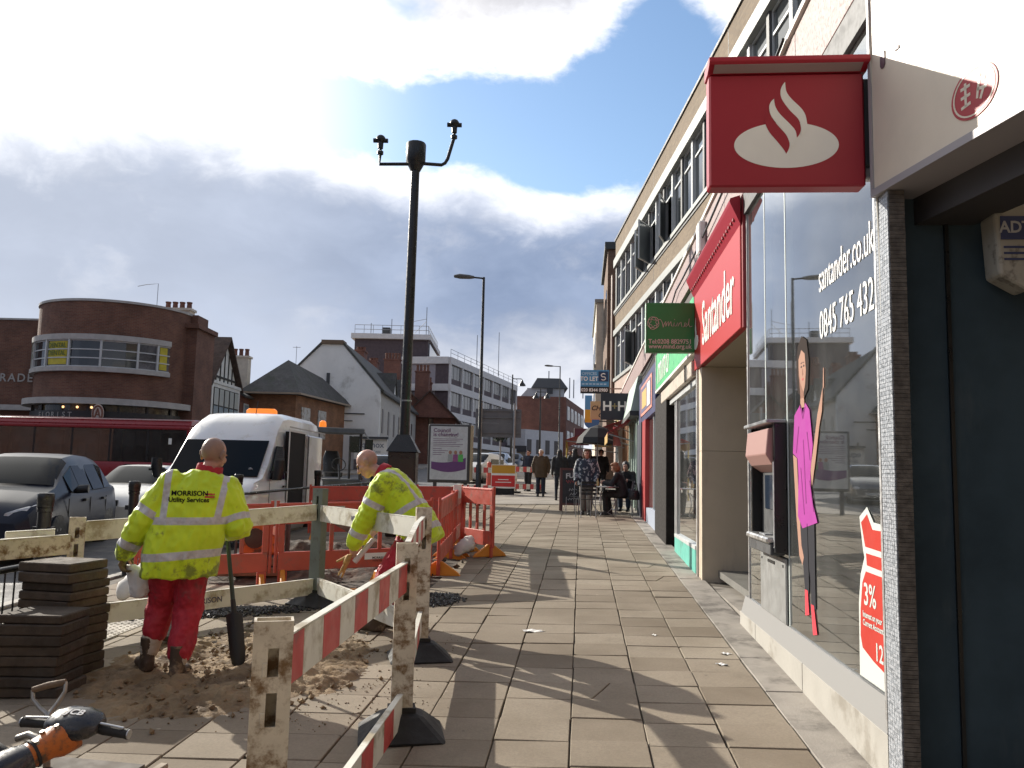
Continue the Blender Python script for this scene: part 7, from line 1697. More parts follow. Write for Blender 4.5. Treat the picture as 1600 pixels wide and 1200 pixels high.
# ------------------------------------------------------------------ road works: plank barriers round the sand
PLW_BACKLIT = mat('post_white_backlit', (0.15, 0.17, 0.145), 0.55, var=0.12, dirt=(0.10, 0.085, 0.06), dirt_amt=0.3, dirt_scale=5)  # white post plastic with its backlit shade put into the colour
def plank_post(label, x, y, h, rz, m, w_=0.125, d_=0.085, foot=True, pz=0.0):
    g = gz(x, y); r = thing('barrier_post', label, 'barrier post', (x, y, g), rz, 'posts of the plank barrier')
    a, e, t = w_/2, d_/2, 0.009
    # hollow body open at the top: one skin with two keyhole slots in its front, given thickness
    xs = [-a, -0.014, 0.020, a]; zs = [0.03, h-0.33, h-0.29, h-0.225, h-0.175, h-0.13, h-0.085, h]
    b = MB(); nx, nz = 4, len(zs)
    for zz in zs:
        for xx in xs: b.v.append(V((xx, -e, zz)))
    for j in range(nz-1):
        for i in range(3):
            if i == 1 and j in (1, 2, 4, 5): continue
            b.f.append((j*4+i, j*4+i+1, j*4+i+5, j*4+i+4)); b.mi.append(0)
    o0 = len(b.v)
    for zz in zs: b.v += [V((-a, e, zz)), V((a, e, zz))]
    for j in range(nz-1):
        b.f += [(o0+2*j+1, o0+2*j, o0+2*j+2, o0+2*j+3), (o0+2*j, 4*j, 4*j+4, o0+2*j+2), (4*j+3, o0+2*j+1, o0+2*j+3, 4*j+7)]; b.mi += [0]*3
    po = b.build('post_body', m, r); bm = bmesh.new(); bm.from_mesh(po.data); bmesh.ops.recalc_face_normals(bm, faces=bm.faces)
    bmesh.ops.solidify(bm, geom=bm.faces[:], thickness=t); bm.to_mesh(po.data); bm.free(); box_uv(po.data)
    for zz in (h-0.33, h-0.175): MB().bx(-0.030, -0.0145, -e-0.004, -e-0.0005, zz, zz+0.045).build('slot_lip', m, r, bevel=0.0015)
    if foot:
        b = MB(); b.add([(-.26,-.24,0),(.26,-.24,0),(.26,.24,0),(-.26,.24,0),(-.11,-.09,.13),(.11,-.09,.13),(.11,.09,.13),(-.11,.09,.13)], [(3,2,1,0),(4,5,6,7),(0,1,5,4),(1,2,6,5),(2,3,7,6),(3,0,4,7)])
        b.build('rubber_foot', RUBBER, r, bevel=0.02)
        MB().bx(-0.08, 0.08, -0.06, 0.06, 0.131, 0.16).build('socket', RUBBER, r)
    return r
plank_post('dirty white hollow post nearest the viewer with rusty keyhole slots', -0.995, 2.72, 1.10, 0.36, PLW)
plank_post('dirty white post standing between the near post and the leaning one', -1.03, 4.98, 1.10, 0.25, PLW)
plank_post('dirty white leaning post beside the bending worker', -1.27, 6.76, 1.19, 0.30, PLW)
plank_post('white post painted backlit grey green behind the sand pit with a rubber foot', -2.83, 8.95, 1.24, -0.5, PLW_BACKLIT, w_=0.15)
plank_post('pale post with rusty streaks behind the slab stack', -4.30, 6.90, 1.08, 0.5, PLW)
def plank(label, a, za, b_, zb, stripes, hgt=0.165, bow=0.0, col=None, words=None, e0=0.045, side=1):
    a, b_ = V((a[0], a[1], za)), V((b_[0], b_[1], zb)); dn_ = (b_-a).normalized(); a = a+dn_*e0; b_ = b_-dn_*e0; d_ = b_-a; L = d_.length
    mid = (a+b_)/2; r = thing('barrier_plank', label, 'barrier plank', a, 0, 'planks of the barrier round the sand')
    n = stripes if stripes else 1
    prev = None
    for i in range(n):
        t0, t1 = i/n, (i+1)/n
        p0, p1 = d_*t0, d_*t1
        p0 = p0+V((0, 0, bow*4*t0*(1-t0))); p1 = p1+V((0, 0, bow*4*t1*(1-t1)))
        m = col or (BWHT if (not stripes or i % 2 == side) else BRED)
        b = MB()
        k_ = 4 if (bow and not stripes) else 1
        b.beam(p0.lerp(p1, 0.0005), p1.lerp(p0, 0.0005), 0.03, hgt)
        b.build('board' if not stripes else 'stripe', m, r, bevel=0.004)
    b = MB()
    b.beam(V((0, 0, hgt/2+0.004)), d_*0.5+V((0, 0, hgt/2+0.004+bow)), 0.034, 0.007); b.beam(d_*0.5+V((0, 0, hgt/2+0.004+bow)), d_+V((0, 0, hgt/2+0.004)), 0.034, 0.007)
    b.build('top_edge', BWHT, r)
    if words:
        xd = d_.normalized() if d_.x > 0 else -d_.normalized(); nn = V((0, 0, 1)).cross(xd); yd_ = xd.cross(-nn) if False else V((0, 0, 1))
        zc = xd.cross(yd_); 
        text('lettering', words[0], words[1], mat('print_navy', (0.06, 0.06, 0.10), 0.6), r, d_*words[2]+zc*0.0165, xd, yd_, bold=0.001, ext=0.0008)
    return r
P1, P2, P3, P4, P5 = (-0.995, 2.72), (-1.03, 4.98), (-1.27, 6.76), (-2.83, 8.95), (-4.30, 6.90)
plank('red and white striped top plank running from the near post to the next post', P1, 1.0, P2, 1.035, 9, 0.17)
plank('red and white striped bottom plank near the viewer under the top plank', P1, 0.24, P2, 0.28, 9, 0.17, side=0)
plank('short striped top plank rising to the leaning post', P2, 1.15, P3, 1.22, 6, 0.16, bow=0.03)
plank('short striped bottom plank between the second post and the leaning post', P2, 0.38, P3, 0.47, 6, 0.16)
plank('clean white top plank in front of the bending worker', P4, 1.19, P3, 1.20, 0, 0.165, words=('MORRISON', 0.07, 0.45))
plank('white bottom plank behind the bending worker’s legs', P4, 0.42, P3, 0.42, 0, 0.165)
plank('soiled white top plank behind the standing worker', P4, 1.20, P5, 1.08, 0, 0.165)
plank('grey white bottom plank behind the standing worker with printed name', P4, 0.41, P5, 0.36, 0, 0.165, words=('MORRISON', 0.075, 0.52))
plank('rust stained white plank continuing behind the slab stack', P5, 0.98, (-5.35, 5.2), 0.92, 0, 0.16, col=PLW)
plank('white plank piece slotted beside the pale post', (-4.42, 6.86), 1.02, (-4.75, 6.55), 1.00, 0, 0.17)

# --- red chapter barriers round the trench
ORF = mat('foot_orange', (0.62, 0.22, 0.02), 0.5, var=0.1)
REFW = mat('reflective_white', (0.50, 0.49, 0.43), 0.35, var=0.08)
def red_barrier(label, a, b_, slats=7, h=1.0, refl=False, feet=True, solid=False, cut=True, foot_out=1, words=False):
    a, b_ = V((a[0], a[1], gz(*a))), V((b_[0], b_[1], gz(*b_))); d_ = b_-a; L = (d_.x**2+d_.y**2)**0.5
    r = thing('plastic_barrier', label, 'barrier', a, math.atan2(d_.y, d_.x), 'red plastic barriers round the trench')
    sl_ = d_.z/L
    S = Matrix.Identity(4); S[2][0] = sl_
    def bb(name, m, x0, x1, y0, y1, z0, z1, bev=0.006, par=None):
        b = MB(); b.M = S; b.bx(x0, x1, y0, y1, z0, z1); return b.build(name, m, par or r, bevel=bev)
    top = bb('top_board', RB, 0.02, L-0.02, -0.022, 0.022, h-0.26, h)
    bb('board_rib', RB, 0.05, L-0.05, -0.027, 0.027, h-0.03, h-0.012, 0.003)
    if solid: bb('middle_board', RB, 0.04, L-0.04, -0.016, 0.016, 0.42, h-0.262)
    elif slats:
        sm = None
        for i in range(slats):
            x = 0.06+(L-0.12)*i/(slats-1)
            w_ = 0.05 if 0 < i < slats-1 else 0.075
            bb('slat', RB, x-w_/2, x+w_/2, -0.018, 0.018, 0.401, h-0.261)
    bb('bottom_board', RB, 0.03, L-0.03, -0.022, 0.022, 0.17, 0.40)
    for x in (0.09, L-0.09):
        bb('leg', RB, x-0.055, x+0.055, -0.025, 0.025, 0.0, 0.169)
        if feet:
            b = MB(); b.prism([(x-0.03, -0.30, 0.0), (x-0.03, 0.30, 0.0), (x-0.03, 0.26, 0.05), (x-0.03, 0.05, 0.19), (x-0.03, -0.05, 0.19), (x-0.03, -0.26, 0.05)], (0.06, 0, 0)); b.build('foot', ORF, r, bevel=0.01)
    for x in (0.0, L): b = MB(); b.tube([(x, 0, 0.15+sl_*x), (x, 0, h+0.03+sl_*x)], 0.02, 8); b.build('hinge_post', RB, r)
    if refl:
        for f0, f1 in ((0.27, 0.42), (0.62, 0.80)):
            bb('reflective_panel', REFW, L*f0, L*f1, -0.0275, -0.0225, h-0.21, h-0.05, 0)
    if words:
        bb('name_label', SIGNW, L*0.56, L*0.76, -0.026, -0.0225, 0.27, 0.35, 0)
        text('lettering', 'MORRISON', 0.038, INK, r, (L*0.66, -0.0275, 0.325), (1, 0, 0), (0, 0, 1), ext=0.0008, bold=0.001); text('lettering', 'Utility Services', 0.032, INK, r, (L*0.66, -0.0275, 0.290), (1, 0, 0), (0, 0, 1), ext=0.0008)
    return r
red_barrier('red barrier on the kerb side of the trench, partly behind the standing worker', (-5.15, 9.45), (-3.80, 10.12), 6)
red_barrier('wide red barrier with white reflective panels behind the back post', (-3.74, 10.15), (-1.95, 10.92), 4, refl=True, words=True)
red_barrier('red barrier seen end on beside the bending worker’s back', (-1.86, 11.02), (-1.98, 12.95), 8)
red_barrier('red barrier seen end on farther along the trench by the sandbag', (-2.0, 13.0), (-2.12, 14.85), 8)
red_barrier('short sunlit red gate barrier standing across the pavement edge', (-1.95, 13.75), (-1.34, 12.97), 5, h=1.06)
red_barrier('solid red barrier behind the trench in front of the van', (-4.95, 15.05), (-3.05, 15.25), 0, solid=True)
red_barrier('solid red barrier behind the trench below the council board', (-3.0, 15.26), (-2.15, 15.1), 0, solid=True)
r = thing('white_notice', 'plain white card fixed on the barrier corner by the sunlit gate', 'notice', (-2.02, 13.9, gz(-2, 13.9)), 0.3)
MB().bx(-0.11, 0.11, -0.05, -0.03, 0.86, 1.08).build('card', WHITE, r); MB().bx(0.05, 0.09, -0.03, 0.0, 0.3, 0.84).build('stick', WHITE, r); MB().bx(-0.10, -0.03, -0.03, 0.0, 0.3, 0.84).build('card_strip', GREY, r)
# sandbags, pump and timbers by the trench
def sandbag(label, x, y, rz, s=1.0, tilt=0.0, z=0.0):
    b = MB(); R_ = []
    for i in range(11):
        t = i/10; q = math.sin(math.pi*min(max(t, 0.03), 0.97))**0.5
        R_.append((V((-0.30+0.6*t, 0.02*math.sin(t*9), 0.10+0.015*math.sin(t*7))), V((0, 0.17*q+0.02*math.sin(i*3), 0)), V((0, 0, 0.10*q))))
    b.loft(R_, 14); o = b.build('sandbag', mat('sandbag_white', (0.55, 0.53, 0.50), 0.85, var=0.1, bump=0.5, bscale=30), smooth=180)
    o.location = (x, y, gz(x, y)+z); o.rotation_euler = (0.1, tilt, rz); o.scale = (s, s, s); return tag(o, label, 'sandbag', 'sandbags holding the barrier feet')
sandbag('pale sandbag leaning on the orange foot of the end on barrier', -1.78, 13.05, 1.2, 0.85, -0.5, 0.10)
sandbag('off white sandbag by the red barrier near the standing worker’s hand', -4.88, 9.1, 1.3, 0.95, -0.7, 0.15)
pm = thing('water_pump', 'orange and black engine unit standing behind the red barrier by the trench', 'machine', (-4.25, 11.0, gz(-4.25, 11)), 0.4)
MB().bx(-0.28, 0.28, -0.22, 0.22, 0.28, 0.72).build('housing', mat('machine_orange', (0.52, 0.14, 0.03), 0.5, dirt=(0.1, 0.06, 0.04), dirt_amt=0.4, dirt_scale=6), pm, bevel=0.03)
MB().bx(-0.34, 0.34, -0.28, 0.28, 0.0, 0.27).build('frame', DGREY, pm, bevel=0.02); MB().cyl((-0.1, -0.24, 0.5), (-0.1, -0.30, 0.5), 0.13, n=18).build('recoil_cover', BLACK, pm); MB().cyl((0.16, -0.23, 0.6), (0.16, -0.32, 0.6), 0.06, n=12).build('exhaust', STEEL, pm)
b = MB()
for s_ in (-0.33, 0.33): b.tube([(s_, -0.26, 0.1), (s_, -0.26, 0.80), (s_, 0.26, 0.80), (s_, 0.26, 0.1)], 0.018, 6)
b.build('roll_bar', DGREY, pm)
WOOD = mat('old_timber', (0.16, 0.11, 0.07), 0.8, var=0.3, vscale=8, bump=0.3)
for i, (x, y, z, a, L, lab) in enumerate(((-4.3, 10.55, 0.05, 0.3, 1.0, 'old timber baulk lying at the trench edge below the orange machine'), (-4.2, 10.7, 0.16, 0.24, 0.9, 'upper old timber baulk of two at the trench edge'), (-3.2, 11.9, 0.42, -0.5, 1.5, 'long timber leaning across the soil heap'))):
    o = MB().bx(-L/2, L/2, -0.05, 0.05, 0, 0.10).build('timber', WOOD, bevel=0.006); o.location = (x, y, gz(x, y)+z); o.rotation_euler = (0, 0.35 if i == 2 else 0, a); tag(o, lab, 'timber')
for i, (x, y, rz, lab) in enumerate(((-2.35, 9.75, 0.6, 'loose orange barrier foot lying by the bending worker’s gloves'),)):
    b = MB(); b.prism([(-0.03, -0.32, 0.0), (-0.03, 0.32, 0.0), (-0.03, 0.28, 0.06), (-0.03, 0.06, 0.26), (-0.03, -0.06, 0.26), (-0.03, -0.28, 0.06)], (0.14, 0, 0)); o = b.build('plastic_wedge', ORF, bevel=0.02); o.location = (x, y, gz(x, y)); o.rotation_euler = (0, 0, rz); tag(o, lab, 'barrier foot')
o = MB().loft([((0.04*math.sin(i*1.7), 0.0, 0.24*i/6), ((0.13+0.03*math.sin(i*2))*(1-0.1*i), 0, 0), (0, 0.10*(1-0.12*i), 0)) for i in range(7)], 12).build('orange_sack', ORF, smooth=180); o.location = (-2.28, 8.55, gz(-2.28, 8.55)); tag(o, 'crumpled orange sack on the ground beside the back post', 'sack')

# --- stacks of lifted paving slabs
STN = mat('stacked_slab', (0.058, 0.043, 0.031), 0.9, rand=0.35, var=0.25, vscale=5, bump=0.6, bscale=40, dirt=(0.05, 0.042, 0.034), dirt_amt=0.45, dirt_scale=3)
def stack(label, x, y, n, rz, sx, sy, th=0.066):
    g = gz(x, y); r = thing('slab_stack', label, 'slab stack', (x, y, g), rz, 'stacks of lifted paving slabs'); z = 0.0
    for i in range(n):
        t = th*RNG.uniform(0.9, 1.12); b = MB(); b.box((RNG.gauss(0, 0.008), RNG.gauss(0, 0.010), z+t/2), (sx*RNG.uniform(0.96, 1.02), sy*RNG.uniform(0.96, 1.02), t-0.004), Matrix.Rotation(RNG.gauss(0, 0.022), 3, 'Z'))
        b.build('slab', STN, r, bevel=0.008); z += t
    return r
stack('tall stack of lifted dark paving slabs beside the black railing', -3.86, 6.10, 12, -0.12, 0.44, 0.44)
stack('lower stack of lifted paving slabs in front of the tall one', -3.70, 5.64, 8, 0.10, 0.42, 0.40)
for (x, y, z, rz, tl, lab) in ((-3.55, 7.15, 0.10, 0.4, 0.35, 'loose slab propped behind the tall slab stack'),):
    o = MB().bx(-0.15, 0.15, -0.2, 0.2, 0, 0.05).build('loose_slab', STN, bevel=0.008); o.location = (x, y, gz(x, y)+z); o.rotation_euler = (tl, 0.2, rz); tag(o, lab, 'slab')

# --- foreground tools
GW = mat('worn_metal', (0.30, 0.28, 0.25), 0.38, metal=0.7, var=0.2, vscale=12)
YL = mat('tool_orange', (0.48, 0.13, 0.02), 0.45, dirt=(0.09, 0.055, 0.035), dirt_amt=0.5, dirt_scale=14, bump=0.3)
PLB = mat('tool_plastic', (0.022, 0.024, 0.029), 0.28, var=0.25, vscale=12, dirt=(0.09, 0.08, 0.07), dirt_amt=0.3, dirt_scale=9)
TIP, TOPP = V((-2.85, 3.43, gz(-2.85, 3.43)+0.05)), V((-2.43, 4.06, 0.375))
bt = thing('road_breaker', 'muddy orange and black hydraulic breaker with two handles lying in the corner', 'breaker', TIP)
ax = (TOPP-TIP); Lb = ax.length; ax.normalize(); sd = V((0.90, -0.42, -0.02)); sd = (sd-ax*sd.dot(ax)).normalized(); nn = ax.cross(sd)
if nn.z < 0: nn = -nn
hd = V((0.995, -0.02, -0.05)); hd = (hd).normalized()
def L_(t, s=0.0, n=0.0): return ax*(Lb*t)+sd*s+nn*n
b = MB(); b.loft([(L_(0.66), sd*0.050, nn*0.050), (L_(0.70), sd*0.058, nn*0.058), (L_(0.80), sd*0.060, nn*0.062), (L_(0.85), sd*0.078, nn*0.078), (L_(0.95), sd*0.082, nn*0.078)], 16, sq=2.6); b.build('body', YL, bt, smooth=40)
for t, s, n, nm in ((0.74, 0.028, 0.058, 'bolt'), (0.80, -0.022, 0.062, 'bolt'), (0.86, 0.030, 0.080, 'bolt')): MB().tube([L_(t, s, n-0.012), L_(t, s, n+0.010)], 0.012, 6).build(nm, GW, bt)
for t in (0.72, 0.83): b = MB(); b.loft([(L_(t-0.008), sd*0.068, nn*0.068), (L_(t+0.008), sd*0.068, nn*0.068)], 16); b.build('clamp_ring', RUBBER, bt, smooth=40)
b = MB(); b.tube([L_(0.78, -0.05, 0.03), L_(0.76, -0.10, 0.05), L_(0.72, -0.16, 0.03)], [0.020, 0.017, 0.017], 10); b.build('hose_union', GW, bt, smooth=40)
b = MB(); b.loft([(L_(0.0), sd*0.03, nn*0.03), (L_(0.12), sd*0.06, nn*0.055), (L_(0.30), sd*0.085, nn*0.075), (L_(0.50), sd*0.092, nn*0.08), (L_(0.62), sd*0.088, nn*0.075), (L_(0.69), sd*0.062, nn*0.06)], 16, sq=2.6); lowc = b.build('lower_cover', PLB, bt, smooth=50)
hx = hd; hy = (nn-hx*nn.dot(hx)).normalized(); hz = hx.cross(hy); C = L_(0.97, 0, 0.035)
b = MB(); b.loft([(C-hx*0.135, hz*0.04, hy*0.016), (C-hx*0.115, hz*0.07, hy*0.036), (C-hx*0.05, hz*0.095, hy*0.058), (C+hx*0.045, hz*0.098, hy*0.060), (C+hx*0.105, hz*0.08, hy*0.044), (C+hx*0.135, hz*0.05, hy*0.024)], 18, sq=2.4); cap = b.build('head_cover', PLB, bt, smooth=50)
for s_ in (-1, 1):
    b = MB(); b.tube([C+hx*(0.11*s_)-hy*0.015, C+hx*(0.15*s_)-hy*0.022, C+hx*(0.255*s_)-hy*0.027, C+hx*(0.275*s_)-hy*0.027], [0.021, 0.022, 0.023, 0.026], 12); hnd = b.build('handle', RUBBER, bt, smooth=40)
    b = MB(); b.tube([C+hx*(0.12*s_)+hy*0.016, C+hx*(0.19*s_)+hy*0.010, C+hx*(0.255*s_)+hy*0.002], [0.007, 0.006, 0.007], 8); b.build('trigger_bar', STEEL, hnd, smooth=50)
    MB().tube([C+hx*(0.276*s_)-hy*0.027, C+hx*(0.282*s_)-hy*0.027], 0.023, 12).build('end_cap', STEEL, hnd)
text('lettering', 'JCB', 0.056, mat('decal_pale', (0.42, 0.43, 0.45), 0.5), bt, C+hy*0.0605+hx*0.01, hx, hx.cross(-hy) if hx.cross(-hy).y > 0 else hx.cross(hy), bold=0.0012, ext=0.002, shear=0.15)
LC = L_(0.50, 0, 0.080)
text('lettering', 'JCB', 0.045, mat('decal_pale', (0.42, 0.43, 0.45), 0.5), bt, LC, hx, (nn.cross(hx) if nn.cross(hx).y > 0 else hx.cross(nn)), bold=0.0008, ext=0.0015, shear=0.15)
hose = tag(MB().tube([(-2.60, 3.86, 0.26), (-2.80, 3.95, 0.30), (-3.15, 4.05, 0.22), (-3.6, 4.1, gz(-3.6, 4.1)+0.05), (-4.1, 4.0, gz(-4.1, 4)+0.03)], 0.028, 10).build('hose', RUBBER, smooth=180), 'upper black hydraulic hose running from the breaker out of the picture', 'hose')
hose = tag(MB().tube([(-2.62, 3.82, 0.22), (-2.85, 3.88, 0.18), (-3.2, 3.95, gz(-3.2, 4)+0.06), (-3.7, 3.9, gz(-3.7, 3.9)+0.03), (-4.1, 3.8, gz(-4.1, 3.8)+0.03)], 0.028, 10).build('hose', RUBBER, smooth=180), 'lower black hydraulic hose running from the breaker along the ground', 'hose')
sp = thing('spade', 'spade with a worn metal D handle sticking up behind the breaker', 'spade', (-2.85, 4.42, gz(-2.85, 4.42)))
q0, q1 = V((0.13, -0.16, 0.02)), V((0.06, -0.07, 0.245)); u = (q1-q0).normalized(); wv = V((0.98, 0.05, 0.08)); wv = (wv-u*wv.dot(u)).normalized()
MB().tube([q0, q1], 0.018, 10).build('shaft', WOOD, sp)
for s_ in (-1, 1): MB().tube([q1-u*0.01, q1+u*0.02+wv*(0.012*s_), q1+u*0.06+wv*(0.05*s_), q1+u*0.11+wv*(0.085*s_), q1+u*0.16+wv*(0.088*s_)], [0.016, 0.014, 0.012, 0.011, 0.010], 10).build('handle_arm', GW, sp, smooth=60)
MB().tube([q1+u*0.16-wv*0.088, q1+u*0.165, q1+u*0.16+wv*0.088], [0.016, 0.018, 0.016], 12).build('grip', WOOD, sp, smooth=60)
b = MB(); b.beam(q0, q0-u*0.02+V((0.06, -0.20, -0.0)), 0.16, 0.006); b.build('blade', GW, sp)
o = MB().bx(-0.022, 0.022, -0.42, 0.42, 0, 0.035).build('batten', mat('pale_batten', (0.30, 0.25, 0.19), 0.8, var=0.2), bevel=0.004); o.location = (-2.17, 3.92, gz(-2.17, 3.9)+0.005); o.rotation_euler = (0.03, 0, -0.10); tag(o, 'narrow pale wooden batten lying beside the breaker on the slabs', 'batten')
o = MB().bx(-0.33, 0.33, -0.45, 0.45, 0, 0.02).build('plywood_board', mat('dirty_ply', (0.11, 0.095, 0.08), 0.85, var=0.3), bevel=0.003); o.location = (-2.62, 3.95, gz(-2.62, 3.95)+0.004); o.rotation_euler = (0.03, 0.0, -0.1); tag(o, 'dirty plywood board under the breaker', 'board')
# ------------------------------------------------------------------ people
def remesh(mb, voxel, smooth=4, fac=0.5):
    me = bpy.data.meshes.new('tmp'); me.from_pydata([tuple(v) for v in mb.v], [], mb.f)
    bm = bmesh.new(); bm.from_mesh(me); bmesh.ops.recalc_face_normals(bm, faces=bm.faces); bm.to_mesh(me); bm.free()
    o = bpy.data.objects.new('tmp', me); COL.objects.link(o)
    m = o.modifiers.new('r', 'REMESH'); m.mode = 'VOXEL'; m.voxel_size = voxel; m.adaptivity = 0
    if smooth: s = o.modifiers.new('s', 'SMOOTH'); s.iterations = smooth; s.factor = fac
    dg = bpy.context.evaluated_depsgraph_get(); dg.update()
    r = bpy.data.meshes.new_from_object(o.evaluated_get(dg))
    bpy.data.objects.remove(o); bpy.data.meshes.remove(me); return r
def mesh_obj(name, me, m, parent):
    me.name = name; me.materials.clear()
    for q in (m if isinstance(m, (list, tuple)) else [m]): me.materials.append(q)
    me.shade_smooth()
    o = bpy.data.objects.new(name, me); COL.objects.link(o)
    if parent is not None: o.parent = parent
    return o
def folds(me, amp, scale, stretch=(1, 1, 0.35), seed=0.0, amt=None):
    me.update(); no = [v.normal.copy() for v in me.vertices]
    for v, n in zip(me.vertices, no):
        c = v.co; p = V((c.x*scale*stretch[0]+seed, c.y*scale*stretch[1], c.z*scale*stretch[2]))
        h = mnoise.noise(p)*0.6+(0.5-abs(mnoise.noise(p*1.9+V((5, 2, 1)))))*0.7+mnoise.noise(p*3.7)*0.25
        v.co = c+n*(amp*h)
    me.update()
def seg_t(p, a, b):
    d_ = b-a; t = max(0.0, min(1.0, (p-a).dot(d_)/d_.length_squared)); return t, (p-(a+d_*t)).length
def head_prims(b, hc, f, u, s=1.0, jaw=1.0):
    """hc head centre, f face direction, u up of head"""
    f = V(f).normalized(); u = (V(u)-f*V(u).dot(f)).normalized(); r = f.cross(u)
    def P(x, y, z): return V(hc)+r*(x*s)+f*(y*s)+u*(z*s)
    old = b.M
    def ell(c, rx, ry, rz):
        M = Matrix.Identity(4)
        for i in range(3): M[i][0] = r[i]; M[i][1] = f[i]; M[i][2] = u[i]
        M.translation = c; b.M = M; b.ball((0, 0, 0), (rx*s, ry*s, rz*s), 18, 12); b.M = old
    ell(P(0, -0.012, 0.028), 0.076, 0.096, 0.090); ell(P(0, 0.030, -0.028), 0.064, 0.066, 0.088)
    ell(P(0, 0.052, -0.082), 0.040*jaw, 0.040, 0.036); ell(P(0.040, 0.058, -0.015), 0.025, 0.028, 0.025); ell(P(-0.040, 0.058, -0.015), 0.025, 0.028, 0.025)
    ell(P(0, 0.080, 0.026), 0.050, 0.016, 0.012)
    b.limb(P(0, 0.088, 0.016), P(0, 0.110, -0.022), 0.010*s, 0.015*s, 10); ell(P(0.012, 0.100, -0.026), 0.010, 0.012, 0.008); ell(P(-0.012, 0.100, -0.026), 0.010, 0.012, 0.008)
    ell(P(0, 0.089, -0.056), 0.024, 0.012, 0.008); ell(P(0, 0.086, -0.066), 0.021, 0.012, 0.007)
    for sg in (-1, 1): ell(P(sg*0.079, -0.010, -0.004), 0.012, 0.022, 0.036); ell(P(sg*0.090, -0.018, 0.010), 0.009, 0.020, 0.024); ell(P(sg*0.084, -0.004, -0.030), 0.008, 0.012, 0.012)
    return P
def hand_prims(b, wrist, d_, side, palm, curl=0.5, s=1.0, thumb=1):
    """wrist, hand direction, side = across the palm towards the thumb, palm = direction the palm faces"""
    d_ = V(d_).normalized(); side = V(side); side = (side-d_*side.dot(d_)).normalized(); palm = V(palm); palm = (palm-d_*palm.dot(d_)-side*palm.dot(side)).normalized()
    w = V(wrist)
    b.loft([(w+d_*(0.00*s), side*(0.026*s), palm*(0.018*s)), (w+d_*(0.03*s), side*(0.034*s), palm*(0.016*s)), (w+d_*(0.075*s), side*(0.041*s), palm*(0.014*s)), (w+d_*(0.098*s), side*(0.038*s), palm*(0.011*s))], 12)
    for i, (off, ln) in enumerate(((0.030, 0.072), (0.010, 0.080), (-0.011, 0.074), (-0.031, 0.058))):
        p = w+d_*(0.088*s)+side*(off*s); a = curl*0.7
        d1 = (d_*math.cos(a)+palm*math.sin(a)).normalized(); p1 = p+d1*(ln*0.45*s)
        a2 = a+curl*1.1; d2 = (d_*math.cos(a2)+palm*math.sin(a2)).normalized(); p2 = p1+d2*(ln*0.32*s)
        a3 = a2+curl*0.8; d3 = (d_*math.cos(a3)+palm*math.sin(a3)).normalized(); p3 = p2+d3*(ln*0.23*s)
        b.limb(p-d1*(0.01*s), p1, 0.0098*s, 0.009*s, 8); b.limb(p1, p2, 0.009*s, 0.0082*s, 8); b.limb(p2, p3, 0.0082*s, 0.0075*s, 8)
    t0 = w+d_*(0.025*s)+side*(0.030*s); t1 = t0+(d_*0.6+side*0.6+palm*0.35).normalized()*(0.042*s); t2 = t1+(d_*0.85+side*0.15+palm*(0.3+curl*0.5)).normalized()*(0.034*s)
    b.limb(t0, t1, 0.014*s, 0.011*s, 8); b.limb(t1, t2, 0.011*s, 0.009*s, 8)
SKIN = mat('skin', (0.46, 0.25, 0.18), 0.55, var=0.10, vscale=14, bump=0.15, bscale=120)
def skin_stubble(name, base, st_):
    m = bpy.data.materials.new(name); m.use_nodes = True; q = NT(m.node_tree); b = q.n['Principled BSDF']
    a = q.node('ShaderNodeAttribute'); a.attribute_name = 'stubble'; t = q.node('ShaderNodeTexCoord').outputs['Object']
    c = q.mix(q.remap(q.noise(t, 18, 4), 0.35, 0.65), tuple(x*0.88 for x in base), tuple(x*1.1 for x in base))
    c = q.mix(q.math('MULTIPLY', a.outputs['Fac'], 0.7), c, st_); q.l.new(c, b.inputs['Base Color']); b.inputs['Roughness'].default_value = 0.48
    b.inputs['Subsurface Weight'].default_value = 0.08; b.inputs['Subsurface Radius'].default_value = (0.02, 0.008, 0.004)
    bn = q.node('ShaderNodeBump'); bn.inputs['Strength'].default_value = 0.15; bn.inputs['Distance'].default_value = 0.004; q.l.new(q.noise(t, 160, 3), bn.inputs['Height']); q.l.new(bn.outputs[0], b.inputs['Normal'])
    return m
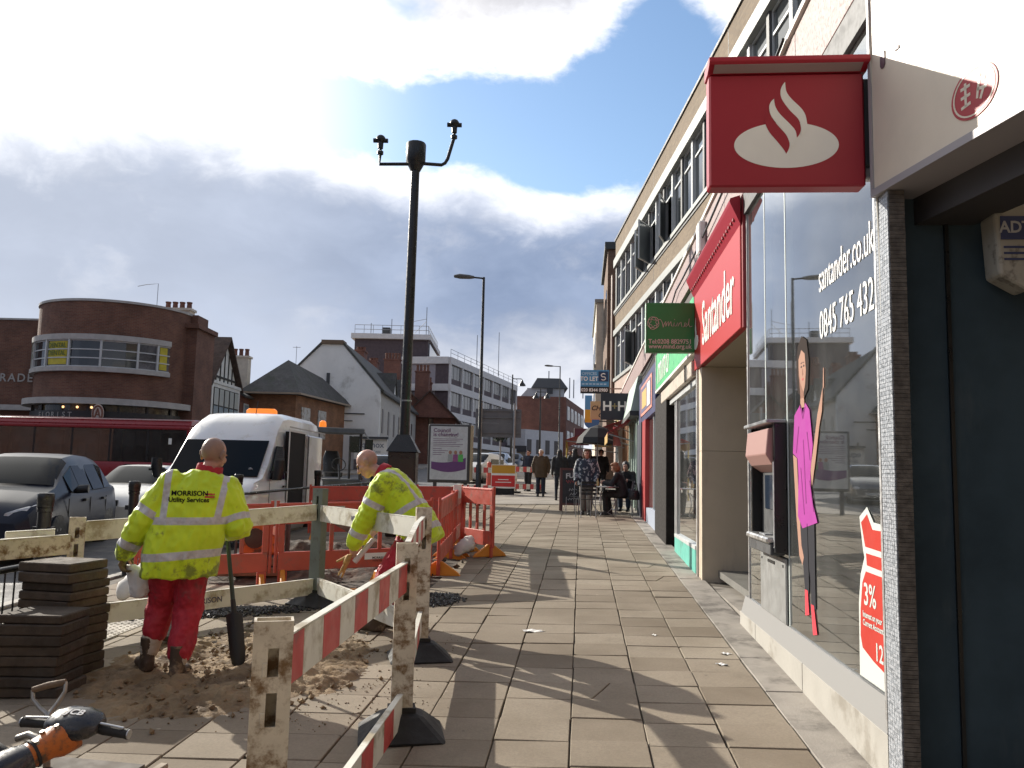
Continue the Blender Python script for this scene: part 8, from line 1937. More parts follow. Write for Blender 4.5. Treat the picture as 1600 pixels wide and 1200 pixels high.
def hivis_mat():
    m = bpy.data.materials.new('hi_vis_cloth'); m.use_nodes = True; q = NT(m.node_tree); b = q.n['Principled BSDF']
    a = q.node('ShaderNodeAttribute'); a.attribute_name = 'tape'; dn = q.node('ShaderNodeAttribute'); dn.attribute_name = 'dirt'
    t = q.node('ShaderNodeTexCoord').outputs['Object']
    y_ = q.mix(q.remap(q.noise(t, 5, 5), 0.3, 0.7), (0.50, 0.66, 0.010), (0.62, 0.80, 0.015))
    mud = q.math('MULTIPLY', q.remap(q.math('ADD', q.noise(t, 9, 7, 0.72), q.math('MULTIPLY', dn.outputs['Fac'], 0.22)), 0.60, 0.74), 0.75)
    y_ = q.mix(mud, y_, (0.10, 0.11, 0.03))
    s_ = q.mix(q.remap(q.noise(t, 30, 4), 0.3, 0.75), (0.56, 0.55, 0.56), (0.42, 0.41, 0.42))
    s_ = q.mix(q.math('MULTIPLY', mud, 0.6), s_, (0.16, 0.15, 0.14))
    f = q.remap(a.outputs['Fac'], 0.0, 0.004, smooth=False)
    q.l.new(q.mix(f, y_, s_), b.inputs['Base Color']); q.l.new(q.remap(f, 0, 1, 0.62, 0.38), b.inputs['Roughness'])
    b.inputs['Sheen Weight'].default_value = 0.15
    bn = q.node('ShaderNodeBump'); bn.inputs['Strength'].default_value = 0.25; bn.inputs['Distance'].default_value = 0.004; q.l.new(q.noise(t, 60, 4), bn.inputs['Height']); q.l.new(bn.outputs[0], b.inputs['Normal'])
    return m
HV = hivis_mat()
RTR = mat('red_work_trousers', (0.40, 0.018, 0.035), 0.7, var=0.18, vscale=6, bump=0.3, bscale=50, dirt=(0.16, 0.05, 0.05), dirt_amt=0.35, dirt_scale=4)
RCOL = mat('red_collar', (0.42, 0.015, 0.03), 0.75, var=0.1)
BOOT = mat('work_boot', (0.07, 0.045, 0.028), 0.7, var=0.25, dirt=(0.26, 0.19, 0.12), dirt_amt=0.4, dirt_scale=9)
SOCK = mat('pale_sock', (0.50, 0.44, 0.36), 0.9, var=0.12, bump=0.4, bscale=60)
GLV = mat('work_glove', (0.14, 0.10, 0.05), 0.8, var=0.3, vscale=20, bump=0.4)
GLVT = mat('tan_glove', (0.48, 0.30, 0.11), 0.8, var=0.2, vscale=20, bump=0.4)
def boot(b, ankle, toe_dir, s=1.0):
    a = V(ankle); t = V(toe_dir).normalized(); u = V((0, 0, 1)); r = t.cross(u)
    f = a.copy(); f.z -= 0.0
    g_ = a.z-0.085*s
    b.loft([(V((a.x, a.y, g_+0.24*s)), r*0.055*s, t*0.065*s), (V((a.x, a.y, g_+0.12*s)), r*0.050*s, t*0.062*s), (V((a.x, a.y, g_+0.06*s))+t*0.01*s, r*0.05*s, t*0.085*s), (V((a.x, a.y, g_+0.002))+t*0.015*s, r*0.048*s, t*0.09*s)], 14, sq=2.4)
    c0 = V((a.x, a.y, g_+0.045*s))
    b.loft([(c0-t*0.075*s, r*0.03*s, u*0.03*s), (c0-t*0.05*s, r*0.043*s, u*0.043*s), (c0+t*0.06*s, r*0.046*s, u*0.046*s), (c0+t*0.15*s-u*0.004*s, r*0.052*s, u*0.040*s), (c0+t*0.19*s-u*0.012*s, r*0.045*s, u*0.030*s), (c0+t*0.215*s-u*0.02*s, r*0.025*s, u*0.018*s)], 14, sq=2.5)
def person(label, loc, rotz, J, mats, opt, voxel=0.010, cat='person', group=None):
    """J joints in local metres facing +y; children are clothing"""
    J = {k_: V(v) for k_, v in J.items()}; s = opt.get('s', 1.0); hs = opt.get('head', 1.0)
    b = MB()
    def tor(rings, bb): bb.loft(rings, 18, sq=2.3)
    sh = (J['sR']-J['sL']); shx = sh.normalized(); sp_ = (J['neck']-J['pel']).normalized(); fwd_ = sp_.cross(shx)*-1
    if opt.get('flip'): fwd_ = -fwd_
    hw = opt.get('hw', 0.155); cw = sh.length/2
    px = (J['hR']-J['hL']); pxn = px.normalized() if px.length > 0.02 else shx
    tor([(J['pel']-sp_*0.06, pxn*0.10, fwd_*0.08), (J['pel'], pxn*hw, fwd_*0.10), (J['pel'].lerp(J['chest'], 0.5), pxn.lerp(shx, .5)*0.14, fwd_*0.095), (J['chest'], shx*0.16, fwd_*0.105), (J['chest'].lerp(J['neck'], 0.62), shx*(cw*0.95), fwd_*0.085), (J['neck']-sp_*0.01, shx*0.075, fwd_*0.06)], b)
    b.limb(J['neck']-sp_*0.04, J['head']-V(opt.get('hu', (0, 0, 1))).normalized()*0.05, 0.064, 0.055)
    for k_ in 'LR':
        b.limb(J['s'+k_], J['e'+k_], 0.052*s, 0.042*s); b.limb(J['e'+k_], J['w'+k_], 0.042*s, 0.028*s)
        b.limb(J['h'+k_], J['k'+k_], 0.078*s, 0.055*s); b.limb(J['k'+k_], J['a'+k_], 0.053*s, 0.038*s)
        tdir = V(opt.get('toe'+k_, (0, 1, 0))); b.limb(J['a'+k_]-V((0, 0, 0.045)), J['a'+k_]+tdir.normalized()*0.13-V((0, 0, 0.055)), 0.034, 0.026)
    P = head_prims(b, J['head'], opt.get('hf', (0, 1, 0)), opt.get('hu', (0, 0, 1)), hs)
    for k_ in 'LR':
        if 'hand'+k_ in opt: hand_prims(b, J['w'+k_], *opt['hand'+k_])
    me = remesh(b, voxel*0.62 if opt.get('fine') else voxel, 3, 0.45)
    body = mesh_obj('person', me, mats['skin'], None); body.location = loc; body.rotation_euler = (0, 0, rotz)
    tag(body, label, cat, group)
    f = V(opt.get('hf', (0, 1, 0))).normalized(); u = V(opt.get('hu', (0, 0, 1))); u = (u-f*u.dot(f)).normalized(); r = f.cross(u)
    if opt.get('stubble'):
        at_ = me.attributes.new('stubble', 'FLOAT', 'POINT'); vals = []
        for v in me.vertices:
            q = v.co-J['head']; y, z = q.dot(f), q.dot(u); lim = -0.035+0.3*max(0, -y)
            vals.append(max(0.0, min(1.0, ((0.050-z)/0.03 if opt['stubble'] == 'ring' else 1)))*max(0.0, min(1.0, (0.015-y)/0.03))*max(0.0, min(1.0, (z+0.075)/0.02)) if q.length < 0.2 else 0.0)
        at_.data.foreach_set('value', vals)
    eb = MB()
    for sg in (-1, 1):
        eb.ball(P(sg*0.031, 0.0835, 0.004), 0.0105*hs, 8, 6)
    eb.build('eyes', mat('eye_dark', (0.03, 0.022, 0.018), 0.3), body, smooth=180)
    bb = MB()
    for sg in (-1, 1): bb.limb(P(sg*0.016, 0.094, 0.024), P(sg*0.050, 0.080, 0.026), 0.005*hs, 0.004*hs, 6)
    bb.build('eyebrows', mats.get('brow', mat('brow_brown', (0.10, 0.06, 0.04), 0.8)), body, smooth=180)
    return body, J, P, (shx, sp_, fwd_, pxn)
def trousers(body, J, m, r=(0.115, 0.085, 0.075), hem=(0.12, 0.12), voxel=0.011, waist=0.16, name='trousers', amp=0.018, fwd_=V((0, 1, 0)), pxn=V((1, 0, 0)), up_=V((0, 0, 1))):
    b = MB(); b.loft([(J['pel']-up_*0.10, pxn*waist*0.8, fwd_*0.11), (J['pel']-up_*0.03, pxn*waist*1.08, fwd_*0.135), (J['pel']+up_*0.08, pxn*waist*1.02, fwd_*0.13), (J['pel']+up_*0.14, pxn*waist*0.95, fwd_*0.12)], 18)
    for i, k_ in enumerate('LR'):
        b.limb(J['h'+k_], J['k'+k_], r[0], r[1]); d_ = (J['a'+k_]-J['k'+k_]); e = J['k'+k_]+d_*(1-hem[i]/d_.length)
        b.limb(J['k'+k_], e, r[1], r[2])
    me = remesh(b, voxel, 4); folds(me, amp, 11, (1, 1, 0.9), 3.0); return mesh_obj(name, me, m, body)

# ---- worker seen from behind
g = gz(-2.93, 6.02)
J1 = dict(pel=(0.05, 0.0, 0.91), chest=(0.12, 0.04, 1.24), neck=(0.195, 0.09, 1.475), head=(0.232, 0.135, 1.625), sL=(-0.045, 0.04, 1.405), sR=(0.345, 0.08, 1.365), eL=(-0.225, 0.02, 1.135), wL=(-0.345, 0.07, 0.885), eR=(0.445, -0.01, 1.085), wR=(0.37, 0.26, 1.045), hL=(-0.035, 0, 0.89), hR=(0.135, 0, 0.88), kL=(-0.07, 0.19, 0.515), kR=(0.125, 0.06, 0.48), aL=(-0.145, 0.16, 0.115), aR=(0.075, -0.05, 0.085))
SK1 = skin_stubble('skin_ruddy', (0.47, 0.25, 0.18), (0.20, 0.15, 0.12))
opt1 = dict(fine=True, hf=(0.52, 0.80, -0.28), hu=(0.16, 0.15, 1.0), stubble='all', head=1.12, toeL=(-0.35, 1, 0), toeR=(0.30, 1, 0), handL=((-0.05, 0.05, -1), (0.3, 1, 0), (1, -0.2, 0), 0.7), handR=((-0.25, 0.55, -0.45), (-0.6, 0.2, 0.6), (-0.5, -0.5, -0.2), 1.2))
W1, J, P_, ax1 = person('workman seen from behind in a yellow high visibility jacket and red trousers holding a shovel', (-2.99, 6.02, g), rad(23), J1, dict(skin=SK1), opt1, 0.011)
def jacket(body, J, rings, sleeves, voxel, amp, tape_fn, dirt_fn, name='jacket', m=HV, seed=0.0):
    b = MB(); b.loft(rings, 22, sq=2.5)
    for k_ in 'LR':
        r = sleeves
        b.limb(J['s'+k_], J['e'+k_], r[0], r[1]); d_ = J['w'+k_]-J['e'+k_]; b.limb(J['e'+k_], J['e'+k_]+d_*0.93, r[1], r[2], hemi=True)
    me = remesh(b, voxel, 5); folds(me, amp, 9, (1, 1, 0.6), seed)
    # creases gathering at the elbows
    me.update(); no = [v.normal.copy() for v in me.vertices]
    for v, n in zip(me.vertices, no):
        for k_ in 'LR':
            q = (v.co-J['e'+k_]); dd = q.length
            if dd < 0.17:
                ax = (J['w'+k_]-J['s'+k_]).normalized(); v.co += n*(0.007*math.sin(q.dot(ax)*95+2*math.sin(q.x*20))*(1-dd/0.17))
    at_ = me.attributes.new('tape', 'FLOAT', 'POINT'); at2 = me.attributes.new('dirt', 'FLOAT', 'POINT'); vals = []; dv = []
    for v in me.vertices:
        best = (9, None, 0)
        for k_ in 'LR':
            for nm, a, e, rr in (('u', J['s'+k_], J['e'+k_], 0.075), ('f', J['e'+k_], J['w'+k_], 0.07)):
                t, d_ = seg_t(v.co, a, e)
                if d_ < best[0]: best = (d_, nm+k_, t)
        vals.append(tape_fn(v.co, best)); dv.append(dirt_fn(v.co))
    at_.data.foreach_set('value', vals); at2.data.foreach_set('value', dv)
    return mesh_obj(name, me, m, body)
rings1 = [(V((0.045, 0.0, 0.725)), V((0.262, 0, 0)), V((0, 0.165, 0))), (V((0.05, 0.0, 0.86)), V((0.268, 0, 0)), V((0, 0.175, 0))), (V((0.075, 0.01, 1.02)), V((0.268, 0, 0)), V((0, 0.18, 0))), (V((0.115, 0.03, 1.20)), V((0.268, 0, 0)), V((0, 0.175, 0))), (V((0.155, 0.055, 1.36)), V((0.252, 0, -0.02)), V((0, 0.155, 0))), (V((0.175, 0.075, 1.44)), V((0.19, 0, -0.015)), V((0, 0.12, 0))), (V((0.19, 0.085, 1.495)), V((0.10, 0, -0.01)), V((0, 0.085, 0)))]
def on_arm(best): return best[1] is not None and best[0] < 0.115
def tape1(c, best):
    vals = [0.031-abs(c.z-0.885-0.02*math.sin(c.x*5)), 0.029-abs(c.z-1.135-0.01*c.x)]
    if c.z > 1.12:
        vals.append(0.026-abs(c.x-(-0.085+0.05*(c.z-1.13)))); vals.append(0.026-abs(c.x-(0.285+0.17*(c.z-1.13))))
    v = max(vals)
    armx = c.x < -0.12-0.1*(1.3-c.z)*0 if best[1] and best[1][1] == 'L' else c.x > 0.345
    if on_arm(best) and armx and c.z < 1.42:
        t = best[2]; v = (0.030-abs(t-0.80)*0.34) if best[1][0] == 'u' else (0.031-abs(t-0.70)*0.29)
        if best[1][0] == 'u' and t < 0.3: v = -0.01
    return v
def dirt1(c): return max(0, 1-abs(c.z-0.78)/0.16)*(0.9 if c.x > 0.1 else 0.4)+(0.8 if c.z < 0.98 and c.x < -0.2 else 0)
jk = jacket(W1, J, rings1, (0.105, 0.094, 0.072), 0.0095, 0.026, tape1, dirt1, seed=1.3)
trousers(W1, J, RTR, (0.125, 0.102, 0.088), (0.20, 0.11), 0.011, 0.175, fwd_=ax1[2], pxn=V((1, 0, 0)))
b = MB(); nk = J['neck']; b.loft([(nk+V((0.0, 0.0, -0.03)), V((0.115, 0, -.01)), V((0, 0.10, 0))), (nk+V((0.012, 0.01, 0.025)), V((0.098, 0, -.01)), V((0, 0.09, 0))), (nk+V((0.022, 0.012, 0.080)), V((0.092, 0, -.015)), V((0, 0.088, 0.01))), (nk+V((0.022, 0.012, 0.052)), V((0.074, 0, -.01)), V((0, 0.070, 0.01)))], 18)
me = remesh(b, 0.009, 2); folds(me, 0.006, 25); mesh_obj('collar', me, RCOL, W1)
for k_ in 'LR':
    b = MB(); boot(b, J['a'+k_]+V((0, 0, 0.0)), opt1['toe'+k_]); mesh_obj('boot', remesh(b, 0.008, 2), BOOT, W1)
    b = MB(); a = J['a'+k_]; kn = J['k'+k_]; d_ = (kn-a).normalized(); b.limb(a+d_*0.06, a+d_*0.16, 0.066, 0.074); me = remesh(b, 0.009, 2); folds(me, 0.008, 30, (0.4, 0.4, 1.6)); mesh_obj('sock', me, SOCK, W1)
b = MB(); hand_prims(b, J['wL']+V((0, 0, 0.02)), *opt1['handL'][:3], 0.75, 1.18); mesh_obj('glove', remesh(b, 0.0055, 2), GLV, W1)
# print on the back
bv = BVHTree.FromPolygons([v.co for v in jk.data.vertices], [tuple(p.vertices) for p in jk.data.polygons])
def print_on(s, size, ox, oz, m, **kw):
    me = text_data(s, size, ext=0.0, **kw); me.materials.append(m)
    bm = bmesh.new(); bm.from_mesh(me); bmesh.ops.subdivide_edges(bm, edges=[e for e in bm.edges if e.calc_length() > 0.012], cuts=1); bm.to_mesh(me); bm.free()
    for v in me.vertices:
        x, z = v.co.x+ox, v.co.y+oz; h = bv.ray_cast(V((x, -1.0, z)), V((0, 1, 0)))
        v.co = V((x, (h[0].y if h[0] else -0.1)-0.0045, z))
    o = bpy.data.objects.new('jacket_print', me); COL.objects.link(o); o.parent = jk; return o
INKG = mat('print_black', (0.02, 0.025, 0.02), 0.6)
print_on('MORRISON', 0.050, 0.088, 1.335, INKG, bold=0.0012); print_on('Utility Services', 0.047, 0.085, 1.288, INKG, bold=0.0012)
for dz in (0.012, -0.008): print_on('—', 0.06, 0.228, 1.322+dz, mat('print_red', (0.5, 0.02, 0.03), 0.6), bold=0.004)
# items in his hands
wb = MB(); wb.loft([(V((-0.30, 0.10, 0.80)), V((0.03, 0, 0)), V((0, 0.03, 0))), (V((-0.24, 0.10, 0.74)), V((0.075, 0, 0)), V((0, 0.05, 0))), (V((-0.22, 0.11, 0.64)), V((0.085, 0, 0)), V((0, 0.05, 0))), (V((-0.23, 0.11, 0.57)), V((0.05, 0, 0)), V((0, 0.03, 0)))], 14)
me = remesh(wb, 0.010, 2); folds(me, 0.014, 22); hb = mesh_obj('carrier_bag', me, mat('white_plastic', (0.62, 0.62, 0.62), 0.4), None); hb.location = W1.location; hb.rotation_euler = W1.rotation_euler; tag(hb, 'crumpled white bag held in the standing workman’s hanging hand', 'bag')
sh = thing('shovel', 'trenching shovel with long black blade and thin dark handle held upright by the workman', 'shovel', (-2.56, 6.28, gz(-2.56, 6.28)))
top = V((-2.79, 6.44, 1.24))-sh.location; tipb = V((0, 0.02, 0.02))
dd = (tipb-top).normalized(); bl0 = tipb-dd*0.40
MB().tube([top, bl0+dd*0.06], 0.017, 10).build('shaft', mat('shovel_green', (0.025, 0.045, 0.035), 0.5), sh, smooth=60)
sdx = (V((1, 0.15, 0))-dd*V((1, 0.15, 0)).dot(dd)).normalized(); nx_ = dd.cross(sdx)
b = MB(); vs = []
for i, (t, w_) in enumerate(((0, 0.045), (0.02, 0.062), (0.3, 0.058), (0.37, 0.048), (0.40, 0.02))):
    for j in range(7):
        u_ = (j-3)/3; vs.append(bl0+dd*t+sdx*(w_*u_)+nx_*(0.018*(1-u_*u_)))
n0 = len(vs); vs += [v+nx_*0.005 for v in vs]; fs = []
for i in range(4):
    for j in range(6): fs.append((i*7+j, i*7+j+1, i*7+j+8, i*7+j+7)); fs.append((n0+i*7+j+7, n0+i*7+j+8, n0+i*7+j+1, n0+i*7+j))
b.add(vs, fs); b.build('blade', mat('shovel_black', (0.012, 0.014, 0.014), 0.45), sh, smooth=40)
MB().tube([bl0-dd*0.10, bl0+dd*0.10], [0.019, 0.026], 10).build('socket', mat('shovel_black', (0.012, 0.014, 0.014), 0.45), sh)
MB().tube([top-sdx*0.05, top+sdx*0.05], 0.016, 8).build('grip', BLACK, sh)

# ---- bending worker
lx, ly = -1.69, 7.80; g = gz(lx, ly)
J2 = dict(pel=(0.0, -0.19, 0.92), chest=(0.0, 0.02, 1.22), neck=(0.0, 0.175, 1.435), head=(0.0, 0.345, 1.525), sL=(-0.20, 0.10, 1.335), sR=(0.20, 0.13, 1.335), eL=(-0.235, 0.245, 1.04), wL=(-0.20, 0.365, 0.785), eR=(0.20, 0.27, 1.03), wR=(0.10, 0.42, 0.80), hL=(-0.095, -0.19, 0.90), hR=(0.095, -0.19, 0.90), kL=(-0.13, 0.07, 0.50), kR=(0.10, 0.0, 0.50), aL=(-0.13, 0.14, 0.085), aR=(0.09, 0.0, 0.085))
opt2 = dict(fine=True, hf=(-0.10, 0.80, -0.62), hu=(0.0, 0.62, 0.80), stubble='ring', head=1.08, toeL=(-0.1, 1, 0), toeR=(0.1, 1, 0), handL=((0.05, 0.12, -1), (0.25, 1, 0), (1, -0.2, 0), 0.55), handR=((-0.1, 0.25, -1), (-0.2, 1, 0), (-1, -0.2, 0), 0.8))
SK2 = skin_stubble('skin_pink', (0.52, 0.28, 0.21), (0.30, 0.20, 0.16))
W2, K, P2_, ax2 = person('bald workman in a yellow high visibility jacket bending over the white plank', (lx, ly, g), rad(84), J2, dict(skin=SK2, brow=mat('brow_pale', (0.30, 0.18, 0.12), 0.8)), opt2, 0.011)
sp2 = (K['neck']-K['pel']).normalized(); fw2 = V((0, sp2.z, -sp2.y)); X_ = V((1, 0, 0))
hemc = K['pel']-sp2*0.16
rings2 = [(hemc+V((0, 0.03, -0.02)), X_*0.235, fw2*0.19), (K['pel']-sp2*0.02, X_*0.235, fw2*0.19), (K['pel'].lerp(K['chest'], 0.45), X_*0.235, fw2*0.18), (K['chest'], X_*0.24, fw2*0.175), (K['chest'].lerp(K['neck'], 0.55), X_*0.235, fw2*0.155), (K['neck']-sp2*0.05, X_*0.17, fw2*0.12), (K['neck']+sp2*0.005, X_*0.095, fw2*0.085)]
def tape2(c, best):
    a = (c-K['pel']).dot(sp2)
    vals = [0.030-abs(a+0.05), 0.030-abs(a-0.20)]
    if a > 0.19: vals.append(0.027-abs(abs(c.x)-0.115))
    v = max(vals)
    if on_arm(best) and abs(c.x) > 0.16 and best[2] > (0.22 if best[1][0] == 'u' else -1):
        t = best[2]; v = (0.030-abs(t-0.62)*0.33) if best[1][0] == 'u' else (0.031-abs(t-0.62)*0.28)
    elif best[1] and best[1][0] == 'f' and best[0] < 0.1: v = 0.031-abs(best[2]-0.62)*0.28
    return v
def dirt2(c): return 0.75*max(0.0, 1-(c-V((-0.28, 0.06, 1.36))).length/0.24)+0.12
jk2 = jacket(W2, K, rings2, (0.105, 0.092, 0.078), 0.010, 0.024, tape2, dirt2, seed=7.7)
trousers(W2, K, RTR, (0.13, 0.10, 0.088), (0.13, 0.13), 0.011, 0.17, fwd_=V((0, 1, 0)))
b = MB(); nk = K['neck']; hv = (K['head']-nk).normalized(); sx2 = V((0, -hv.z, hv.y)); b.loft([(nk-hv*0.02, X_*0.105, sx2*0.095), (nk+hv*0.03, X_*0.092, sx2*0.088), (nk+hv*0.055, X_*0.085, sx2*0.08)], 18); me = remesh(b, 0.009, 2); folds(me, 0.006, 25); mesh_obj('collar', me, RCOL, W2)
for k_ in 'LR':
    b = MB(); boot(b, K['a'+k_], opt2['toe'+k_]); mesh_obj('boot', remesh(b, 0.008, 2), BOOT, W2)
    b = MB(); d_ = (K['w'+k_]-K['e'+k_]).normalized(); p = K['w'+k_]-d_*0.03; b.limb(p-d_*0.012, p+d_*0.015, 0.062, 0.055); mesh_obj('cuff', remesh(b, 0.008, 1), mat('navy_cuff', (0.015, 0.02, 0.035), 0.8), W2)
M2 = W2.matrix_basis.copy(); M2 = Matrix.Translation(W2.location) @ Matrix.Rotation(rad(84), 4, 'Z')
def held(name, me, m, label, cat, body):
    o = mesh_obj(name, me, m, None); o.location = body.location; o.rotation_euler = body.rotation_euler; return tag(o, label, cat)
b = MB()
for i in range(4): b.limb(K['wL']+V((0.0+0.012*i, 0.05, -0.13)), K['wL']+V((-0.03+0.03*i, 0.12+0.02*(i % 2), -0.27-0.02*(i % 3))), 0.016, 0.011, 8)
b.loft([(K['wL']+V((0.0, 0.04, -0.10)), V((0.03, 0, 0)), V((0, 0.025, 0))), (K['wL']+V((0.0, 0.075, -0.18)), V((0.045, 0, 0)), V((0, 0.03, 0)))], 10); b.limb(K['wL']+V((0, 0.06, -0.12)), K['wL']+V((0, 0.16, -0.17)), 0.016, 0.012, 8)
held('gloves', remesh(b, 0.006, 2), GLVT, 'pair of tan work gloves held in the bending workman’s fist', 'gloves', W2)
b = MB(); b.tube([K['wL']+V((0.04, -0.17, 0.04)), K['wL']+V((0.02, 0.0, -0.17))], [0.024, 0.028], 14); o = held('paper_roll', remesh(b, 0.006, 1), mat('paper_pale', (0.60, 0.55, 0.56), 0.6), 'pale rolled paper held by the bending workman', 'paper roll', W2)

# ---- passers-by
def pose_stand(h=1.72, step=0.10, lean=0.0, arms=0.08, bend=0.15):
    q = h/1.74
    J = dict(pel=(0, 0, .92), chest=(0, .01+lean*.3, 1.22), neck=(0, .0+lean*.6, 1.47), head=(0, .03+lean, 1.60), sL=(-.19, 0+lean*.5, 1.40), sR=(.19, 0+lean*.5, 1.40), eL=(-.24-arms*.3, -.03, 1.12), wL=(-.24-arms*.2, bend, .90), eR=(.24+arms*.3, -.03, 1.12), wR=(.24+arms*.2, bend, .90), hL=(-.09, 0, .90), hR=(.09, 0, .90), kL=(-.10, step*.7+.02, .49), kR=(.10, -step*.3+.03, .49), aL=(-.10, step, .085), aR=(.10, -step, .085))
    return {k_: tuple(x*q for x in v) for k_, v in J.items()}
def passer(label, x, y, rz, J, coat, trou, hairc, hair='short', coat_len=0.72, skirt=False, hw=0.15, voxel=0.015, group='people further along the pavement', shoe=(0.02, 0.02, 0.02), z=None, bulk=1.0, opt=None, skinm=None):
    opt = opt or {}; o = dict(handL=((0, 0.1, -1), (0.2, 1, 0), (1, 0, 0), 0.6), handR=((0, 0.1, -1), (-0.2, 1, 0), (-1, 0, 0), 0.6)); o.update(opt)
    bd, JJ, P, ax = person(label, (x, y, gz(x, y) if z is None else z), rz, J, dict(skin=skinm or SKIN), o, voxel, group=group)
    sp_ = (JJ['neck']-JJ['pel']).normalized(); X1 = V((1, 0, 0)); F1 = ax[2]
    b = MB(); lo = (coat_len-0.92)
    b.loft([(JJ['pel']+V((0, 0.0, lo)), X1*0.21*bulk, F1*0.15*bulk), (JJ['pel']+V((0, 0, 0.02)), X1*0.20*bulk, F1*0.15*bulk), (JJ['chest'], X1*0.20*bulk, F1*0.145*bulk), (JJ['chest'].lerp(JJ['neck'], 0.6), X1*0.21, F1*0.125), (JJ['neck']-sp_*0.03, X1*0.14, F1*0.10), (JJ['neck']+sp_*0.01, X1*0.085, F1*0.085)], 16, sq=2.4)
    for k_ in 'LR': b.limb(JJ['s'+k_], JJ['e'+k_], 0.078*bulk, 0.066*bulk); b.limb(JJ['e'+k_], JJ['w'+k_], 0.066*bulk, 0.054*bulk)
    me = remesh(b, voxel, 3); folds(me, 0.010, 10, seed=x*3); mesh_obj('coat', me, coat, bd)
    trousers(bd, JJ, trou, (0.10, 0.078, 0.066) if not opt.get('slim') else (0.085, 0.06, 0.045), (0.07, 0.07), voxel, hw, amp=0.008)
    for k_ in 'LR': b = MB(); boot(b, JJ['a'+k_], opt.get('toe'+k_, (0, 1, 0)), 0.92); mesh_obj('shoe', remesh(b, 0.013, 1), mat('shoe_%d' % int(shoe[0]*1000), shoe, 0.5), bd)
    f = V(o.get('hf', (0, 1, 0))).normalized(); u = V(o.get('hu', (0, 0, 1))); u = (u-f*u.dot(f)).normalized(); r = f.cross(u)
    b = MB(); hc = JJ['head']
    def HB(x_, y_, z_, rx, ry, rz_):
        M = Matrix.Identity(4)
        for i in range(3): M[i][0] = r[i]; M[i][1] = f[i]; M[i][2] = u[i]
        M.translation = hc+r*x_+f*y_+u*z_; b.M = M; b.ball((0, 0, 0), (rx, ry, rz_), 14, 10); b.M = Matrix.Identity(4)
    HB(0, -0.026, 0.052, 0.084, 0.096, 0.082); HB(0, -0.055, 0.0, 0.078, 0.06, 0.085)
    if hair == 'long': HB(0, -0.06, -0.06, 0.092, 0.06, 0.16); HB(0, -0.075, -0.16, 0.10, 0.055, 0.14)
    if hair == 'bob': HB(0, -0.05, -0.03, 0.100, 0.075, 0.11); HB(-.075, 0, -0.02, 0.03, 0.05, 0.10); HB(.075, 0, -0.02, 0.03, 0.05, 0.10); HB(0, 0.03, 0.10, 0.08, 0.06, 0.035)
    if hair == 'hood': HB(0, -0.03, 0.02, 0.105, 0.105, 0.125)
    me = remesh(b, 0.012, 2); folds(me, 0.010, 26, (1, 1, 0.3)); mesh_obj('hair' if hair != 'hood' else 'hood', me, mat('hair_%d_%d' % (int(hairc[0]*1000), int(hairc[2]*1000)), hairc, 0.6, var=0.3, vscale=20), bd)
    return bd, JJ
DK = mat('cloth_black', (0.012, 0.012, 0.014), 0.8, var=0.2); DKB = mat('cloth_navy', (0.015, 0.02, 0.035), 0.8, var=0.2); BRN = mat('cloth_brown', (0.075, 0.048, 0.026), 0.8, var=0.15)
GRYT = mat('cloth_grey', (0.16, 0.145, 0.13), 0.85, var=0.25, vscale=8); JEAN = mat('cloth_jean', (0.03, 0.045, 0.075), 0.8, var=0.2)
PATT = mat('patterned_cloth', (0.02, 0.03, 0.05), 0.8, fleck=(0.30, 0.33, 0.36), fleck_scale=13, fleck_thr=0.56)
passer('man with white hair in a brown coat walking towards the viewer', -1.45, 30.2, math.pi, pose_stand(1.72, 0.06, arms=0.15, bend=0.02), BRN, DKB, (0.62, 0.60, 0.56), 'short', 0.70, bulk=1.12)
passer('woman in black with long dark hair and striped leggings walking away', -0.72, 27.9, 0.05, pose_stand(1.70, 0.16, arms=-0.05, bend=0.2), DK, DKB, (0.012, 0.010, 0.010), 'long', 0.86, opt=dict(slim=True))
passer('person with long black hair in a black jacket beside the woman in leggings', -0.22, 28.9, 0.02, pose_stand(1.74, 0.12, arms=0.0, bend=0.2), DK, DK, (0.012, 0.010, 0.010), 'long', 0.80)
st_w, JW = passer('woman in a dark patterned jacket standing behind the cafe chair', 0.14, 21.75, math.pi-0.12, pose_stand(1.70, 0.05, arms=0.12, bend=0.16), PATT, GRYT, (0.10, 0.055, 0.03), 'bob', 0.78, bulk=1.08, hw=0.165)
for k_ in 'LR':
    b = MB(); n = V((-1 if k_ == 'L' else 1, 0, 0)); b.tube([JW['s'+k_]+n*0.078+V((0, 0, .02)), JW['s'+k_].lerp(JW['e'+k_], .5)+n*0.080, JW['e'+k_]+n*0.072], 0.014, 6); b.build('sleeve_stripe', WHITE, st_w, smooth=60)
passer('dark haired person in a navy jacket behind the far barrier', -2.15, 34.2, math.pi-0.6, pose_stand(1.70, 0.05), DKB, DK, (0.012, 0.01, 0.01), 'short', 0.78)
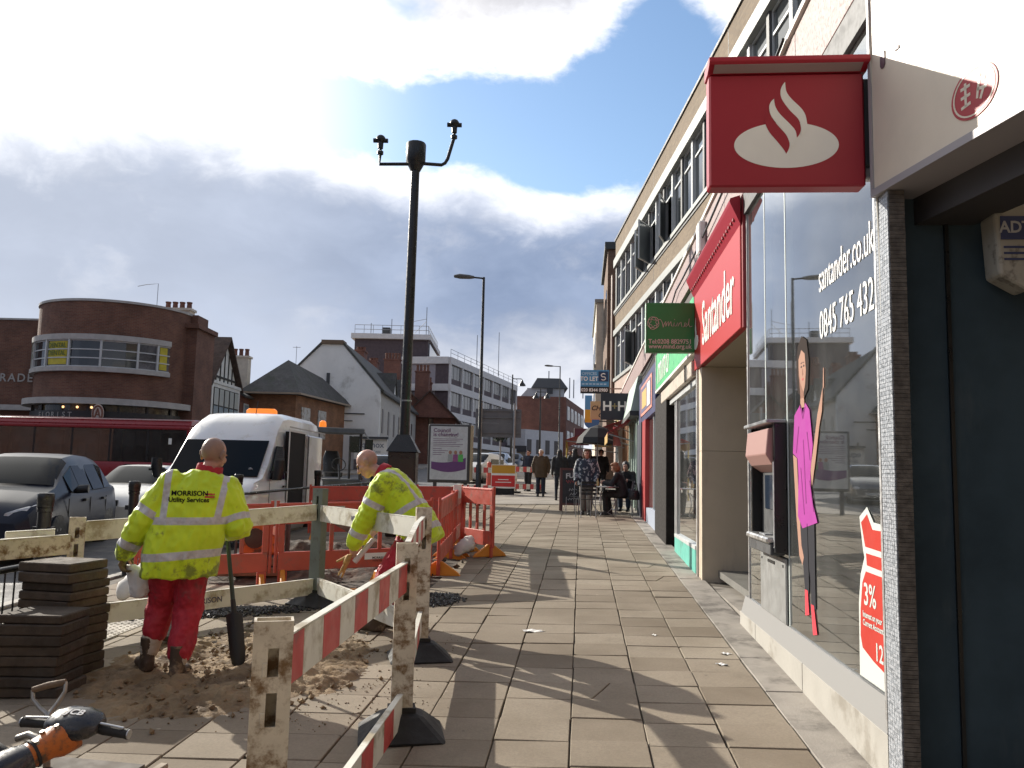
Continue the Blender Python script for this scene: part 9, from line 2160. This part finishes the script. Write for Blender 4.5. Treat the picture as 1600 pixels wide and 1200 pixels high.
for i, (x, y, rz, c, lab) in enumerate(((-0.95, 36.5, 3.0, DK, 'person in black half hidden behind the man in the brown coat'), (0.35, 35.0, 0.0, DKB, 'person in navy walking under the red awning'), (-0.35, 39.0, 0.1, BRN, 'person in a brown jacket far up the pavement behind the walkers'), (-0.6, 44.0, 3.1, GRYT, 'person in grey farthest up the pavement'), (0.75, 32.0, 3.2, DK, 'person in black by the shop doors beyond the parasol'))):
    passer(lab, x, y, rz, pose_stand(1.66+0.04*(i % 3), 0.12), c, DK, (0.03+0.03*(i % 2), 0.02, 0.015), ('short', 'long', 'short', 'bob', 'hood')[i], 0.78, voxel=0.02)
# seated woman at the cafe table, facing the table
JS = dict(pel=(0, 0, .54), chest=(0, .07, .86), neck=(0, .13, 1.09), head=(0, .20, 1.215), sL=(-.18, .11, 1.02), sR=(.18, .11, 1.02), eL=(-.23, .24, .78), wL=(-.12, .46, .82), eR=(.23, .24, .78), wR=(.12, .46, .84), hL=(-.09, .02, .53), hR=(.09, .02, .53), kL=(-.11, .44, .54), kR=(.11, .42, .54), aL=(-.11, .40, .09), aR=(.11, .34, .09))
passer('seated woman in black with reddish hair leaning to the cafe table', 1.06, 21.5, 1.35, JS, DK, DK, (0.22, 0.09, 0.035), 'bob', 0.86, opt=dict(hf=(0, 0.9, -0.4), hu=(0, 0.35, 1), handL=((0.4, 1, 0.1), (0, 0.2, 1), (1, 0, -0.5), 0.6), handR=((-0.4, 1, 0.1), (0, 0.2, 1), (-1, 0, -0.5), 0.6)))
passer('second seated person in a dark hood behind the reddish haired woman', 1.25, 23.0, 2.9, JS, DK, JEAN, (0.02, 0.02, 0.025), 'hood', 0.86, opt=dict(hf=(0, 1, -0.2), handL=((0.4, 1, 0.1), (0, 0.2, 1), (1, 0, -0.5), 0.6), handR=((-0.4, 1, 0.1), (0, 0.2, 1), (-1, 0, -0.5), 0.6)))
chair('black slatted cafe chair under the hooded person', 1.25, 22.98, 2.9)
hb = thing('handbag', 'black handbag hanging on the cafe chair beside the seated woman', 'bag', (1.33, 21.2, gz(1.3, 21.2)+0.42))
b = MB(); b.loft([((0, 0, 0), (0.13, 0, 0), (0, 0.05, 0)), ((0, 0, 0.12), (0.14, 0, 0), (0, 0.06, 0)), ((0, 0, 0.24), (0.11, 0, 0), (0, 0.03, 0))], 12, sq=4); b.build('bag_body', BLACK, hb, smooth=50); MB().tube([(-.09, 0, .24), (-.05, 0, .42), (.05, 0, .42), (.09, 0, .24)], 0.01, 6).build('strap', BLACK, hb)
